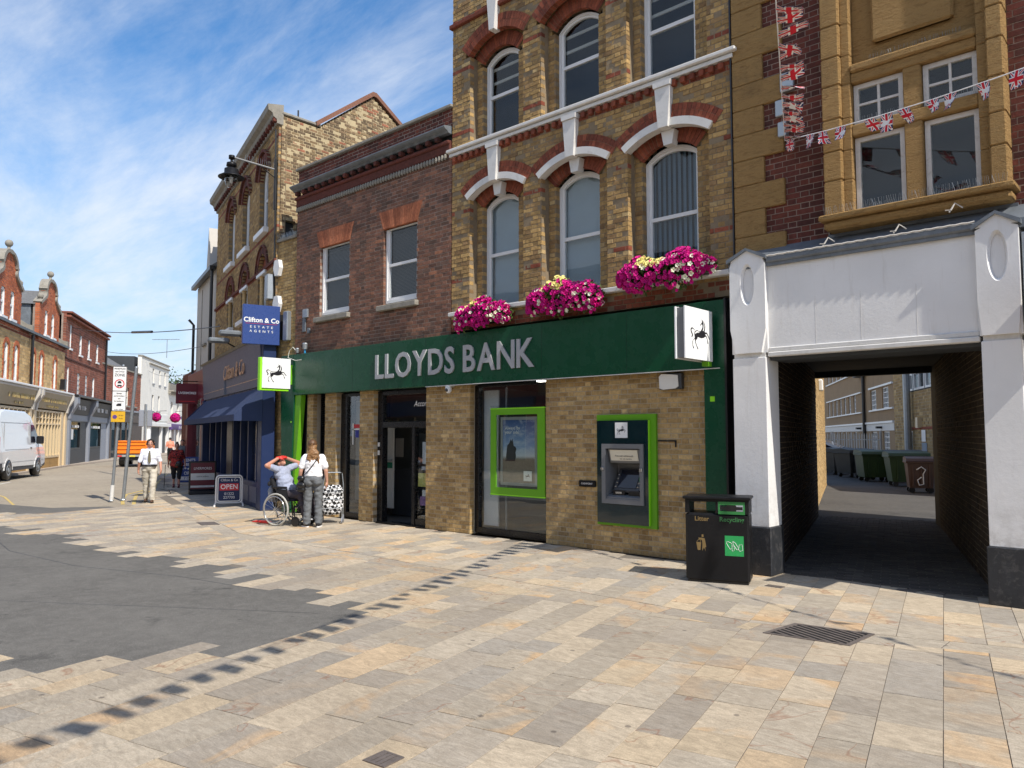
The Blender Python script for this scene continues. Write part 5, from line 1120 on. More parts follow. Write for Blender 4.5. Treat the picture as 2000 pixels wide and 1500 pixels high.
def bigbin(x, y, a, label, mat, w=1.25, d=.95, h=1.2, graf=None):
    t = thing('wheeled_bin', label, 'bin', (x, y, 0), a, group='large wheeled bins in the yard')
    mb = MB(); b = h * .14
    vs = []
    for z, s in ((b, .84), (h * .85, 1.0)): vs += [(-w / 2 * s, -d / 2 * s, z), (w / 2 * s, -d / 2 * s, z), (w / 2 * s, d / 2 * s, z), (-w / 2 * s, d / 2 * s, z)]
    mb.add(vs, [(0, 3, 2, 1), (4, 5, 6, 7), (0, 1, 5, 4), (1, 2, 6, 5), (2, 3, 7, 6), (3, 0, 4, 7)]); mb.bbox(-w / 2 - .04, w / 2 + .04, -d / 2 - .04, d / 2 + .04, h * .82, h * .87, b=.01); mb.build('body', mat, t)
    mb = MB(); mb.prism([(-d / 2 - .05, h * .875), (d / 2 + .04, h * .875), (d / 2, h * .97), (0, h), (-d / 2, h * .95)], -w / 2 - .03, w / 2 + .03, axis='x'); mb.build('lid', mat, t)
    for sx in (-1, 1):
        for sy in (-1, 1): mb = MB(); mb.lathe([(.09, -.03), (.09, .03)], 10, (sx * w * .34, sy * d * .34, .09), axis='y'); mb.box(sx * w * .34 - .03, sx * w * .34 + .03, sy * d * .34 - .04, sy * d * .34 + .04, .09, b + .01); mb.build('wheel', 'black', t)
    for sx in (-.3, 0, .3): box('rib', mat, t, sx * w - .02, sx * w + .02, -d / 2 * .97 - .02, -d / 2 * .85, b + .05, h * .8)
    if graf: mb = MB(); mb.tube([tuple((p[0] * w * .3, -d / 2 - .03, h * .5 + p[1] * h * .28)) for p in graf], .018, 5); mb.build('graffiti', 'print_white', t)
M['bin_green'] = pbr('faded dark green plastic', (.028, .062, .016), .5, var=.2, vs=3, bump=.1, dirt=.4); M['bin_dark'] = pbr('charcoal bin plastic', (.03, .036, .036), .5, var=.2, bump=.1, dirt=.3); M['bin_brown'] = pbr('brown bin plastic', (.085, .045, .03), .5, var=.15, bump=.1)
bigbin(-9.7, 31.0, R(35), 'big dark green bin in the middle of the yard, the largest in view', 'bin_green', w=1.1)
bigbin(-7.95, 28.8, R(28), 'olive green bin at the right of the yard just behind the brown bin', 'bin_green')
bigbin(-11.3, 33.6, R(60), 'charcoal bin with pale graffiti at the left of the yard', 'bin_dark', graf=[(-.8, 0), (-.3, .7), (0, -.5), (.3, .6), (.7, -.2), (.2, -.7), (-.5, -.6)])
bigbin(-10.4, 32.2, R(30), 'narrow dark bin squeezed between the graffiti bin and the big green bin', 'bin_dark', w=.6)
bigbin(-8.75, 31.2, R(28), 'black bin between the two green bins', 'bin_dark'); bigbin(-12.6, 35.4, R(60), 'dark bin furthest to the left beside the sunlit wall', 'bin_dark')
bigbin(-6.78, 25.9, R(22), 'brown wheeled bin with white graffiti nearest the right wall of the passage', 'bin_brown', w=.75, d=.75, h=1.1, graf=[(-.6, .5), (0, .8), (.5, .5), (.2, .1), (.2, -.9), (-.3, -1), (-.5, -.5), (0, -.2)])
# ------------------------------------------------------------ estate agent's building at the bend
AG = R(-17.5)
cb = thing('estate_agent_building', 'three storey brown brick building with tall arched windows above the dark blue awning', 'building', (-16.6, Y0, 0), AG)
hz = []; WN = ((-1.95, -.95), (-4.25, -3.25), (-6.45, -5.45))
for a, b in WN: hz += [arch_hole(a, b, 7.0, 8.45, 8.85), arch_hole(a, b, 4.98, 5.95, 6.40)]
wallpart(cb, -8.65, 0.08, 4.0, 9.35, hz, 'brick_stock', 'mortar_stock', bands=[(6.80, 6.86), (9.0, 9.08), (5.86, 5.93)], seed=61, nind=300, name='wall')
for a, b in WN:
    arch_bricks(cb, a - .02, b + .02, 5.94, 6.42, .18, -.02, .1, 'brick_dark', 18, name='arch'); arch_bricks(cb, a - .20, b + .20, 5.94, 6.60, .05, -.05, .0, 'brick_dark', 14, name='hood')
    arch_bricks(cb, a - .0, b + .0, 8.45, 8.86, .18, -.03, .1, 'brick_dark', 16, name='arch'); arch_bricks(cb, a - .22, b + .22, 8.5, 9.08, .07, -.09, .0, 'brick_dark', 12, name='hood')
    mb = MB(); mb.bbox(a - .1, b + .1, -.13, .12, 6.86, 7.0, b=.01); mb.build('sill', 'white', cb); mb = MB(); mb.bbox(a - .1, b + .1, -.13, .12, 4.86, 4.99, b=.01); mb.build('sill', 'white', cb)
    sash(cb, a + .02, b - .02, 7.0, 8.42, 8.82, .12, 'white', 'glass', .08, blind=None)
    box('lintel', 'white', cb, a, b, -.05, .2, 5.85, 5.97); box('tympanum', 'brick_red', cb, a, b, .10, .2, 5.97, 6.4)
    mb = MB(); mb.lathe([(.06, 5.0), (.05, 5.05), (.05, 5.80), (.07, 5.85)], 8, ((a + b) / 2 - .1, .02, 0)); mb.build('colonnette', 'brick_yellow', cb)
    sash(cb, a + .02, b - .02, 4.99, 5.85, 5.85, .16, 'white', 'glass', .07, blind=None)
mb = MB(); prof = [(.1, 9.30), (-.05, 9.32), (-.06, 9.42), (-.14, 9.48), (-.16, 9.56), (-.26, 9.62), (-.28, 9.76), (.1, 9.80)]; mb.prism(prof, -8.72, .12, axis='x'); mb.build('cornice', 'stone_grey', cb)
x = -8.6
while x < 0: mb = MB(); mb.bbox(x, x + .12, -.14, -.02, 9.36, 9.47, b=.01); mb.build('dentil', 'brick_dark', cb); x += .26
mb = MB(); mb.prism([(-8.6, .7), (-.40, .7), (-2.1, 6), (-8.6, 6)], 4.0, 9.7, axis='z'); mb.box(-8.6, -.30, .21, .7, 9.1, 9.7); mb.box(-8.6, -.30, .21, .7, 4.0, 4.9); mb.prism([(-8.6, .4), (-.40, .4), (-2.1, 6), (-8.6, 6)], 0, 4.0, axis='z'); mb.prism([(-.40, .21), (-.1, .21), (-.3, .7), (-.6, .7)], 4, 9.7, axis='z'); mb.build('building_mass', 'room', cb)
box('string_band', 'brick_dark', cb, -8.66, .10, -.05, .0, 5.93, 6.0)
# side wall that faces right
sw = thing('patched_side_wall', 'sunlit side wall of dark brick smeared with pale mortar, with a gable behind its parapet', 'wall', (-16.47, Y0 + .03, 0), R(90))
def topf(z):
    if z < 9.55: return (0, 4.9)
    if z < 10.87: return (1.05 + (z - 9.55) * 1.25, 4.9 - (z - 9.55) * 1.65)
    return None
wallpart(sw, 0, 4.9, 6.3, 10.9, [rect_hole(.12, .42, 6.3, 6.95)], 'brick_gable', 'mortar_pale', seed=62, topf=topf, nind=300, rough=.006, gap=.016)
mb = MB(); mb.prism([(0.95, 9.55), (2.70, 10.90), (2.80, 10.90), (4.98, 9.5), (4.98, 9.62), (2.80, 11.02), (2.68, 11.02), (.93, 9.66)], -.06, .3); mb.build('verge_tiles', 'brick_brown', sw)
mb = MB(); mb.bbox(-.0, 1.1, -.03, .3, 9.56, 9.64, b=.02); mb.build('coping', 'stone_grey', sw)
box('wall_core', 'room', sw, .75, 4.8, .21, .9, 0, 9.5); box('recess', 'room', sw, .1, .45, .12, .2, 6.3, 6.95)
mb = MB(); mb.tube([(.5, .1, 9.6), (.5, .1, 9.85)], .02, 6); mb.build('vent_pipe', 'black', sw)
bp = thing('brick_pier', 'narrow plain yellow brick pier between the blue shopfront and the low red brick building', 'wall', (-16.1, Y0 + .02, 0)); wallpart(bp, -.40, .43, 0, 6.38, [], 'brick_olive', 'mortar_stock', seed=63, nind=160); box('ledge', 'stone_grey', bp, -.40, .43, -.05, .3, 6.38, 6.44)
mb = MB(); x = -.38
while x < .4: mb.tube([(x, -.03, 6.44), (x + random.uniform(-.02, .02), -.05, 6.56)], .002, 3); mb.tube([(x, .02, 6.44), (x, .04, 6.56)], .002, 3); x += .03
mb.build('pigeon_spikes', 'grey_metal', bp)
# shopfront of the estate agent
cs = thing('estate_agent_shopfront', 'navy blue estate agent shopfront with slate blue name board under a brick building', 'shopfront', (-16.6, Y0, 0), AG)
mb = MB(); mb.prism([(-.34, 4.06), (-.27, 2.92), (-.0, 2.92), (-.0, 4.06)], -8.9, .08, axis='x'); fb = mb.build('name_board', 'slate_blue', cs)
mb = MB(); mb.prism([(-.42, 4.10), (-.36, 4.06), (0, 4.06), (0, 4.16)], -8.95, .10, axis='x'); mb.build('cornice', 'stone_grey', cs)
text('lettering', 'Clifton & Co', .62, 'rose_gold', fb, (-3.3, -.325, 3.52), rot=(R(90 - 3.5), 0, 0), depth=.008, bold=.006, sx=.95)
mb = MB(); mb.box(-8.85, .02, -.285, -.27, 3.11, 3.125); mb.build('line', 'rose_gold', fb); mb = MB(); mb.box(-4.71, -4.70, -.325, -.27, 2.93, 4.05); mb.build('joint_line', 'grey_shop', fb)
box('pilaster', 'navy', cs, -.12, .30, -.30, .0, 0, 4.0, b=.01); box('pilaster', 'navy', cs, -9.0, -8.7, -.30, .0, 0, 2.9, b=.01)
mb = MB(); mb.bbox(-8.7, -.12, -.25, .0, 0, .62, b=.01); mb.build('stall_riser', 'navy', cs)
for k in range(6): box('riser_panel', 'slate_blue', cs, -1.1 - k * .95, -.35 - k * .95, -.262, -.25, .12, .5)
mb = MB()
for xx in (-.55, -1.55, -2.55, -3.6, -4.5, -5.5, -6.5, -7.6): mb.bbox(xx - .06, xx + .06, -.24, -.02, .62, 2.92, b=.01)
mb.box(-8.7, -.12, -.23, -.05, 2.5, 2.92); mb.build('window_frame', 'navy', cs)
box('pane', 'glass_clear', cs, -8.7, -.12, -.15, -.142, .62, 2.5); box('room_back', 'room', cs, -8.7, -.1, .25, .3, 0, 3.); box('door', 'black', cs, -4.44, -3.66, -.252, -.2, .02, 2.4)
# awning
aw = thing('blue_awning', 'dark blue canvas awning sloping down over the estate agent window', 'awning', (-16.6, Y0, 0), AG)
mb = MB(); A = [(.32, -.30, 2.86), (-8.4, -.30, 2.86), (-8.4, -.92, 2.22), (.32, -.92, 2.22)]
n = 10; vs = []; fs = []
for i in range(n + 1):
    for j in range(5):
        t, u = i / n, j / 4; x = .32 + (-8.72) * t; sag = .05 * math.sin(u * math.pi) * (1 if i in (0, n) else .8) * (.6 + .4 * math.cos(t * n * math.pi)); vs.append((x, -.30 - .62 * u, 2.86 - .64 * u - sag))
k = len(vs); vs += [(v[0], v[1] + .004, v[2] - .012) for v in vs]
for i in range(n):
    for j in range(4): a, b, c, d = i * 5 + j, i * 5 + j + 1, (i + 1) * 5 + j + 1, (i + 1) * 5 + j; fs += [(a, b, c, d), (k + d, k + c, k + b, k + a)]
mb.add(vs, fs); mb.build('canopy', 'navy_cloth', aw, True)
mb = MB(); mb.box(-8.4, .32, -.93, -.92, 2.08, 2.23); mb.prism([(-.30, 2.86), (-.92, 2.22), (-.92, 2.08), (-.30, 2.08)], .31, .325, axis='x'); mb.prism([(-.30, 2.86), (-.92, 2.22), (-.92, 2.08), (-.30, 2.08)], -8.405, -8.39, axis='x'); mb.build('valance', 'navy_cloth', aw)
# blue projecting sign
bs = thing('estate_agent_sign', 'square royal blue projecting sign of the estate agents on the corner of the brick building', 'sign', (-16.24, Y0 - .05, 0), AG)
box('board', 'blue_sign', bs, -.06, .06, -.86, -.02, 3.86, 4.78, b=.006)
text('lettering', 'Clifton & Co', .155, 'sign_white', bs, (.063, -.44, 4.42), rot=(R(90), 0, R(90)), depth=.004, bold=.003)
text('lettering', 'ESTATE', .075, 'sign_white', bs, (.063, -.44, 4.26), rot=(R(90), 0, R(90)), depth=.002, sx=1.25, space=1.9); text('lettering', 'AGENTS', .075, 'sign_white', bs, (.063, -.44, 4.16), rot=(R(90), 0, R(90)), depth=.002, sx=1.2, space=1.9)
box('line', 'red', bs, .0602, .064, -.80, -.08, 4.335, 4.342); box('bracket', 'black_metal', bs, -.02, .02, -.05, .08, 4.0, 4.6)
# lamp on a bracket
lp = thing('bracket_street_lamp', 'black street lamp with glass bowl on a long bracket at the brick building corner', 'street lamp', (-16.6, Y0, 8.2), AG)
mb = MB(); mb.bbox(-.03, .03, -.07, .0, -1.0, .25, b=.01); mb.tube([(0, -.06, -.2), (0, -.45, .05)], .012, 6); mb.build('bracket_post', 'black_metal', lp); mb = MB(); mb.tube([(0, -.05, 0), (0, -1.06, .13)], .024, 8); mb.build('arm', 'atm_grey', lp)
mb = MB(); x = -.15
for k in range(14): mb.tube([(0, -.1 - k * .05, .05 + k * .006), (.02 * (-1) ** k, -.1 - k * .05, .17 + k * .006)], .0025, 3)
mb.build('pigeon_spikes', 'grey_metal', lp)
mb = MB(); c = (0, -1.06, 0)
mb.lathe([(.07, .16), (.07, .08), (.03, .08), (.03, .0), (.11, -.02), (.12, -.10), (.08, -.11), (.08, -.15), (.16, -.17), (.165, -.28), (.2, -.30), (.30, -.36), (.30, -.375), (.18, -.33)], 20, c); mb.build('canopy', 'black_metal', lp, True)
gb = glassmat('lamp bowl', (.85, .87, .88), 1.2, .05); mb = MB(); mb.lathe([(.155, -.33), (.155, -.42), (.13, -.53), (.08, -.60), (.02, -.62)], 18, c); mb.build('bowl', gb, lp, True); mb = MB(); mb.lathe([(.03, -.3), (.045, -.4), (.03, -.5)], 10, c); mb.build('bulb', 'white', lp, True)
for (x, zz, lab, w) in ((.25, 5.74, 'upper', .14), (.24, 4.87, 'lower', .14)):
    t = thing('alarm_box', 'white hexagonal alarm box, the %s of two on the narrow brick pier' % lab, 'alarm box', (-16.42 + .02, Y0 + .01, zz)); mb = MB(); mb.prism([(-w, .0), (-w * .6, .19), (w * .6, .19), (w, 0), (w * .5, -.19), (-w * .5, -.19)], -.10, .0); mb.build('housing', 'white', t)
t = thing('meter_cabinet', 'grey metal cabinet on the corner above the blue sign', 'box', (-16.66, Y0 - .02, 5.0), AG); mb = MB(); mb.bbox(-.16, .10, -.16, .0, 0, .62, b=.02); mb.build('cabinet', 'grey_metal', t)
t = thing('meter_cabinet', 'slim pale grey cabinet behind the blue projecting sign', 'box', (-15.95, Y0 + .02, 3.95)); mb = MB(); mb.bbox(-.10, .10, -.12, .0, 0, .7, b=.02); mb.build('cabinet', 'grey_metal', t)
for k, (xx, ll) in enumerate(((-1.6, 'right'), (-3.3, 'left'))):
    t = thing('sign_floodlight', 'flat grey floodlight on an arm above the slate blue name board, the %s one' % ll, 'floodlight', (-16.6, Y0, 0), AG); mb = MB(); mb.tube([(xx, -.2, 4.12), (xx, -.55, 4.30)], .02, 6); mb.build('arm', 'black_metal', t); mb = MB(); mb.bbox(xx - .12, xx + .12, -1.0, -.45, 4.26, 4.40, b=.04); mb.build('head', 'lead', t)
mb = MB(); mb.tube([(.02, -.03, 4.0), (.02, -.03, 7.2), (.0, -.05, 9.2)], .02, 6); o = mb.build('cable', 'black', cb)
# ------------------------------------------------------------ next door: roughcast building, maroon shop
wb_ = thing('roughcast_building', 'narrow off white roughcast building with black downpipe and gutter left of the brown brick building', 'building', (-16.6, Y0, 0), AG)
mb = MB(); mb.box(-13.2, -8.70, .02, .3, 2.9, 7.45); mb.build('wall', 'render_cream', wb_)
for x in (-10.1, -11.9): box('recess_line', 'stone_grey', wb_, x, x + .03, .0, .02, 4.2, 7.2)
for (xx, zz) in ((-9.4, 5.0), (-11.0, 5.0)): box('sill', 'stone_grey', wb_, xx - .4, xx + .4, -.06, .02, zz, zz + .07)
mb = MB(); mb.box(-13.2, -8.7, -.22, -.05, 7.38, 7.52); mb.build('gutter', 'black', wb_)
mb = MB(); mb.tube([(-8.85, -.12, 4.2), (-8.85, -.12, 7.4)], .05, 8); mb.tube([(-13.0, -.12, 3.0), (-13.0, -.12, 6.0), (-13.0, -.3, 6.2)], .05, 8); mb.build('downpipe', 'black', wb_)
mb = MB(); mb.prism([(-.2, 7.5), (2.2, 9.3), (5.5, 7.5)], -13.2, -8.7, axis='x'); mb.build('roof', 'slate', wb_); mb = MB(); mb.prism([(-10.3, 7.45), (-9.5, 7.45), (-9.9, 9.1)], -.1, .4); mb.build('dormer_gable', 'render_cream', wb_)
box('mass', 'room', wb_, -13.2, -8.7, .3, 6, 0, 7.45)
ms = thing('maroon_shopfront', 'maroon painted shopfront beyond the blue awning', 'shopfront', (-16.6, Y0, 0), AG)
mb = MB(); mb.bbox(-13.2, -9.0, -.25, .02, 3.0, 4.05, b=.02); mb.build('fascia', 'maroon', ms); mb = MB(); mb.bbox(-9.5, -9.0, -.28, .02, 0, 3., b=.02); mb.build('pilaster', 'maroon', ms); box('pilaster', 'maroon', ms, -13.2, -12.7, -.28, .02, 0, 3, b=.02); box('stall_riser', 'maroon', ms, -12.7, -9.5, -.2, 0, 0, .6); box('pane', 'glass_clear', ms, -12.7, -9.5, -.12, -.11, .6, 3.0); box('trim', 'white', ms, -9.53, -9.5, -.285, -.2, 0, 3.0)
ls_ = thing('estate_sign_board', 'small maroon hanging sign on a black bracket further down the street', 'sign', (-16.6, Y0, 0), AG)
mb = MB(); mb.tube([(-10.6, 0, 3.66), (-10.6, -1.0, 3.66)], .018, 6); mb.build('bracket', 'black_metal', ls_); box('board', 'maroon', ls_, -10.63, -10.57, -.95, -.22, 2.86, 3.58, b=.006)
text('lettering', 'LIVERMORES', .115, 'sign_white', ls_, (-10.566, -.585, 3.24), rot=(R(90), 0, R(90)), depth=.002, bold=.002, sx=.92)
mb = MB(); mb.box(-10.568, -10.564, -.85, -.32, 2.93, 2.96); mb.build('lettering', 'red', ls_)
rb = thing('red_shop_building', 'low red brick shop furthest along the right side of the street', 'building', (-16.6, Y0, 0), AG); box('wall', 'brick_far', rb, -17, -13.25, .02, .3, 0, 4.3); box('mass', 'room', rb, -17, -13.25, .3, 5, 0, 4.3); box('poster', 'white_worn', rb, -14.4, -13.6, -.02, .02, 2.9, 3.6)
# ------------------------------------------------------------ the far side of the street
LO, LA = (-48.8, 15.03, 0), R(150.25)
def lettermarks(mb, x0, x1, z, h, y, seed=1, dens=.13):
    """unreadable gilded lettering: strokes as seen from afar"""
    rg = random.Random(seed); x = x0
    while x < x1:
        w = dens * rg.uniform(.5, .9)
        if rg.random() < .15: x += dens; continue
        mb.box(x, x + w * .25, y - .01, y, z, z + h)
        if rg.random() < .6: mb.box(x + w * .25, x + w, y - .01, y, z + rg.choice((0, h * .42, h * .8)), z + rg.choice((0, h * .42, h * .8)) + h * .2 + .01)
        if rg.random() < .5: mb.box(x + w * .75, x + w, y - .01, y, z, z + h * .8)
        x += w + dens * .25
def far_wall(t, x0, x1, z0, z1, wins, mat, mortar, seed, nind=60, depth=.25, bands=(), topf=None):
    return wallpart(t, x0, x1, z0, z1, [arch_hole(a, b, c, d, e) if e > d else rect_hole(a, b, c, d) for a, b, c, d, e in wins], mat, mortar, seed=seed, nind=nind, course=.15, sl=.44, gap=.018, bands=bands, topf=topf, depth=.16)
dg = thing('gabled_brick_building', 'yellow brick shop building with bright red curved gables and white sash windows across the street', 'building', LO, LA)
w1 = [(c - .29, c + .29, 4.25, 5.75, 5.95) for c in (-15.6, -14.0, -11.9, -10.25, -8.8, -6.05, -4.55, -1.85)]
far_wall(dg, -20, .3, 4.1, 6.8, w1, 'brick_yellow', 'mortar_new', 71, 120, bands=[(6.55, 6.8)])
for k, (a, b, c, d, e) in enumerate(w1):
    for sgn in (-1, 1):
        for q in range(12): mb = MB(); w = .20 if q % 2 else .13; xx = a if sgn < 0 else b; mb.box(min(xx, xx + sgn * w), max(xx, xx + sgn * w), -.025, .0, 4.25 + q * .128, 4.25 + q * .128 + .118); mb.build('brick', 'brick_bright', dg)
    arch_bricks(dg, a - .02, b + .02, 5.75, 5.97, .2, -.03, .1, 'brick_bright', 7, name='arch')
    sash(dg, a + .01, b - .01, 4.27, 5.74, 5.93, .02, 'white', 'glass', .11)
    box('sill', 'white', dg, a - .08, b + .08, -.06, .1, 4.16, 4.26)
def gable(cxx, ll):
    def prof(z):
        if z < 8.55: return 1.98
        if z < 8.95: return 1.98 - (z - 8.55) * 2.1
        if z < 9.35: return 1.12 - .12 * math.sin((z - 8.95) / .4 * math.pi) 
        if z < 10.0: return 1.02 * math.sqrt(max(0, 1 - ((z - 9.35) / .66) ** 2))
        return 0
    tf = lambda z: (cxx - prof(z), cxx + prof(z)) if prof(z) > .05 else None
    ws = [(cxx - .98, cxx - .36, 6.98, 8.05, 8.3), (cxx + .36, cxx + .98, 6.98, 8.05, 8.3)]
    wallpart(dg, cxx - 1.98, cxx + 1.98, 6.6, 10.0, [arch_hole(*w) for w in ws], 'brick_bright', 'mortar_pink', y=-.10, seed=int(cxx * -10), nind=80, course=.11, sl=.3, gap=.014, topf=tf, name='gable_wall', depth=.2)
    zs = [8.5 + i * .06 for i in range(26)]; o = [(cxx - prof(z) - .02, z) for z in zs if prof(z) > 0]; 
    for s in (-1, 1):
        A = [(cxx + s * (prof(z) + .05), z + .04) for z in zs if prof(z) > .05] + [(cxx, 10.06)]; B = [(cxx + s * max(0, prof(z) - .14), z - .05) for z in zs if prof(z) > .05] + [(cxx, 9.86)]
        mb = MB(); mb.ring(A if s > 0 else A[::-1], B if s > 0 else B[::-1], -.2, .2, closed=False); mb.build('coping', 'stone_grey', dg)
        mb = MB(); mb.ell((cxx + s * 1.75, -.05, 8.86), .15, 10); mb.lathe([(.08, 8.55), (.08, 8.75)], 8, (cxx + s * 1.75, -.05, 0)); mb.build('finial', 'stone_grey', dg)
    mb = MB(); mb.lathe([(.12, 10.0), (.07, 10.08), (.06, 10.2)], 10, (cxx, -.05, 0)); mb.ell((cxx, -.05, 10.33), .17, 12); mb.build('finial', 'stone_grey', dg, True)
    for (a, b, c, d, e) in ws: sash(dg, a + .01, b - .01, c, d, e - .02, -.07, 'white', 'glass', .12); box('sill', 'white', dg, a - .1, b + .1, -.2, .0, c - .1, c)
    mb = MB(); mb.prism([(cxx - 1.96, 6.7), (cxx + 1.96, 6.7), (cxx + 1.96, 8.4), (cxx - 1.96, 8.4)], .3, 3.2); mb.build('dormer_body', 'lead', dg)
    mb = MB(); mb.prism([(cxx - 2.1, 8.4), (cxx + 2.1, 8.4), (cxx, 9.4)], .1, 4.5); mb.build('dormer_roof', 'slate', dg)
for g_ in (-3.65, -10.65): gable(g_, '')
mb = MB(); mb.prism([(-.1, 6.8), (3.6, 9.25), (7.5, 6.8)], -20, .25, axis='x'); rf = mb.build('roof', 'slate', dg)
for k in range(14):
    zz = 6.85 + k * .17; yy = -.1 + (zz - 6.8) * 1.51
    mb = MB(); mb.box(-20, .25, yy - .03, yy + .2, zz - .02, zz + .03); mb.build('slate_course', 'slate', rf)
mb = MB(); mb.box(-20, .3, -.22, -.02, 6.74, 6.86); mb.build('gutter', 'black', dg)
for xx in (-6.75, .22): mb = MB(); mb.prism([(-.15, 6.7), (-.15, 7.15), (.1, 7.2), (3.6, 9.6), (3.6, 9.3), (.2, 6.7)], xx - .14, xx + .14, axis='x'); mb.build('party_parapet', 'stone_grey', dg)
mb = MB(); mb.tube([(-6.75, -.14, 0.2), (-6.75, -.14, 6.7)], .07, 8); mb.build('downpipe', 'black', dg)
ch = MB(); ch.bbox(-9.0, -7.7, 2.9, 3.7, 8.4, 9.95, b=.03); ch.bbox(-9.1, -7.6, 2.8, 3.8, 9.95, 10.1, b=.02); ch.bbox(-9.2, -7.5, 2.7, 3.9, 10.1, 10.3, b=.02); ch.bbox(-9.1, -7.6, 2.8, 3.8, 10.3, 10.4, b=.02); c_ = ch.build('chimney', 'brick_far', dg)
for xx in (-8.75, -8.0): mb = MB(); mb.lathe([(.2, 10.4), (.17, 10.5), (.18, 11.0), (.22, 11.05), (.22, 11.15), (.18, 11.2), (.2, 11.35), (.15, 11.4)], 12, (xx, 3.3, 0)); mb.build('chimney_pot', 'brick_red', c_, True)
box('mass', 'room', dg, -20, .25, .5, 7, 0, 6.8)
box('sign_lantern', 'black', dg, -1.05, -.75, -.35, -.1, 4.3, 4.9, b=.02)
# cream shopfront
M['olive_fascia'] = pbr('olive buff fascia', (.33, .27, .17), .5, var=.06, bump=.03)
cf = thing('cream_shopfront', 'cream timber shopfront with small paned windows and gilded name board behind the white van', 'shopfront', LO, LA)
mb = MB(); mb.prism([(-.55, 4.02), (-.30, 3.12), (0, 3.12), (0, 4.02)], -20, .1, axis='x'); f_ = mb.build('name_board', 'olive_fascia', cf)
for a, b in ((-11.2, -7.3), (-5.9, -.9)):
    mb = MB(); lettermarks(mb, a, b, 3.45, .26, -.45, int(-a)); lettermarks(mb, a + 1.2, b - 1.4, 3.2, .12, -.36, int(-b) + 3, .09); mb.build('lettering', 'print_gold', f_)
mb = MB(); mb.bbox(-20, .12, -.62, .0, 4.04, 4.14, b=.02); mb.build('white_cornice', 'white', cf); mb = MB(); mb.bbox(-20, .1, -.55, .0, 3.92, 4.03, b=.02); mb.build('moulding', 'render_cream', cf)
for xx in (-7.0, -6.45, -.12): mb = MB(); mb.prism([(-.66, 4.02), (-.66, 3.75), (-.42, 3.35), (-.36, 3.0), (0, 3.0), (0, 4.02)], xx - .14, xx + .14, axis='x'); mb.build('console', 'render_cream', cf)
for xx in (-7.1, -6.4, -1.05, -.1): mb = MB(); mb.bbox(xx - .22, xx + .22, -.28, .0, 0, 3.05, b=.02); mb.build('pilaster', 'cream', cf)
box('plain_panel', 'cream', cf, -.85, -.3, -.2, 0, .0, 3.05)
mb = MB(); xs = [-6.1 + k * .62 for k in range(8)] + [-11.6 + k * .62 for k in range(8)]
for xx in xs: mb.bbox(xx - .05, xx + .05, -.26, -.1, .6, 3.0, b=.01)
for (a, b) in ((-6.1, -1.2), (-11.6, -7.2)):
    mb.box(a, b, -.24, -.12, 2.3, 2.38); mb.box(a, b, -.24, -.12, .55, .68); mb.box(a, b, -.24, -.12, 2.95, 3.05); mb.box(a, b, -.235, -.13, 2.62, 2.66)
mb.build('window_frame', 'cream', cf)
box('pane', 'glass', cf, -6.1, -1.2, -.16, -.15, .6, 3.0); box('pane', 'glass', cf, -11.6, -7.2, -.16, -.15, .6, 3.0); box('stall_riser', 'stone', cf, -12, -1.2, -.22, .0, 0, .55); box('room_back', 'room', cf, -20, 0, .3, .35, 0, 4.1)
# three storey red brick
rd = thing('red_brick_building', 'three storey dull red brick building with slate roof and boarded windows across the street', 'building', LO, LA)
w2 = [(c - .34, c + .34, 6.75, 8.05, 8.05) for c in (1.5, 4.1, 6.5, 9.1)] + [(c - .34, c + .34, 4.25, 5.6, 5.6) for c in (1.2, 3.9, 6.1, 8.2)]
w2[0] = (1.3, 1.7, 6.9, 8.3, 8.3); w2[4] = (.95, 1.4, 4.25, 5.8, 5.8)
far_wall(rd, .32, 11.9, 4.1, 8.85, w2, 'brick_far', 'mortar_pink', 75, 120)
for k, (a, b, c, d, e) in enumerate(w2):
    if k in (5, 6): box('boarding', 'white_worn', rd, a, b, .05, .1, c, d); mb = MB(); [mb.box(a, b, .03, .05, c + q * .3, c + q * .3 + .04) for q in range(5)]; mb.build('batten', 'grey_metal', rd); continue
    sash(rd, a + .01, b - .01, c, d, d, .02, 'white', 'glass', .12); box('sill', 'white', rd, a - .1, b + .1, -.08, .1, c - .11, c)
mb = MB(); mb.bbox(.3, 12.0, -.25, .1, 8.62, 8.75, b=.02); mb.bbox(.3, 12.05, -.32, .3, 8.85, 8.97, b=.02); mb.build('cornice', 'brick_far', rd)
mb = MB(); mb.bbox(.3, 11.95, -.04, .0, 6.2, 6.3, b=.01); mb.build('string_band', 'brick_dark', rd)
mb = MB(); mb.prism([(.2, 8.95), (3.2, 10.3), (7, 8.95)], .3, 6., axis='x'); mb.build('roof', 'slate', rd)
mb = MB(); mb.tube([(11.6, -.12, .2), (11.6, -.12, 8.6)], .07, 8); mb.build('downpipe', 'black', rd); box('mass', 'room', rd, .3, 11.9, .45, 8, 0, 8.85)
gs = thing('grey_shopfront', 'charcoal and grey shopfront with two big dark windows below the red brick building', 'shopfront', LO, LA)
mb = MB(); mb.bbox(.25, 12.6, -.8, .0, 3.98, 4.12, b=.02); mb.build('cornice', 'black', gs)
for (a, b, sd, bd) in ((.9, 5.2, 4, 'left'), (6.4, 12.0, 9, 'right')):
    mb = MB(); mb.prism([(-.55, 3.9), (-.35, 3.0), (0, 3.0), (0, 3.9)], a, b, axis='x'); p_ = mb.build('name_board', 'char', gs); mb = MB(); lettermarks(mb, a + .8 + (0 if bd == 'left' else .2), b - 1.2, 3.28, .36, -.46, sd, .30); mb.build('lettering', 'print_white', p_)
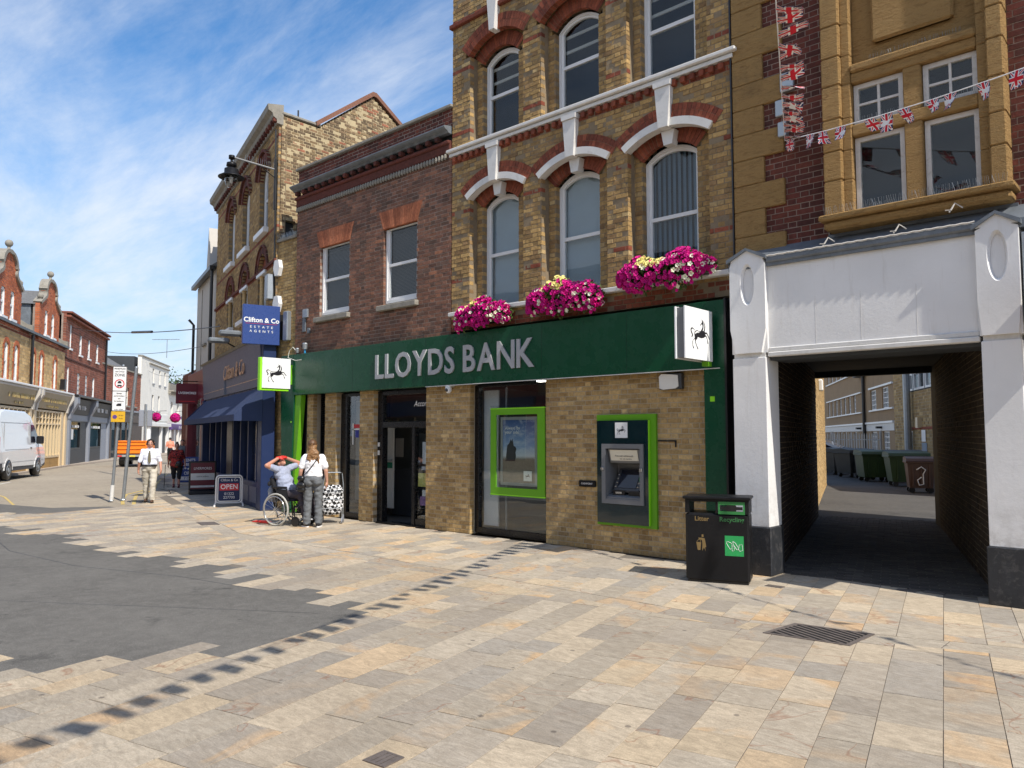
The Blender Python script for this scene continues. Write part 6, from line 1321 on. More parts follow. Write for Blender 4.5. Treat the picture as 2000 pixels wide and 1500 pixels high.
for xx in (.6, 5.8, 12.3): mb = MB(); mb.prism([(-.75, 3.98), (-.75, 3.6), (-.42, 3.0), (-.38, 2.7), (0, 2.7), (0, 3.98)], xx - .3, xx + .3, axis='x'); mb.build('console', 'grey_shop', gs); mb = MB(); mb.bbox(xx - .26, xx + .26, -.34, .0, 0, 2.75, b=.02); mb.build('pilaster', 'grey_shop', gs)
mb = MB(); mb.bbox(.86, 12, -.28, 0, 2.6, 3., b=.02); mb.build('transom', 'grey_shop', gs)
for (a, b) in ((.88, 3.7), (6.1, 9.9)):
    mb = MB(); mb.ring([(a, 0.9), (b, .9), (b, 2.62), (a, 2.62)], [(a + .1, 1.0), (b - .1, 1.0), (b - .1, 2.54), (a + .1, 2.54)], -.25, -.1); w = mb.build('window', 'black', gs); box('pane', 'glass', w, a + .1, b - .1, -.18, -.17, 1., 2.54); box('stall_riser', 'char', gs, a, b, -.24, 0, 0, .9); mb = MB(); lettermarks(mb, a + .5, b - .5, 2.2, .16, -.26, 7, .14); mb.build('lettering', 'print_white', gs)
box('notice', 'white', gs, 1.3, 1.75, -.27, -.26, 1.5, 2.1); box('door_panel', 'char', gs, 3.7, 5.5, -.2, 0, 0, 2.7); box('door_panel', 'grey_shop', gs, 9.9, 12, -.2, 0, 0, 2.7); box('room_back', 'room', gs, .9, 12, .2, .3, 0, 4)
# beyond: second stretch
MO, MA = (-58.8, 20.7, 0), R(145)
r2 = thing('low_red_building', 'two storey red brick building with grey sloping roof and brown shopfront behind the orange truck', 'building', MO, MA)
w3 = [(c - .42, c + .42, 4.1, 5.4, 5.6) for c in (4.2, 6.7, 8.9)]
far_wall(r2, -.5, 10.7, 3.6, 6.85, w3, 'brick_far', 'mortar_pink', 80, 60)
for (a, b, c, d, e) in w3: sash(r2, a, b, c, d, e - .03, .1, 'render_white', 'glass', .09); box('sill', 'stone_grey', r2, a - .1, b + .1, -.1, .1, c - .12, c)
mb = MB(); mb.prism([(.2, 6.85), (4, 9.2), (8, 6.85)], -.5, 10.0, axis='x'); mb.build('roof', 'slate', r2); box('coping', 'stone_grey', r2, -.5, 10.75, -.1, .3, 6.85, 6.95); box('mass', 'room', r2, -.5, 10.7, .5, 8, 0, 6.85)
M['brown'] = pbr('dark brown shopfront', (.075, .055, .045), .5, var=.1)
mb = MB(); mb.bbox(1.5, 10.7, -.3, 0, 2.75, 3.6, b=.02); mb.bbox(1.5, 1.9, -.2, 0, 0, 2.75, b=.02); mb.bbox(7.6, 10.7, -.2, 0, 0, 2.75, b=.02); mb.bbox(-.5, 1.5, -.05, .2, 0, 3.6, b=.01); mb.build('shopfront', 'brown', r2); box('cornice', 'grey_shop', r2, 1.4, 10.8, -.4, 0, 3.58, 3.72); box('pane', 'glass', r2, 1.9, 7.6, -.1, -.08, .4, 2.75); mb = MB(); [mb.box(x, x + .1, -.15, -.05, .3, 2.75) for x in (3.2, 4.6, 6.1)]; mb.build('mullion', 'brown', r2)
wh = thing('white_flat_roofed_building', 'plain white three storey building with flat roof and narrow windows far down the street', 'building', MO, MA)
w4 = [(c - .33, c + .33, 6.45, 7.8, 7.8) for c in (15.1, 17.6, 19.8)] + [(c - .36, c + .36, 3.95, 5.4, 5.4) for c in (15.1, 17.5)]
mb = MB(); zc = 0
def holes_wall(t, x0, x1, ztop, mat, wins): return band_wall(t, x0, x1, ztop, mat, [(a, b, c, d) for a, b, c, d, e in wins], .3)
holes_wall(wh, 10.75, 21.4, 8.55, 'render_white', w4)
for (a, b, c, d, e) in w4: sash(wh, a, b, c, d, d, .12, 'grey_shop', 'glass', .07); box('sill', 'grey_shop', wh, a - .08, b + .08, -.08, .0, c - .1, c)
mb = MB(); mb.bbox(13.4, 21.5, -.12, .0, 8.1, 8.2, b=.01); mb.bbox(10.7, 21.5, -.08, .3, 8.5, 8.62, b=.01); mb.build('coping', 'stone_grey', wh); box('mass', 'room', wh, 10.8, 21.3, .6, 8, 0, 8.5)
mb = MB(); mb.bbox(13.2, 21.3, -.4, 0, 2.55, 2.85, b=.02); mb.bbox(13.2, 21.3, -.08, 0, 3.1, 3.7, b=.02); mb.build('fascia', 'white', wh); box('shop_opening', 'char', wh, 14.2, 20.6, -.02, 0, 0, 2.5); mb = MB(); [mb.bbox(x, x + .35, -.25, 0, 0, 2.55, b=.02) for x in (13.4, 17.9, 20.6)]; mb.build('pilaster', 'white', wh)
wc = thing('white_arcaded_building', 'low white stucco building with arched windows and purple shop sign far down the street', 'building', MO, MA)
w5 = [(c - .55, c + .55, 3.2, 4.6, 5.15) for c in (23.2, 26.2, 29.2)]
mb = MB(); mb.box(21.45, 31.3, 0, .3, 5.2, 6.1); xs = [21.45] + [v for w in w5 for v in (w[0], w[1])] + [31.3]
for i in range(0, len(xs), 2): mb.box(xs[i], xs[i + 1], 0, .3, 3.2, 5.2)
for (a, b, c, d, e) in w5: mb.prism([(a, 5.2), (a, 4.6)] + [(q[0], q[1]) for q in outline(a, b, 4, 4.6, 5.15)[3:-1]][::-1] + [(b, 4.6), (b, 5.2)], 0, .3)
mb.box(21.45, 31.3, 0, .3, 2.9, 3.2); mb.build('wall', 'render_white', wc)
for (a, b, c, d, e) in w5: box('pane', 'glass', wc, a, b, .2, .22, c, e); box('blind', 'render_white', wc, a, b, .24, .26, c, d)
mb = MB(); mb.bbox(21.4, 31.6, -.5, .3, 6.05, 6.2, b=.03); mb.bbox(21.4, 31.5, -.25, .3, 5.85, 6.05, b=.02); mb.bbox(21.4, 31.4, -.1, .3, 6.2, 6.9, b=.02); mb.build('cornice', 'stone_grey', wc); box('mass', 'room', wc, 21.5, 31.3, .4, 8, 0, 6.0)
M['purple'] = pbr('purple fascia', (.10, .05, .22), .4, var=.08); box('fascia', 'purple', wc, 21.6, 31.2, -.35, 0, 2.3, 2.88, b=.02); mb = MB(); lettermarks(mb, 25.2, 28.2, 2.42, .3, -.36, 5, .3); mb.build('lettering', 'print_white', wc)
for x in (21.6, 23.5, 25.4, 27.3, 29.2, 30.9): mb = MB(); mb.bbox(x, x + .6, -.25, 0, 0, 2.3, b=.02); mb.build('pilaster', 'render_white', wc)
box('shop_interior', 'maroon', wc, 21.6, 31.2, .0, .05, 0, 2.3); mb = MB(); mb.lathe([(.6, 6.9), (.5, 7.15), (.2, 7.3)], 12, (27.5, 1.0, 0)); mb.build('satellite_dish', 'char', wc, True)
t = thing('white_banner', 'small white banner sign on the front of the far white building', 'sign', (-58.8, 20.7, 0), MA); box('board', 'white', t, 21.2, 23.6, -1.0, -.9, 3.0, 3.9); mb = MB(); mb.box(21.7, 22.2, -1.01, -1.0, 3.45, 3.6); mb.box(22.5, 23.2, -1.01, -1.0, 3.35, 3.65); mb.build('print', 'blue_sign', t)
# far end
fb_ = thing('tan_brick_building', 'low tan brick building at the very end of the street behind the blue hoarding', 'building', (-103, 52, 0), R(60)); box('wall', 'brick_olive', fb_, -9, 12, 0, 8, 0, 5.6); box('roof', 'slate', fb_, -9.3, 12.3, -.3, 8.3, 5.6, 6.6)
hb = thing('blue_hoarding', 'dark blue green hoarding across the end of the street', 'fence', (-88, 45.5, 0), R(60)); x = -9
while x < 9: box('panel', pbr('blue hoarding', (.02, .07, .10), .6, var=.2) if 'hd' not in M else M['hd'], hb, x, x + 1.16, 0, .06, 0, 2.4); M.setdefault('hd', bpy.data.materials['blue hoarding']); x += 1.2
def tree(name, label, x, y, h, cw, seed, n=5000, group=None, leaf=.16):
    rg = random.Random(seed); t = thing(name, label, 'tree', (x, y, 0), group=group); mb = MB()
    mb.tube([(0, 0, 0), (.05, 0, h * .25), (-.05, .05, h * .5), (.1, 0, h * .8)], [h * .035, h * .028, h * .02, h * .006], 8)
    tips = []
    for k in range(14):
        a = rg.uniform(0, 6.28); z0 = h * rg.uniform(.3, .7); L = cw * rg.uniform(.4, .95); e = Vector((math.cos(a) * L * .5, math.sin(a) * L * .5, z0 + h * rg.uniform(.05, .3))); mb.tube([(0, 0, z0), e * .5 + Vector((0, 0, z0 * .5 + .1)), e], [h * .012, h * .008, h * .003], 5); tips.append(e)
    mb.build('trunk', 'brown', t); cr = MB()
    tips += [Vector((rg.gauss(0, cw * .2), rg.gauss(0, cw * .2), h * rg.uniform(.5, .97))) for _ in range(12)]
    for _ in range(n):
        c = rg.choice(tips); leaves(cr, lambda g: c + Vector((g.gauss(0, 1), g.gauss(0, 1), g.gauss(0, .8))) * cw * .11, 1, rg, leaf)
    cr.build('crown', 'tree_leaf', t)
for k, (x, y, h, w, lab) in enumerate(((-112, 50, 10.5, 8, 'dark green tree rising behind the far tan building'), (-106, 66, 12, 9, 'taller thin tree at the very end of the street beyond the white building'), (-120, 58, 9, 8, 'broad tree furthest away at the end of the street'))): tree('tree', lab, x, y, h, w, k + 3, 3200, 'trees at the end of the street', .35)
for k, (x, y) in enumerate(((-96.5, 47.5), (-94, 51), (-98, 45))):
    rg = random.Random(k); t = thing('bush', ('pale', 'round', 'dusty')[k] + ' green bush showing above the blue hoarding at the street end', 'bush', (x, y, 0)); cr = MB(); leaves(cr, lambda g: (g.gauss(0, 1.2), g.gauss(0, 1.2), max(.1, g.gauss(2.2, .9))), 1500, rg, .3); cr.build('foliage', 'leaf', t)
# ------------------------------------------------------------ street things
# litter bin
lb = thing('litter_bin', 'black double litter and recycling bin standing in front of the left white pillar', 'bin', (-4.50, 8.62, 0), R(20.5))
W_, D_, H_ = .37, .19, 1.0
mb = MB(); mb.bbox(-W_, W_, -D_, D_, .02, .82, b=.025); mb.bbox(-W_, W_, -D_ + .0, D_, .955, .985, b=.004); mb.box(-W_, -W_ + .05, -D_, D_, .82, .96); mb.box(W_ - .05, W_, -D_, D_, .82, .96); mb.box(-.012, .012, -D_, D_, .82, .96); mb.build('body', 'black_metal', lb)
mb = MB(); mb.bbox(-W_ - .025, W_ + .02, -D_ - .03, D_ + .03, .985, 1.02, b=.008); mb.build('lid', 'black_metal', lb)
box('plinth', 'black', lb, -W_ + .02, W_ - .02, -D_ + .02, D_ - .02, 0, .025)
M['bin_lime'] = pbr('recycling green', (.03, .19, .05), .35, var=.04, bump=0); M['gold'] = pbr('dull gold paint', (.22, .15, .06), .45, .2, var=.1, bump=0)
mb = MB(); mb.ring([(.02, .815), (.325, .815), (.325, .962), (.02, .962)], [(.04, .85), (.305, .85), (.305, .925), (.04, .925)], -D_ - .006, -D_ + .002)
n = 16; circ = [(.172 + .062 * math.cos(2 * math.pi * i / n), .885 + .062 * math.sin(2 * math.pi * i / n)) for i in range(n)]; mb.build('aperture_plate', 'bin_lime', lb); mb = MB(); mb.prism(circ, -D_ - .004, -D_ + .0); mb.box(.045, .30, -D_ - .0035, -D_ + .0, .868, .905); mb.build('aperture', 'black', lb)
text('lettering', 'Litter', .075, 'gold', lb, (-.175, -D_ - .001, .752), depth=.001, bold=.0015); text('lettering', 'Recycling', .075, pbr('green lettering', (.035, .16, .05), .5, bump=0), lb, (.172, -D_ - .001, .752), depth=.001, bold=.0015)
mb = MB(); y0, y1 = -D_ - .0015, -D_
def sc(p): return (-.185 + (p[0] - 250) * .00092, .47 - (p[1] - 780) * .00098)
mb.prism([sc(q) for q in ((258, 682), (280, 682), (282, 712), (256, 712))], y0, y1)
mb.prism([sc(q) for q in ((215, 722), (262, 722), (295, 728), (303, 765), (314, 830), (300, 835), (305, 882), (286, 835), (262, 880), (266, 790), (258, 748), (220, 738))], y0, y1)
mb.prism([sc(q) for q in ((188, 775), (250, 775), (240, 870), (205, 872))], y0, y1); mb.tube([(sc(q)[0], y0, sc(q)[1]) for q in ((195, 770), (215, 745), (242, 750), (240, 772))], .003, 4); mb.build('tidy_figure', 'gold', lb)
st = box('recycling_sticker', pbr('bright green sticker', (.02, .30, .08), .4, bump=0), lb, .09, .305, -D_ - .0015, -D_, .33, .565)
mb = MB()
def sk(p): return (.09 + (p[0] - 500) * .00090, -D_ - .0025, .565 - (p[1] - 695) * .00094)
for pl in (((520, 775), (545, 768), (588, 790), (590, 850), (575, 862), (560, 855), (520, 790), (520, 775)), ((600, 762), (625, 775), (668, 835), (665, 865), (650, 865), (605, 800), (600, 762)), ((590, 820), (615, 820), (622, 870), (600, 885), (588, 868), (590, 820)), ((680, 805), (718, 797), (724, 870), (690, 882), (672, 860), (680, 805))): mb.tube([sk(q) for q in pl], .0022, 4)
mb.build('outline_drawing', 'print_white', st)
# poles and the zone sign
def pole(name, label, base, top, r, foot=False):
    t = thing(name, label, 'pole', (*base, 0)); d = Vector(top) - Vector((*base, 0)); mb = MB(); mb.tube([(0, 0, 0), tuple(d)], r, 12); mb.lathe([(r * 1.02, d.z - .0), (r * .9, d.z + .03), (.01, d.z + .04)], 12, (d.x, d.y, 0)); mb.build('post', 'grey_metal', t)
    if foot: mb = MB(); mb.tube([(0, 0, .002), tuple(d * .115)], r * 1.35, 12); mb.build('white_base', 'white_worn', t)
    mb = MB(); mb.lathe([(r * 1.8, 0), (r * 1.6, .02), (r, .025)], 12, (0, 0, 0)); mb.build('collar', 'grey_metal', t)
    return t
pole('plain_post', 'bare galvanised post standing just right of the zone sign post', (-22.0, 8.37), (-21.82, 8.54, 3.60), .045)
pole('sign_post', 'galvanised post with white painted foot carrying the pedestrian zone sign', (-21.9, 8.03), (-21.75, 8.17, 3.62), .038, True)
zs_ = thing('zone_sign', 'pedestrian and cycle zone sign with red ring, and yellow plate beneath it', 'sign', (-21.74, 8.09, 0), R(62))
box('plate', 'white', zs_, -.17, .17, -.07, -.055, 2.40, 3.60, b=.006); mb = MB(); mb.ring([(-.168, 2.402), (.168, 2.402), (.168, 3.598), (-.168, 3.598)], [(-.158, 2.412), (.158, 2.412), (.158, 3.588), (-.158, 3.588)], -.073, -.0705); mb.box(-.165, .165, -.0725, -.0705, 2.925, 2.94); mb.build('border', 'print_black', zs_)
for body, z, s in (('PEDESTRIAN', 3.53, .052), ('and CYCLE', 3.455, .05), ('ZONE', 3.36, .10), ('Except', 2.87, .05), ('permit holders', 2.80, .045), ('and', 2.73, .045), ('for loading by', 2.66, .045), ('6 pm - 10 am', 2.44, .042)): text('lettering', body, s, 'print_black', zs_, (0, -.0715, z), depth=.0008, bold=.0012, sx=.92)
n = 24; o = [(.12 * math.cos(2 * math.pi * i / n), 3.13 + .12 * math.sin(2 * math.pi * i / n)) for i in range(n)]; i_ = [(q[0] * .8, 3.13 + (q[1] - 3.13) * .8) for q in o]; mb = MB(); mb.ring(o, i_, -.0735, -.0705); mb.build('ring', 'red', zs_)
mb = MB()
for p in ([(-.05, 3.14), (.05, 3.14), (.04, 3.18), (.02, 3.205), (-.02, 3.205), (-.04, 3.18)], [(-.055, 3.06), (.055, 3.06), (.05, 3.10), (-.05, 3.10)], [(-.05, 3.035), (-.02, 3.035), (-.02, 3.055), (-.05, 3.055)], [(.02, 3.035), (.05, 3.035), (.05, 3.055), (.02, 3.055)], [(-.06, 2.53), (.06, 2.53), (.06, 2.60), (-.02, 2.60), (-.06, 2.57)]): mb.prism(p, -.0725, -.0705)
mb.build('symbol', 'print_black', zs_)
box('yellow_plate', pbr('yellow plate', (.62, .36, .02), .4, bump=0), zs_, -.18, .16, -.07, -.055, 2.10, 2.385, b=.005); text('lettering', 'At any', .055, 'print_black', zs_, (.06, -.0715, 2.28), depth=.0008, sx=.8); text('lettering', 'time', .055, 'print_black', zs_, (.06, -.0715, 2.20), depth=.0008, sx=.8)
n = 16; mb = MB(); mb.prism([(-.09 + .055 * math.cos(2 * math.pi * k / n), 2.24 + .055 * math.sin(2 * math.pi * k / n)) for k in range(n)], -.0725, -.0705); mb.build('symbol', 'purple', zs_)
# A-boards
def rrect(x0, x1, z0, z1, r, n=4):
    pts = []
    for cx_, cz_, a0 in ((x1 - r, z0 + r, -90), (x1 - r, z1 - r, 0), (x0 + r, z1 - r, 90), (x0 + r, z0 + r, 180)):
        for k in range(n + 1): a = R(a0 + 90 * k / n); pts.append((cx_ + r * math.cos(a), cz_ + r * math.sin(a)))
    return pts
ab = thing('pavement_board', 'white framed pavement board reading OPEN in front of the estate agent window', 'sign board', (-18.12, 9.40, 0), R(58))
mb = MB(); p3 = lambda pts, y: [(q[0], y, q[1]) for q in pts]; fr_ = rrect(-.37, .37, .10, .92, .10); mb.tube(p3(fr_ + fr_[:1], -.02), .022, 8)
for s in (-1, 1): mb.tube([(s * .37, -.02, .75), (s * .37, -.02, .1), (s * .40, -.02, .05)], .026, 8); mb.tube([(s * .40, -.26, .03), (s * .40, .26, .03)], .03, 8)
mb.build('frame', 'white', ab); mb = MB(); mb.prism(rrect(-.32, .32, .15, .87, .06), -.035, -.01); mb.build('board', 'navy', ab); mb = MB(); a_ = rrect(-.33, .33, .14, .88, .07); b_ = rrect(-.305, .305, .165, .855, .055); mb.ring(a_, b_, -.045, -.03); mb.build('trim', 'white', ab)
box('red_panel', 'red', ab, -.27, .27, -.038, -.0355, .47, .68); text('lettering', 'OPEN', .20, 'print_white', ab, (0, -.040, .575), depth=.001, bold=.002, sx=.95); text('lettering', 'Clifton & Co', .105, 'print_white', ab, (0, -.037, .78), depth=.001, sx=.9); text('lettering', '01322', .11, 'print_white', ab, (0, -.037, .37), depth=.001); text('lettering', '227700', .11, 'print_white', ab, (0, -.037, .26), depth=.001)
ab.scale = (.82, .82, .82); ab.rotation_euler.z = R(62)
ab = thing('pavement_board', 'maroon and white pavement board in a black frame under the awning', 'sign board', (-22.36, 10.75, 0), R(68))
mb = MB(); mb.bbox(-.38, .38, -.03, .03, .12, .98, b=.02); mb.bbox(-.38, .38, -.18, .18, 0, .12, b=.02); mb.build('frame', 'black', ab); box('board', 'maroon', ab, -.33, .33, -.036, -.03, .16, .93); box('white_band', 'white_worn', ab, -.33, .33, -.040, -.037, .42, .62); text('lettering', 'LIVERMORES', .105, 'print_white', ab, (0, -.038, .76), depth=.001, sx=.85); box('white_band', 'white_worn', ab, -.33, .33, -.040, -.037, .20, .26); text('lettering', 'ESTATE AGENTS', .045, 'print_black', ab, (0, -.042, .52), depth=.001)
ab = thing('pavement_board', 'bright blue barber shop pavement board behind the maroon one', 'sign board', (-26.97, 12.5, 0), R(62))
box('board', 'blue_sign', ab, -.40, .40, -.03, .0, .08, .98, b=.01); mb = MB(); mb.prism([(-.02, .0), (-.02, .95), (.3, 0)], -.40, -.36, axis='x'); mb.prism([(-.02, .0), (-.02, .95), (.3, 0)], .36, .40, axis='x'); mb.build('support', 'navy', ab)
for b, z, s in (("KENT'S", .86, .14), ('BARBERSHOP', .71, .12), ('OPEN', .40, .16)): text('lettering', b, s, 'print_white', ab, (-.02, -.032, z), depth=.001, bold=.002, sx=.85)
box('white_panel', 'white', ab, -.36, .33, -.034, -.031, .16, .29); text('lettering', '7 DAYS', .12, 'blue_sign', ab, (0, -.036, .225), depth=.001, bold=.002); mb = MB(); [mb.ell((-.25 + k * .1, -.03, .56 + .02 * (k % 2)), (.04, .006, .03), 6) for k in range(6)]; mb.build('picture', 'white_worn', ab)
# white van
vn = thing('white_van', 'white high roofed panel van parked across the street, cut by the left edge', 'van', (-37.0, 8.95, 0), math.atan2(1.63, -2.66) )
Wd = .98
prof = [(-2.55, .42), (-2.58, .95), (-2.52, 2.05), (-2.35, 2.36), (-2.0, 2.44), (.35, 2.42), (.85, 2.30), (1.15, 2.0), (1.75, 1.28), (2.25, 1.10), (2.5, .85), (2.52, .45), (2.3, .38)]
body = MB(); n = len(prof); vs = []
for s, inset in ((-1, 0), (-1, 1), (1, 1), (1, 0)):
    pass
secs = []
for (y, sh) in ((-Wd, .0), (-Wd + .06, .04), (Wd - .06, .04), (Wd, .0)):
    row = []
    for (x, z) in prof:
        k = max(0, (z - 1.1)) / 1.35; yy = y * (1 - .10 * k); o = (.0 if sh else -.05); cxx, czz = -.1, 1.3; row.append((cxx + (x - cxx) * (1 + o * .6), yy, czz + (z - czz) * (1 + o)))
    secs.append(row)
vs = [p for r in secs for p in r]; fs = []
for k in range(3):
    for i in range(n): j = (i + 1) % n; fs.append((k * n + i, k * n + j, (k + 1) * n + j, (k + 1) * n + i))
tri = tessellate_polygon([[Vector((p[0], p[1], 0)) for p in prof]])
for a, b, c in tri: fs.append((a, b, c)); fs.append((3 * n + c, 3 * n + b, 3 * n + a))
body.add(vs, fs); body = body.build('body', 'car_white', vn)
sd = -1    # side that faces the camera is local -y
def side(name, mat, pts, y=None, t=.012):
    mb = MB(); k = [(x, z) for x, z in pts]; mb.prism(k, -t / 2, t / 2); o = mb.build(name, mat, vn); return o
def vy(z): return -Wd * (1 - .10 * max(0, z - 1.1) / 1.35)
mb = MB(); P = [(.72, 1.28), (1.52, 1.28), (1.62, 1.42), (1.12, 1.92), (.78, 1.95)]
mb.add([(x, vy(z) - .012, z) for x, z in P] + [(x, vy(z) + .05, z) for x, z in P], [(0, 1, 2, 3, 4), (9, 8, 7, 6, 5)] + [(i, 5 + i, 5 + (i + 1) % 5, (i + 1) % 5) for i in range(5)]); mb.build('side_window', 'screen', vn)
mb = MB(); P = [(1.20, 2.0), (1.76, 1.31)]; mb.add([(P[0][0] + .02, -.8, P[0][1] + .02), (P[1][0] + .03, -.88, P[1][1] + .02), (P[1][0] + .03, .88, P[1][1] + .02), (P[0][0] + .02, .8, P[0][1] + .02), (P[0][0] - .05, -.8, P[0][1] - .05), (P[1][0] - .05, -.88, P[1][1] - .05), (P[1][0] - .05, .88, P[1][1] - .05), (P[0][0] - .05, .8, P[0][1] - .05)], [(0, 3, 2, 1), (4, 5, 6, 7), (0, 1, 5, 4), (1, 2, 6, 5), (2, 3, 7, 6), (3, 0, 4, 7)]); mb.build('windscreen', 'screen', vn)
M['van_trim'] = pbr('van seam grey', (.30, .31, .32), .5, var=.1, bump=0)
mb = MB()
for (x0, x1, z0, z1) in ((-2.3, .55, 1.98, 1.995), (-2.45, 2.3, .60, .615), (-2.0, .5, 1.04, 1.055), (.60, .612, .6, 2.1), (-2.1, -2.088, .62, 1.95), (.5, .512, 1.1, 1.9), (1.58, 1.592, .6, 1.25)): mb.box(x0, x1, vy((z0 + z1) / 2) - .006, vy((z0 + z1) / 2) + .02, z0, z1)
mb.build('panel_seam', 'van_trim', vn)
mb = MB(); mb.bbox(-2.62, -2.2, -Wd - .01, Wd + .01, .36, .62, b=.04); mb.bbox(2.1, 2.6, -Wd * .97, Wd * .97, .34, .62, b=.05); mb.box(-2.2, 2.2, -Wd + .02, Wd - .02, .30, .42); mb.build('bumper', 'char', vn)
for x in (-1.62, 1.60):
    for s in (-1, 1):
        mb = MB(); mb.lathe([(.20, -.11), (.33, -.11), (.345, -.06), (.345, .08), (.33, .11)], 22, (x, s * (Wd - .10), .345), axis='y'); w = mb.build('wheel', 'black', vn, True); mb = MB(); mb.lathe([(.0, -.12), (.07, -.125), (.09, -.10), (.19, -.115), (.2, -.09)] if s < 0 else [(.2, .09), (.19, .115), (.09, .10), (.07, .125), (.0, .12)], 14, (x, s * (Wd - .10), .345), axis='y'); mb.build('rim', 'grey_metal', w)
    mb = MB(); A = [(x + .43 * math.cos(R(a)), .345 + .43 * math.sin(R(a))) for a in range(0, 181, 15)]; B = [(x + .36 * math.cos(R(a)), .345 + .36 * math.sin(R(a))) for a in range(0, 181, 15)]; mb.ring(A, B, -Wd - .008, -Wd + .2, closed=False); mb.build('wheel_arch', 'car_white' if x < 0 else 'car_white', vn); mb = MB(); mb.prism(B, -Wd - .004, -Wd + .01); mb.build('wheel_well', 'black', vn)
mb = MB(); mb.bbox(1.20, 1.34, -Wd - .26, -Wd - .02, 1.22, 1.52, b=.03); mb.build('mirror', 'black', vn); box('door_handle', 'black', vn, .66, .78, -Wd - .02, -Wd + .01, 1.05, 1.10); box('tail_light', 'red', vn, -2.60, -2.5, -Wd - .004, -Wd + .15, .9, 1.5, b=.02)
vn.scale = (1.13, 1.13, 1.13)
# orange tipper truck
tk = thing('orange_truck', 'tipper truck with bright orange slatted body seen from behind, far up the street', 'truck', (-45.0, 17.5, 0), R(60))
M['orange'] = pbr('orange paint', (.85, .22, .015), .35, var=.05, bump=.02); sc_ = .74
def tb(name, mat, *a, b=.02): return box(name, mat, tk, *[v * sc_ for v in a], b=b * sc_)
tb('tailgate', 'orange', -1.0, 1.0, -.05, .05, .95, 1.95); [tb('rib', 'orange', -.95, .95, -.12, -.05, z, z + .08, b=.01) for z in (1.0, 1.3, 1.6, 1.86)]; tb('side_panel', 'orange', .95, 1.02, .0, 3.2, .95, 1.95); [tb('rib', 'orange', 1.02, 1.08, .1, 3.1, z, z + .08, b=.01) for z in (1.0, 1.3, 1.6, 1.86)]; tb('side_panel', 'orange', -1.02, -.95, .0, 3.2, .95, 1.95)
tb('chassis', 'black', -.85, .85, 0, 4.8, .45, .92); tb('light_bar', 'van_trim', -.98, .98, -.12, -.04, .72, .88); tb('number_plate', pbr('yellow plate rear', (.7, .55, .05), .4), -.28, .28, -.14, -.121, .73, .85); tb('tail_light', 'red', -.95, -.65, -.14, -.121, .74, .86); tb('tail_light', 'red', .65, .95, -.14, -.121, .74, .86); tb('cab', 'orange', -.95, .95, 3.4, 5.0, .6, 1.9, b=.1)
for x in (-.75, .75):
    for y in (.8, 4.2): mb = MB(); mb.lathe([(.38 * sc_, -.14), (.40 * sc_, 0), (.38 * sc_, .14)], 16, (x * sc_, y * sc_, .4 * sc_), axis='x'); mb.build('wheel', 'black', tk)
# traffic light with baskets, blue bin, person with orange jacket is in the people part
tl = thing('traffic_light', 'grey backed traffic light on a post at the far side of the street', 'traffic light', (-47.0, 19.0, 0), R(60)); mb = MB(); mb.tube([(0, 0, 0), (0, 0, 3.6)], .075, 10); mb.build('post', 'grey_metal', tl); mb = MB(); mb.bbox(-.36, -.1, -.12, .12, 2.25, 3.25, b=.03); mb.bbox(.1, .36, -.12, .12, 2.25, 3.25, b=.03); mb.build('signal_head', 'grey_shop', tl)
def basket(x, y, z, r, lab, seed):
    rg = random.Random(seed); t = thing('hanging_basket', lab, 'flower basket', (x, y, z), group='hanging baskets far down the street'); mb = MB(); mb.lathe([(.05, -.3), (r * .7, .0), (r * .7, .03)], 12, (0, 0, 0)); mb.build('bowl', 'black', t); mb = MB(); mb.tube([(0, 0, 0), (0, 0, r * 1.6), (.0, .6, r * 1.8)], .015, 5); mb.build('bracket', 'black_metal', t); fm = MB()
    for _ in range(420):
        d = Vector((rg.gauss(0, 1), rg.gauss(0, 1), rg.gauss(.1, 1))).normalized(); p = d * r * rg.uniform(.8, 1.05); q = d.to_track_quat('-Y', 'Z'); fm.add([p + q @ (Vector(v) * 2.6) for v in BL['pet_mag'][0].v], BL['pet_mag'][0].f)
    fm.build('blossoms', 'pet_mag', t, kind='stuff'); lm = MB(); leaves(lm, lambda g: Vector((g.gauss(0, 1), g.gauss(0, 1), g.gauss(0, 1))).normalized() * r * .9, 300, rg, .12); lm.build('foliage', 'leaf', t, kind='stuff')
basket(-46.6, 20.6, 2.8, .24, 'round magenta flower basket right of the far traffic light', 4); basket(-47.4, 19.8, 2.85, .22, 'darker magenta basket half hidden behind the far traffic light', 5)
t = thing('wheelie_bin', 'blue wheelie bin at the right end of the grey shopfront', 'bin', (-58.2, 19.6, 0), R(150)); mb = MB(); mb.add([(-.24, -.26, .05), (.24, -.26, .05), (.24, .26, .05), (-.24, .26, .05), (-.3, -.34, 1.0), (.3, -.34, 1.0), (.3, .34, 1.0), (-.3, .34, 1.0)], [(0, 3, 2, 1), (4, 5, 6, 7), (0, 1, 5, 4), (1, 2, 6, 5), (2, 3, 7, 6), (3, 0, 4, 7)]); mb.build('body', 'blue_sign', t); box('lid', 'blue_sign', t, -.32, .32, -.37, .37, 1.0, 1.08, b=.02)
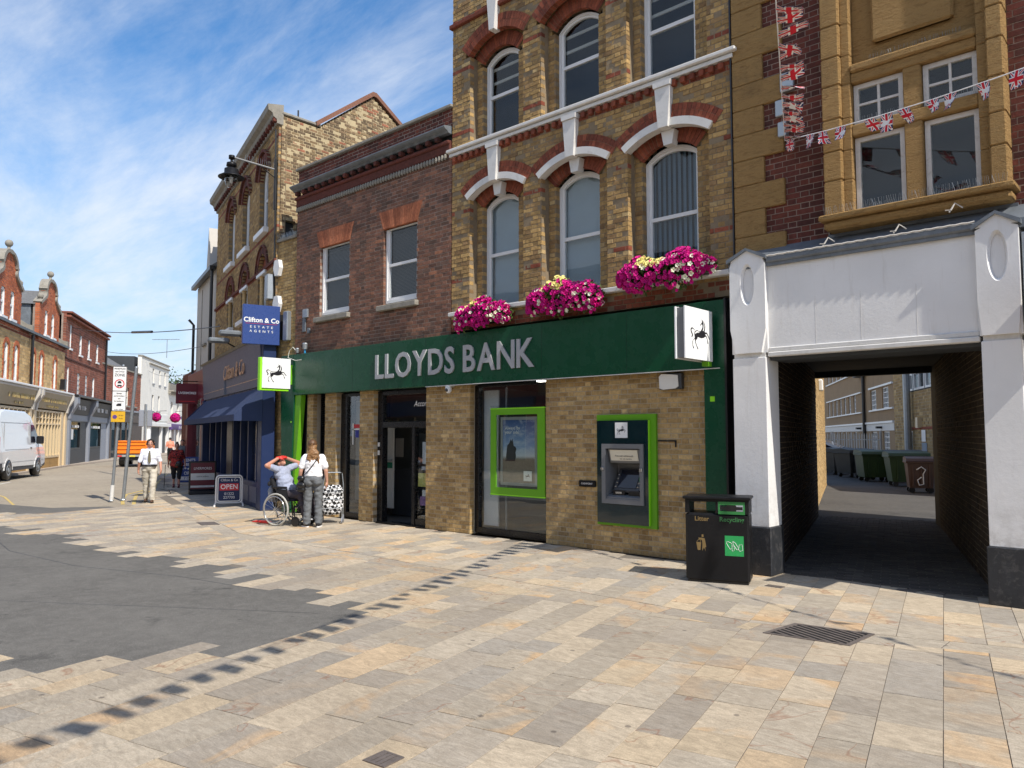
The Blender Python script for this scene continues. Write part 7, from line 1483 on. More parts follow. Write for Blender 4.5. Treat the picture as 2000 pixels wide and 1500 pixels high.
# overhead wires
def wire(a, b, sag, label, r=.012, lump=False):
    a, b = Vector(a), Vector(b); mb = MB(); pts = [a.lerp(b, k / 16) - Vector((0, 0, sag * 4 * (k / 16) * (1 - k / 16))) - a for k in range(17)]; mb.tube(pts, r, 5)
    if lump: mb.tube([pts[9] + Vector((0, 0, .02)), pts[11] + Vector((0, 0, .02))], r * 3.2, 6)
    o = mb.build('overhead_wire', 'black', None, loc=tuple(a)); tag(o, label, 'cable')
wire((-50.5, 16.0, 8.2), (-23.2, 11.6, 5.2), .25, 'thickest overhead wire with a dark sleeve, crossing the street highest on the right', .018, True)
wire((-56, 19.2, 7.6), (-27.5, 13.0, 5.0), .3, 'thin overhead wire crossing the street below the one with a sleeve', .012); wire((-64, 26, 7.0), (-29, 13.6, 4.2), .3, 'lowest thin overhead wire near the white buildings', .012)
ae = thing('tv_aerial', 'television aerial on the grey roof of the low red building', 'aerial', (-66.5, 28.5, 8.4), R(40)); mb = MB(); mb.tube([(0, 0, 0), (0, 0, 1.6)], .03, 5); mb.tube([(-1.3, 0, 1.6), (1.1, 0, 1.6)], .02, 5); [mb.tube([(x, -.25, 1.6), (x, .25, 1.6)], .012, 4) for x in (-1.2, -.9, -.6, -.3, 0, .3, .6, .9)]; mb.build('aerial', 'grey_metal', ae)
# ------------------------------------------------------------ bunting of union flags
M['cord'] = pbr('white cord', (.75, .75, .75), .7, var=.05, bump=0)
def cloth(name, col):
    m = pbr(name, col, .8, var=.1, bump=.05); t = m.node_tree; o = [n for n in t.nodes if n.type == 'OUTPUT_MATERIAL'][0]; b = o.inputs[0].links[0].from_socket; mx = t.nodes.new('ShaderNodeMixShader'); tr = t.nodes.new('ShaderNodeBsdfTransparent'); tr.inputs[0].default_value = (1, 1, 1, 1); mx.inputs[0].default_value = .93; t.links.new(tr.outputs[0], mx.inputs[1]); t.links.new(b, mx.inputs[2]); t.links.new(mx.outputs[0], o.inputs[0]); return m
M['flag_blue'] = cloth('flag navy', (.012, .02, .12)); M['flag_red'] = cloth('flag red', (.62, .012, .03)); M['flag_white'] = cloth('flag white', (.86, .86, .86))
def flag(parent, p, d, rg, w=.15, h=.20, fly=None):
    """cloth flag hung along d from p: layered cloth with crosses, bent by the wind"""
    d = Vector(d).normalized(); down = Vector((rg.gauss(0, .25), rg.gauss(0, .25), -1)).normalized() if fly is None else Vector(fly).normalized(); nrm = d.cross(down).normalized(); ph = rg.uniform(0, 6); amp = rg.uniform(.012, .03); tw = rg.uniform(-.5, .5)
    def P(u, v, off=0):
        a = nrm * (amp * math.sin(v * 5 + ph + u * 2) * v + tw * (u - .5) * v * w + off); taper = 1 - .12 * v
        return d * ((u - .5) * w * taper) + down * (v * h * (1 - .12 * abs(math.sin(ph)))) + a + down.cross(nrm) * .0
    mb = MB()
    def sheetq(poly, off, m):
        nx, nv = 1, 6; vs = [P(u, v, off) for u, v in poly]; n = len(vs); b = [P(u, v, off - .0006) for u, v in poly]; mb.add(vs + b, [tuple(range(n)), tuple(range(2 * n - 1, n - 1, -1))], m)
    G = 5
    for i in range(G):
        for j in range(G): sheetq([(i / G, j / G), ((i + 1) / G, j / G), ((i + 1) / G, (j + 1) / G), (i / G, (j + 1) / G)], 0, 0)
    def strip_(a, b, wd, off, m):
        a, b = Vector(a), Vector(b); q = (b - a); nn = Vector((-q.y, q.x)).normalized() * wd / 2; K = 5
        for sgn in (1, -1):
            for k in range(K):
                s, e = a.lerp(b, k / K), a.lerp(b, (k + 1) / K); cl = lambda v: (min(1, max(0, v.x)), min(1, max(0, v.y))); sheetq([cl(s - nn), cl(s + nn), cl(e + nn), cl(e - nn)], off * sgn, m)
    for a, b in (((0, 0), (1, 1)), ((1, 0), (0, 1))): strip_(a, b, .20, .0016, 1); strip_(a, b, .07, .0028, 2)
    strip_((.5, 0), (.5, 1), .34, .004, 1); strip_((0, .5), (1, .5), .34, .0042, 1); strip_((.5, 0), (.5, 1), .20, .0055, 2); strip_((0, .5), (1, .5), .20, .0057, 2)
    o = mb.build('flag', ['flag_blue', 'flag_white', 'flag_red'], parent); o.location = p; return o
def bunting(label, a, b, n, sag, seed, t0=0., t1=1., fly=None, w=.15, h=.20, jit=.25):
    rg = random.Random(seed); a, b = Vector(a), Vector(b); t = thing('bunting', label, 'bunting', tuple(a)); at = lambda k: a.lerp(b, k) - Vector((0, 0, sag * 4 * k * (1 - k))) - a
    mb = MB(); mb.tube([at(k / 20) for k in range(21)], .006, 5); mb.build('cord', 'cord', t)
    for i in range(n):
        k = t0 + (t1 - t0) * (i + .5 + rg.uniform(-jit, jit)) / n; flag(t, at(k), at(min(1, k + .01)) - at(max(0, k - .01)), rg, w * rg.uniform(.85, 1.1), h * rg.uniform(.8, 1.1), fly if fly is None else (fly[0] + rg.gauss(0, .15), fly[1] + rg.gauss(0, .1), fly[2] + rg.gauss(0, .25)))
    return t
bunting('string of union flags streaming sideways, running over the square from the stone corner blocks', (-3.96, 9.56, 5.57), (1.62, -4.35, 5.8), 58, .39, 3, fly=(.95, .2, -.12), w=.15, h=.25, jit=.12)
bunting('string of union flags hanging down across the stone window bay', (-3.96, 9.56, 5.56), (9.0, 3.2, 6.4), 50, .95, 8, w=.15, h=.20)
mb = MB(); mb.bbox(-.05, .06, -.10, .02, -.10, .10, b=.01); mb.bbox(-.02, .16, -.07, .0, .5, .75, b=.01); mb.bbox(-.1, .02, -.05, .0, .2, .42, b=.01); o = mb.build('junction_box', 'grey_metal', None, loc=(-4.0, 9.64, 5.72)); tag(o, 'grey metal boxes fixed to the stone corner blocks where the bunting meets the wall', 'box')
# ------------------------------------------------------------ people
def prim(mb, kind, *a):
    if kind == 'c':
        p, r, q, s = a; p, q = Vector(p), Vector(q); d = q - p; L = d.length; n = 14; k = 5; pts = []; rr = []
        d = d / L if L > 1e-6 else Vector((0, 0, 1))
        for i in range(k): t = math.pi / 2 * (1 - i / k); pts.append(p - d * r * math.sin(t)); rr.append(max(.001, r * math.cos(t)))
        pts.append(p); rr.append(r); pts.append(q); rr.append(s)
        for i in range(1, k + 1): t = math.pi / 2 * i / k; pts.append(q + d * s * math.sin(t)); rr.append(max(.001, s * math.cos(t)))
        mb.tube(pts, rr, n)
    else:
        c, r = a[0], a[1]; rot = a[2] if len(a) > 2 else None; mb.ell(c, r, 18, rot=rot)
def blob(name, prims, mat, parent, vox=.011, smooth=6, wrinkle=0., wscale=9., kind=None):
    mb = MB()
    for p in prims: prim(mb, *p)
    me = mb.mesh(name, mat); o = bpy.data.objects.new(name, me); COL.objects.link(o)
    m = o.modifiers.new('r', 'REMESH'); m.mode = 'VOXEL'; m.voxel_size = vox; m.use_smooth_shade = True
    s = o.modifiers.new('s', 'SMOOTH'); s.iterations = smooth; s.factor = .5
    bpy.context.view_layer.update(); me2 = bpy.data.meshes.new_from_object(o.evaluated_get(bpy.context.evaluated_depsgraph_get()))
    bpy.data.objects.remove(o); bpy.data.meshes.remove(me)
    if wrinkle:
        for v, nrm in zip(me2.vertices, [tuple(v.normal) for v in me2.vertices]):
            p = v.co; w = mnoise.noise(Vector((p.x * wscale, p.y * wscale, p.z * wscale * 1.6))) + .5 * mnoise.noise(p * wscale * 2.6); v.co = p + Vector(nrm) * wrinkle * w
    me2.materials.clear(); me2.materials.append(M[mat] if isinstance(mat, str) else mat)
    me2.polygons.foreach_set('use_smooth', [True] * len(me2.polygons)); return link(name, me2, parent)
M['skin'] = pbr('fair skin', (.55, .30, .21), .5, var=.06, vs=6, bump=.03, spec=.4); M['skin_tan'] = pbr('sunburnt skin', (.50, .24, .16), .5, var=.08, vs=6, bump=.03)
M['hair_brown'] = pbr('brown hair', (.10, .05, .022), .5, var=.45, vs=18, bump=.5, bs=90); M['hair_light'] = pbr('sunlit brown hair', (.24, .125, .05), .5, var=.5, vs=18, bump=.6, bs=90); M['hair_black'] = pbr('black hair', (.015, .012, .01), .5, var=.3, vs=18, bump=.4)
M['tee_white'] = pbr('white cotton', (.78, .78, .80), .85, var=.04, vs=5, bump=.2, bs=40); M['shirt_white'] = pbr('white shirt cloth', (.74, .76, .84), .8, var=.04, vs=5, bump=.2, bs=40)
M['jean_grey'] = pbr('grey trousers', (.13, .14, .15), .85, var=.2, vs=9, bump=.4, bs=60); M['chino'] = pbr('stone coloured chinos', (.50, .46, .38), .85, var=.1, vs=8, bump=.3, bs=40); M['trouser_dark'] = pbr('dark mauve trousers', (.055, .045, .055), .9, var=.15, vs=8, bump=.3); M['black_cloth'] = pbr('black cloth', (.012, .012, .014), .9, var=.2, bump=.2)
def spots(name, base, c2, scale, thr):
    t = NT(name); v = t.n('ShaderNodeTexVoronoi', {'Scale': scale, 'Vector': t.pos}).outputs['Distance']; t.bsdf(t.mix(t.rng(v, thr, thr * 1.15, 1, 0), base, c2), .85, 0, t.bump(t.noise(40), .2, .004), 0, .2); return t.m
M['polo'] = spots('blue grey spotted shirt', (.33, .365, .47), (.5, .53, .6), 26, .16)
def floral():
    t = NT('black and red floral cloth'); n = t.noise(9, 4, .6, 1.5); c = t.ramp(n, [(0, (.02, .014, .016)), (.46, (.03, .015, .02)), (.5, (.32, .03, .03)), (.6, (.38, .06, .05)), (.66, (.04, .02, .02))]); c = t.mix(t.rng(t.noise(16, 3), .66, .7, 0, 1), c, (.35, .3, .22)); t.bsdf(c, .85, 0, None, 0, .2); return t.m
M['floral'] = floral()
M['leather'] = pbr('black leather', (.012, .012, .013), .35, var=.2, bump=.2); M['shoe_brown'] = pbr('brown leather', (.09, .045, .025), .4, var=.2, bump=.1); M['glove_red'] = pbr('red cycling glove', (.62, .03, .02), .6, var=.05, bump=.2)
V = Vector
def hand(w, d, nrm, s=1., curl=.25):
    """palm, four unequal fingers with a bend and a thumb from the side; returns capsules"""
    w, d, nrm = V(w), V(d).normalized(), V(nrm).normalized(); side = d.cross(nrm).normalized(); P = []
    P.append(('c', w, .024 * s, w + d * .05 * s, .026 * s))
    for k, (off, L) in enumerate(((-.030, .072), (-.010, .082), (.010, .077), (.028, .060))):
        b = w + d * .082 * s + side * off * s; m = b + (d * math.cos(curl) + nrm * math.sin(curl)) * L * .5 * s; e = m + (d * math.cos(curl * 2.4) + nrm * math.sin(curl * 2.4)) * L * .5 * s
        P += [('c', w + d * .02 * s + side * off * .8 * s, .013 * s, b, .011 * s), ('c', b, .0095 * s, m, .009 * s), ('c', m, .009 * s, e, .0075 * s)]
    b = w + d * .02 * s - side * .026 * s; m = b - side * .026 * s + d * .026 * s + nrm * .01 * s; P += [('c', b, .014 * s, m, .0115 * s), ('c', m, .011 * s, m + d * .03 * s - side * .006 * s + nrm * .012 * s, .009 * s)]
    return P
def headprims(c, f, up, s=1.):
    """skull, jaw, nose, brow, ears, lips; f is where the face looks"""
    c, f, up = V(c), V(f).normalized(), V(up).normalized(); up = (up - f * up.dot(f)).normalized(); sd = f.cross(up); rot = Matrix((sd, f, up)).transposed()
    P = [('e', c + f * -.012 * s + up * .018 * s, (.075 * s, .094 * s, .095 * s), rot), ('e', c + f * .022 * s - up * .045 * s, (.054 * s, .062 * s, .062 * s), rot), ('c', c + f * .082 * s + up * .012 * s, .011 * s, c + f * .103 * s - up * .022 * s, .014 * s),
         ('c', c + f * .078 * s - up * .055 * s - sd * .018 * s, .010 * s, c + f * .078 * s - up * .055 * s + sd * .018 * s, .010 * s), ('c', c + f * .074 * s + up * .030 * s - sd * .03 * s, .012 * s, c + f * .074 * s + up * .030 * s + sd * .03 * s, .012 * s), ('e', c + f * .055 * s - up * .09 * s, (.024 * s,) * 3)]
    for k in (-1, 1): P.append(('e', c + sd * k * .076 * s - up * .01 * s - f * .008 * s, (.012 * s, .02 * s, .032 * s), rot))
    return P
def face(parent, c, f, up, s=1.):
    c, f, up = V(c), V(f).normalized(), V(up).normalized(); up = (up - f * up.dot(f)).normalized(); sd = f.cross(up); mb = MB()
    for k in (-1, 1): mb.ell(c + f * .079 * s + sd * k * .031 * s + up * .008 * s, (.013 * s, .011 * s, .008 * s), 8)
    mb.build('eye', 'print_white', parent, True); mb = MB()
    for k in (-1, 1): mb.ell(c + f * .088 * s + sd * k * .031 * s + up * .008 * s, .0055 * s, 8); mb.tube([c + f * .088 * s + sd * k * .045 * s + up * .032 * s, c + f * .092 * s + sd * k * .018 * s + up * .036 * s], .0045 * s, 5)
    mb.build('brow_and_pupil', 'hair_black', parent, True); mb = MB(); mb.tube([c + f * .086 * s - up * .055 * s - sd * .02 * s, c + f * .091 * s - up * .056 * s, c + f * .086 * s - up * .055 * s + sd * .02 * s], .005 * s, 6); mb.build('lips', pbr('lips', (.4, .13, .11), .5, bump=0), parent, True)
def shoe(parent, a, d, mat, s=1., sole='print_white', up=.0):
    a, d = V(a), V(d).normalized(); toe = a + d * .16 * s; h = V((0, 0, 1))
    o = blob('shoe', [('c', a + V((0, 0, .01)) - d * .04 * s, .045 * s, a + d * .07 * s, .044 * s), ('c', a + d * .05 * s, .042 * s, toe, .034 * s), ('c', a + V((0, 0, .05)), .045 * s, a, .045 * s)], mat, parent, .010, 3)
    mb = MB(); n = V((-d.y, d.x, 0)); pts = []
    for k in range(16):
        t = 2 * math.pi * k / 16; pts.append(a + d * (.055 + .13 * math.cos(t)) * s + n * .047 * math.sin(t) * s)
    zb = a.z - .045 * s; mb.prism([(p.x, p.y) for p in pts], zb, zb + .025, axis='z'); mb.build('sole', sole, o)
# ---- woman with shoulder bag, seen from behind
wo = thing('person', 'woman with long brown hair, white t-shirt, grey trousers and black shoulder bag, her back turned', 'person', (-12.80, 8.34, 0), R(50))
# local: she faces +y (away from the viewer)
hc = V((-.03, .03, 1.545)); fd = V((-.42, .9, -.12))
body = [('c', (0, .0, 1.30), .055, (-.015, .01, 1.44), .048)] + headprims(hc, fd, (0, 0, 1), .98) + [('e', (0, 0, 1.18), (.15, .10, .17)), ('e', (0, 0, .95), (.155, .115, .14)), ('e', (0, .0, 1.06), (.14, .105, .14)), ('c', (-.14, 0, 1.32), .055, (.14, 0, 1.32), .055)]
for s in (-1, 1):
    e = V((s * .235, -.01, 1.07)); w = V((s * (.25 if s > 0 else .27), .05, .85))
    body += [('c', (s * .17, 0, 1.32), .052, e, .040), ('c', e, .040, w, .027)] + hand(w, (0.0, .12, -1), (-s, .2, 0), .95, .35) + [('c', (s * .09, 0, .88), .08, (s * .10, .01, .48), .05), ('c', (s * .10, .01, .48), .05, (s * .10, -.01, .09), .035)]
blob('body', body, 'skin', wo, .009, 4); face(wo, hc, fd, (0, 0, 1), .98)
blob('shirt', [('e', (0, 0, 1.20), (.178, .122, .19)), ('e', (0, -.005, 1.04), (.172, .128, .17)), ('c', (-.03, 0, 1.355), .070, (.03, 0, 1.355), .070), ('e', (0, 0, .985), (.182, .137, .09)), ('c', (-.15, 0, 1.325), .064, (.15, 0, 1.325), .064), ('c', (.16, 0, 1.32), .066, (.222, -.008, 1.15), .062), ('c', (-.16, 0, 1.32), .066, (-.222, -.008, 1.15), .062)], 'tee_white', wo, .010, 5, .010, 11)
blob('trousers', [('e', (0, -.01, .93), (.178, .142, .13)), ('e', (-.075, -.055, .87), (.095, .10, .11)), ('e', (.075, -.055, .87), (.095, .10, .11)), ('c', (.09, -.005, .86), .100, (.10, .01, .50), .076), ('c', (.10, .01, .50), .076, (.11, -.0, .10), .072), ('c', (-.09, -.005, .86), .100, (-.10, .01, .50), .076), ('c', (-.10, .01, .50), .076, (-.11, .01, .10), .072)], 'jean_grey', wo, .010, 4, .014, 10)
hr = [('e', hc + V((0, -.012, .03)), (.088, .104, .092)), ('e', hc + V((.005, -.05, -.04)), (.086, .062, .12)), ('e', V((.0, -.085, 1.40)), (.105, .045, .10)), ('c', (-.06, -.07, 1.42), .035, (-.09, -.09, 1.32), .026), ('c', (.06, -.07, 1.42), .035, (.10, -.085, 1.31), .026)]
for k in range(9): x = -.10 + k * .025; hr.append(('c', (x * .8, -.095, 1.40), .024, (x * 1.1, -.105 + .01 * (k % 2), 1.285 - .03 * (k % 3)), .012))
blob('hair', hr, 'hair_light', wo, .008, 2, .010, 22)
blob('hair_crown', [('e', hc + V((0, -.014, .045)), (.090, .106, .086))], 'hair_brown', wo, .010, 2, .004, 25)
bg_ = blob('shoulder_bag', [('c', (-.24, -.05, .93), .055, (-.20, -.09, .93), .055), ('c', (-.25, -.04, .80), .062, (-.18, -.10, .80), .062), ('c', (-.24, -.05, .72), .055, (-.18, -.09, .72), .055)], 'leather', wo, .010, 3); mb = MB(); mb.tube([(-.19, -.10, .96), (-.10, -.135, 1.05), (.0, -.14, 1.18), (.08, -.125, 1.30), (.11, -.06, 1.385), (.10, .03, 1.38)], .009, 6); mb.build('strap', 'leather', bg_)
shoe(wo, (-.115, .02, .045), (-.55, .8, 0), 'black_cloth'); shoe(wo, (.11, .0, .045), (.15, .95, 0), 'black_cloth')
# ---- wheelchair (local +x is forward)
HD = R(18)
wc_ = thing('wheelchair', 'black folding wheelchair with large cream rimmed wheels and a grey bag hung behind', 'wheelchair', (-13.62, 8.26, 0), HD)
def spoked(x, y, r, nm='wheel'):
    mb = MB(); n = 32
    ring = [(x + r * .96 * math.cos(2 * math.pi * i / n), y, r + r * .96 * math.sin(2 * math.pi * i / n)) for i in range(n + 1)]; mb.tube(ring, .019, 8, caps=False); w = mb.build(nm, M['tyre_grey'], wc_, True)
    mb = MB(); ring = [(x + r * .82 * math.cos(2 * math.pi * i / n), y - (.045 if y < 0 else -.045), r + r * .82 * math.sin(2 * math.pi * i / n)) for i in range(n + 1)]; mb.tube(ring, .010, 6, caps=False); mb.build('push_rim', 'chrome', w, True); mb = MB()
    mb.tube([(x, y - .035, r), (x, y + .035, r)], .03, 10)
    for k in range(18): a = 2 * math.pi * k / 18; mb.tube([(x, y + (.02 if k % 2 else -.02), r), (x + r * .93 * math.cos(a), y, r + r * .93 * math.sin(a))], .0026, 4)
    mb.build('spokes', 'chrome', w)
M['tyre_grey'] = pbr('cream grey tyre', (.42, .41, .37), .6, var=.1, bump=.1)
spoked(0, -.29, .31); spoked(0, .29, .31)
for s in (-1, 1):
    mb = MB(); mb.lathe([(.05, -.02), (.095, -.014), (.095, .014), (.05, .02)], 16, (.44, s * .24, .095), axis='y'); mb.build('caster', 'black', wc_); mb = MB(); mb.tube([(.44, s * .24, .095), (.42, s * .24, .22), (.40, s * .22, .40)], .013, 6); mb.build('caster_fork', 'black_metal', wc_)
mb = MB()
for s in (-1, 1): mb.tube([(-.16, s * .22, .95), (-.22, s * .22, .90), (-.06, s * .22, .50), (-.02, s * .22, .16), (.36, s * .22, .18), (.40, s * .22, .48), (.02, s * .22, .50)], .012, 6); mb.tube([(-.12, s * .24, .72), (.22, s * .25, .72), (.25, s * .25, .52)], .014, 6); mb.tube([(.40, s * .2, .46), (.52, s * .16, .24), (.58, s * .15, .14)], .011, 6)
mb.tube([(-.02, -.22, .18), (.36, .22, .46)], .010, 6); mb.tube([(-.02, .22, .18), (.36, -.22, .46)], .010, 6); mb.build('frame', 'black_metal', wc_)
mb = MB(); mb.bbox(-.05, .38, -.22, .22, .47, .52, b=.015); mb.build('seat', 'black_cloth', wc_); mb = MB(); mb.prism([(-.03, .50), (-.06, .50), (-.22, .90), (-.19, .91)], -.22, .22); mb.build('backrest', 'black_cloth', wc_)
for s in (-1, 1): box('footrest', 'black', wc_, .54, .68, s * .12 - .06, s * .12 + .06, .11, .13, b=.005); box('armrest', 'black', wc_, -.10, .22, s * .25 - .03, s * .25 + .03, .72, .755, b=.01); box('side_panel', 'black_cloth', wc_, -.02, .24, s * .255 - .008, s * .255 + .008, .50, .70)
bgg = blob('hanging_bag', [('e', (-.27, -.02, .62), (.10, .17, .16)), ('e', (-.30, .0, .52), (.09, .15, .10)), ('c', (-.20, -.1, .78), .05, (-.20, .1, .78), .05)], 'grey_shop', wc_, .012, 3, .015, 9); blob('jacket', [('c', (-.24, -.2, .80), .05, (-.20, .2, .82), .05), ('c', (-.26, .1, .80), .06, (-.30, .1, .6), .04)], 'black_cloth', wc_, .012, 3, .01, 12)
# ---- man in the wheelchair, hands on his head
mn = thing('person', 'man in blue spotted shirt and red gloves leaning back in the wheelchair', 'person', (-13.62, 8.26, 0), HD)
hip = V((.04, 0, .60)); ch = V((-.10, 0, .98)); nk = V((-.14, 0, 1.10)); hc = V((-.14, -.0, 1.215)); fd = V((.50, -.22, .55)); up = V((-.7, 0, .7))
body = [('e', hip, (.15, .15, .12)), ('e', ch - V((0, 0, .03)), (.11, .17, .15)), ('c', nk, .05, hc - V((.0, 0, .05)), .046), ('c', ch + V((0, -.13, .09)), .05, ch + V((0, .13, .09)), .05)] + headprims(hc, fd, up, .98)
glove = []; Hs = []
for s in (-1, 1):
    sh = ch + V((.0, s * .18, .10)); el = sh + V((-.05, s * .22, .08)) if s < 0 else sh + V((.10, .22, .10)); wr = hc + V((.02, s * .105, .085)); d = (hc + V((.08, s * -.02, .12)) - wr)
    body += [('c', sh, .055, el, .043), ('c', el, .043, wr, .030)]; Hs.append((wr, d, s))
    kn = V((.47, s * .13, .60)); an = V((.60, s * .13, .20)); body += [('c', (.08, s * .10, .58), .085, kn, .058), ('c', kn, .055, an, .037)]
blob('body', body, 'skin_tan', mn, .009, 4); face(mn, hc, fd, up, .98)
for wr, d, s in Hs: blob('glove', [('c', wr - d.normalized() * .03, .034, wr, .033)] + hand(wr, d, -(wr - hc).normalized(), 1.05, .35), 'glove_red', mn, .007, 2)
blob('cap_hair', [('e', hc + V((-.035, 0, .025)), (.090, .084, .092))], 'hair_black', mn, .010, 2, .003, 20)
blob('shirt', [('e', V((-.03, 0, .80)), (.165, .185, .20)), ('e', V((.05, 0, .70)), (.17, .18, .13)), ('e', ch, (.135, .195, .15)), ('c', ch + V((0, -.15, .10)), .062, ch + V((0, .15, .10)), .062), ('c', ch + V((0, -.17, .10)), .070, ch + V((-.03, -.30, .15)), .064), ('c', ch + V((0, .17, .10)), .070, ch + V((.06, .30, .16)), .064), ('c', nk + V((.02, 0, -.03)), .062, nk, .055)], 'polo', mn, .010, 5, .010, 10)
blob('trousers', [('e', V((.06, 0, .59)), (.18, .19, .115)), ('c', (.10, -.10, .585), .100, (.47, -.13, .605), .078), ('c', (.47, -.13, .605), .078, (.60, -.13, .22), .066), ('c', (.10, .10, .585), .100, (.47, .13, .605), .078), ('c', (.47, .13, .605), .078, (.60, .13, .22), .066)], 'trouser_dark', mn, .010, 4, .012, 10)
for s in (-1, 1): shoe(mn, (.60, s * .13, .178), (1, 0, 0), 'black_cloth', .95, 'print_white')
# ---- shopping trolley
tr = thing('shopping_trolley', 'wheeled shopping trolley with black and white checked bag beside the standing woman', 'shopping trolley', (-13.12, 9.0, 0), R(50))
def checkmat():
    t = NT('black and white dotted cloth'); v = t.n('ShaderNodeMapping', {0: t.n('ShaderNodeTexCoord').outputs['Object'], 'Rotation': (.5, .3, .5)}).outputs[0]; c = t.n('ShaderNodeTexChecker', {'Scale': 17., 'Color1': (.75, .75, .75, 1), 'Color2': (.015, .015, .015, 1), 'Vector': v}).outputs[0]; t.bsdf(c, .7, 0, t.bump(t.noise(20), .3, .01), 0, .3); return t.m
M['check'] = checkmat()
blob('bag', [('c', (-.11, -.02, .26), .10, (.11, -.02, .26), .10), ('c', (-.11, -.02, .34), .115, (.11, -.02, .34), .115), ('c', (-.11, -.02, .43), .115, (.11, -.02, .43), .115), ('c', (-.11, -.01, .52), .11, (.11, -.01, .52), .11), ('c', (-.11, -.01, .61), .105, (.11, -.01, .61), .105), ('c', (-.11, -.02, .69), .075, (.11, -.02, .69), .075)], 'check', tr, .012, 4, .014, 9)
mb = MB()
for s in (-1, 1): mb.tube([(s * .20, .12, .10), (s * .20, .12, .74), (s * .17, .14, .98), (s * .14, .05, 1.0)], .011, 6); mb.tube([(s * .2, .12, .16), (s * .2, -.14, .10), (s * .2, -.15, .30)], .009, 6)
mb.tube([(-.14, .05, 1.0), (.14, .05, 1.0)], .012, 6)
for z in (.30, .48, .62, .70): mb.tube([(-.2, -.14, z), (.2, -.14, z)], .006, 5); mb.tube([(-.2, -.14, z), (-.2, .12, z)], .006, 5); mb.tube([(.2, -.14, z), (.2, .12, z)], .006, 5)
mb.build('frame', 'grey_metal', tr)
for s in (-1, 1): mb = MB(); mb.lathe([(.04, -.02), (.08, -.014), (.08, .014), (.04, .02)], 14, (s * .2, .12, .08), axis='x'); mb.build('wheel', 'grey_shop', tr)
for s in (-1, 1): mb = MB(); mb.lathe([(.04, -.014), (.06, -.01), (.06, .01), (.04, .014)], 12, (s * .2, -.14, .06), axis='x'); mb.build('wheel', 'grey_shop', tr)
ub = thing('umbrella', 'folded red and black umbrella lying on the paving under the wheelchair', 'umbrella', (-14.05, 8.0, .025), R(15)); mb = MB(); mb.tube([(-.28, 0, 0), (-.15, 0, .01), (.2, 0, .01), (.3, 0, 0)], [.008, .025, .028, .01], 8); mb.build('canopy', 'glove_red', ub); mb = MB(); mb.tube([(.35, 0, 0), (.5, 0, 0)], .012, 6); mb.build('handle', 'black', ub)
# ---- generic walker, facing local -y
def walker(label, x, y, rz, h, top, bottom, skin='skin', hair='hair_black', stride=.22, heavy=1., bun=False, skirt=False, short=True, lean=0., detail=True, shoes='shoe_brown', vox=.011):
    t = thing('person', label, 'person', (x, y, 0), rz); k = h / 1.70; Q = lambda a, b, c: V((a, b - lean * max(0, c - .95), c)) * k; W = heavy
    hc = Q(0, -.02, 1.565); fd = V((0, -1, -.05 - lean * .9)); bd = [('c', Q(0, 0, 1.36), .056 * k, Q(0, -.005, 1.46), .050 * k)] + headprims(hc, fd, (0, 0, 1), k) + [('e', Q(0, 0, 1.2), (.15 * k * W, .1 * k * W, .17 * k)), ('e', Q(0, 0, .97), (.14 * k * W, .1 * k * W, .14 * k))]
    sh = []; tr_ = [('e', Q(0, .0, .93), (.165 * k * W, .13 * k * W, .13 * k))]; feet = []
    for s in (-1, 1):
        e = Q(s * .24 * (.6 + .4 * W), .03 * s, 1.10); w = Q(s * .27 * (.6 + .4 * W), -.08 * s - .03, .86); bd += [('c', Q(s * .18, 0, 1.37), .05 * k, e, .042 * k), ('c', e, .040 * k, w, .028 * k)] + hand(w, (0, -.15, -1), (-s, 0, 0), k, .5)
        st = stride * s; kn = Q(s * .10, -st * .55 - (.04 if s > 0 else -.02), .50); an = Q(s * .095, -st * .9 if s > 0 else -st, .10 if s > 0 else .12); bd += [('c', Q(s * .09, 0, .9), .08 * k, kn, .052 * k), ('c', kn, .05 * k, an, .036 * k)]
        tr_ += [('c', Q(s * .088 * W, 0, .88), .098 * k * W, kn, .076 * k * (.5 + .5 * W)), ('c', kn, .076 * k * (.5 + .5 * W), an if not skirt else kn.lerp(an, .35), .066 * k)]; feet.append((an, s))
        sh += [('c', Q(s * .17, 0, 1.37), .068 * k, Q(s * .236 * (.6 + .4 * W), .028 * s, 1.10 if short else 1.02), .052 * k)]
    blob('body', bd, skin, t, vox, 3); 
    if detail: face(t, hc, fd, (0, 0, 1), k)
    blob('shirt', sh + [('e', Q(0, 0, 1.22), (.180 * k * W, .125 * k * W, .19 * k)), ('e', Q(0, -.01, 1.04), (.168 * k * W, .132 * k * W, .14 * k)), ('c', Q(-.14, 0, 1.37), .062 * k, Q(.14, 0, 1.37), .062 * k), ('c', Q(0, 0, 1.40), .064 * k, Q(0, 0, 1.43), .060 * k)] + ([('e', Q(0, 0, .88), (.20 * k * W, .16 * k * W, .14 * k))] if skirt else []), top, t, vox, 4, .009, 10)
    blob('trousers', tr_, bottom, t, vox, 3, .012, 9)
    blob('hair', [('e', hc + V((0, .022, .035)) * k, (.086 * k, .094 * k, .090 * k))] + ([('e', hc + V((0, .02, .13)) * k, (.05 * k,) * 3)] if bun else []), hair, t, vox, 2, .005, 22)
    for an, s in feet: shoe(t, (an.x, an.y, .045 * k if s > 0 else .05 * k), (0, -1, 0), shoes, k, 'black')
    return t, Q, k, hc
FC = lambda x, y: math.atan2(y, x) - math.pi / 2 + math.pi / 2
t, Q, k, hc = walker('young man in white shirt, dark tie and stone coloured trousers walking with headphones on', -20.65, 8.5, R(62), 1.66, 'shirt_white', 'chino', 'skin_tan', stride=.20, heavy=1.12)
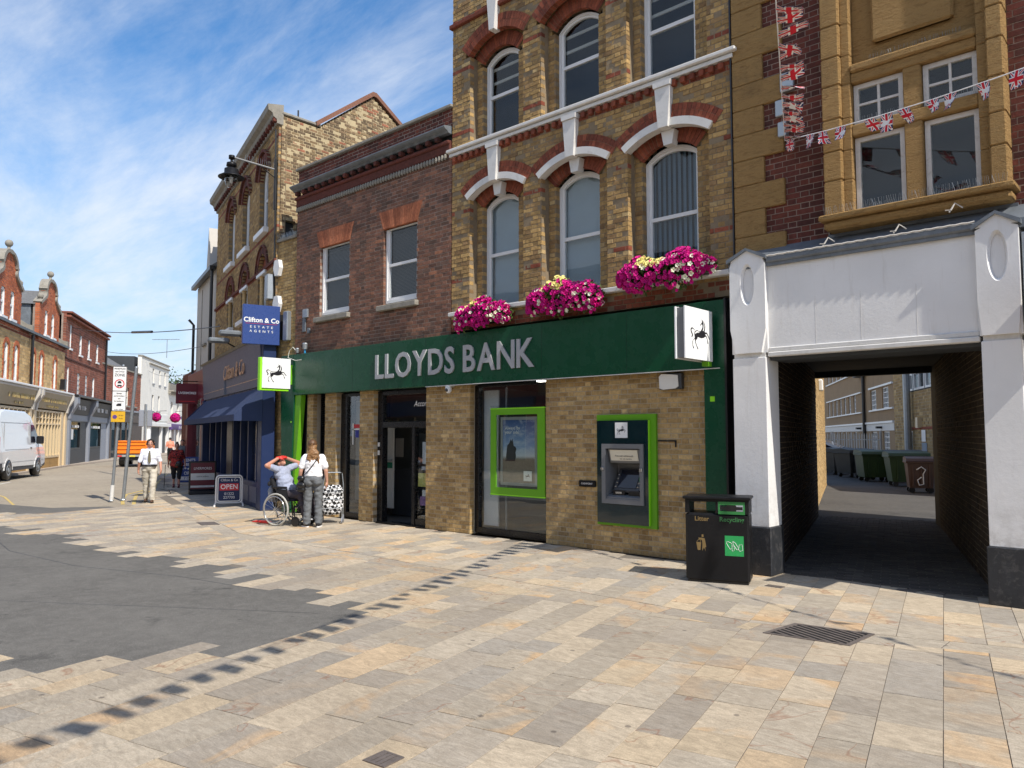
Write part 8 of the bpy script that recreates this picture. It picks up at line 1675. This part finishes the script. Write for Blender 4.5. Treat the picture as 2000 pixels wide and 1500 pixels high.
mb = MB(); mb.prism([(-.02, 1.42), (.02, 1.42), (.042, 1.12), (.0, 1.06), (-.042, 1.12)], -.192, -.172); o = mb.build('tie', pbr('olive striped tie', (.14, .12, .07), .7, var=.2, vs=30), t); o.scale = (k * .95,) * 3; o.location = (0, .0, .03)
mb = MB(); mb.prism([(-.17, .975), (.17, .975), (.17, 1.01), (-.17, 1.01)], -.168, .15); o = mb.build('belt', 'leather', t); o.scale = (k * 1.0,) * 3
mb = MB()
for s in (-1, 1): mb.ell(hc + V((s * .088, .0, -.005)) * k, (.022 * k, .034 * k, .042 * k), 10)
mb.tube([hc + V((-.09, .0, .03)) * k, hc + V((-.07, .0, .10)) * k, hc + V((0, .0, .128)) * k, hc + V((.07, .0, .10)) * k, hc + V((.09, .0, .03)) * k], .010 * k, 6); mb.build('headphones', 'black', t, True)
t, Q, k, hc = walker('older woman in black and red floral top, hair in a bun, leaning on a stick', -25.8, 11.5, R(62), 1.50, 'floral', 'black_cloth', 'skin_tan', 'hair_brown', stride=.10, heavy=1.30, bun=True, skirt=True, lean=.22, shoes='maroon')
mb = MB(); mb.tube([(-.36, -.14, .0), (-.34, -.10, .72), (-.34, -.04, .76)], .011, 6); mb.build('walking_stick', 'black', t); blob('handbag', [('e', (.08, -.30, .80), (.10, .06, .10))], 'leather', t, .012, 3)
walker('distant woman in orange top walking away outside the white buildings', -49.5, 21.6, R(240), 1.62, pbr('peach orange cloth', (.75, .28, .18), .8), 'black_cloth', detail=False, vox=.02)
walker('distant woman in black dress in the shade behind the maroon pillar', -39.5, 18.0, R(245), 1.62, 'black_cloth', 'black_cloth', hair='hair_light', detail=False, vox=.02, skirt=True)
walker('distant person in blue top pushing a pushchair down the street', -44.5, 20.6, R(62), 1.62, 'blue_sign', 'jean_grey', detail=False, vox=.02)
walker('distant man in dark jacket behind the woman in the floral top', -29.4, 13.3, R(62), 1.60, 'jean_grey', 'jean_grey', detail=False, vox=.018)
pcx = thing('pushchair', 'distant pushchair with pale cover in front of the person in blue', 'pushchair', (-43.9, 20.25, 0), R(62)); mb = MB(); mb.prism([(-.3, .45), (.15, .4), (.3, .75), (.15, 1.0), (.05, .7), (-.25, .62)], -.22, .22, axis='x'); mb.build('seat', 'cream', pcx); mb = MB(); [mb.lathe([(.12, -.02), (.12, .02)], 12, (s * .24, yy, .12), axis='x') for s in (-1, 1) for yy in (-.3, .3)]; mb.tube([(.2, -.3, .12), (.2, .45, 1.0), (-.2, .45, 1.0), (-.2, -.3, .12)], .015, 5); mb.build('frame', 'black', pcx)
# ------------------------------------------------------------ the near side of the street, behind the viewer: it shades and is mirrored in the windows
def opposite(name, label, x0, x1, h, mat, shop, fas, y=-9.6, blank=False):
    t = thing(name, label, 'building', ((x0 + x1) / 2, y, 0), R(180)); w = (x1 - x0) / 2; wins = []
    n = max(2, int(2 * w / 2.4))
    for z0 in (4.4, 7.4):
        if z0 + 1.9 > h: continue
        for k in range(n): c = -w + (k + .5) * 2 * w / n; wins.append((c - .5, c + .5, z0, z0 + 1.7))
    wins += [(-w + .5, w - .5, .5, 2.8)]
    band_wall(t, -w, w, h, mat, wins, .3)
    for (a, b, c, d) in wins[:-1]:
        mb = MB(); mb.ring([(a, c), (b, c), (b, d), (a, d)], [(a + .08, c + .08), (b - .08, c + .08), (b - .08, d - .08), (a + .08, d - .08)], .08, .15); mb.box(a + .08, b - .08, .08, .14, (c + d) / 2 - .03, (c + d) / 2 + .03); f = mb.build('window', 'white', t); box('pane', 'glass', f, a + .08, b - .08, .10, .12, c + .08, d - .08)
    mb = MB(); k = -w + .5
    while k < w - .6: mb.box(k, k + .08, .02, .12, .5, 2.8); k += 1.5
    mb.build('mullion', shop, t); box('pane', 'glass', t, -w + .5, w - .5, .14, .16, .5, 2.8); box('fascia', fas, t, -w + .1, w - .1, -.25, .0, 2.85, 3.7, b=.02); box('cornice', 'stone_grey', t, -w, w, -.25, .3, h, h + .25, b=.02); box('mass', 'room', t, -w, w, .5, 9, 0, h)
opposite('corner_shop_building', 'dark brick shop building on the near side of the street, mirrored in the bank windows', -2., 12., 9.2, 'brick_far', 'black', 'char')
opposite('white_shop_building', 'white rendered shop building on the near side of the street, mirrored in the bank windows', -13., -2., 8.0, 'render_white', 'white', 'render_white')
opposite('tan_shop_building', 'tan shop building on the near side of the street, left of the white one', -25., -13., 9.6, 'render_tan', 'char', 'maroon')
opposite('end_shop_building', 'dark red shop building on the near side of the street furthest from the bank', -39., -25., 9.0, 'brick_far', 'cream', 'navy')
# ------------------------------------------------------------ put every thing's origin at its base
note_kids()
bpy.context.view_layer.update()
def deep(o):
    out = []
    for c in kids.get(o.name, []): out.append(c); out += deep(c)
    return out
for o in [q for q in bpy.data.objects if q.type == 'EMPTY' and q.parent is None]:
    lo = Vector((1e9,) * 3); hi = Vector((-1e9,) * 3); inv = o.matrix_world.inverted()
    for c in deep(o):
        if c.type != 'MESH': continue
        mm = inv @ c.matrix_world
        for b in c.bound_box:
            q = mm @ Vector(b)
            for i in range(3): lo[i] = min(lo[i], q[i]); hi[i] = max(hi[i], q[i])
    if lo.x > 1e8: continue
    d = Vector(((lo.x + hi.x) / 2, (lo.y + hi.y) / 2, lo.z))
    for c in kids.get(o.name, []): c.location = c.location - d
    o.location = o.matrix_world @ d
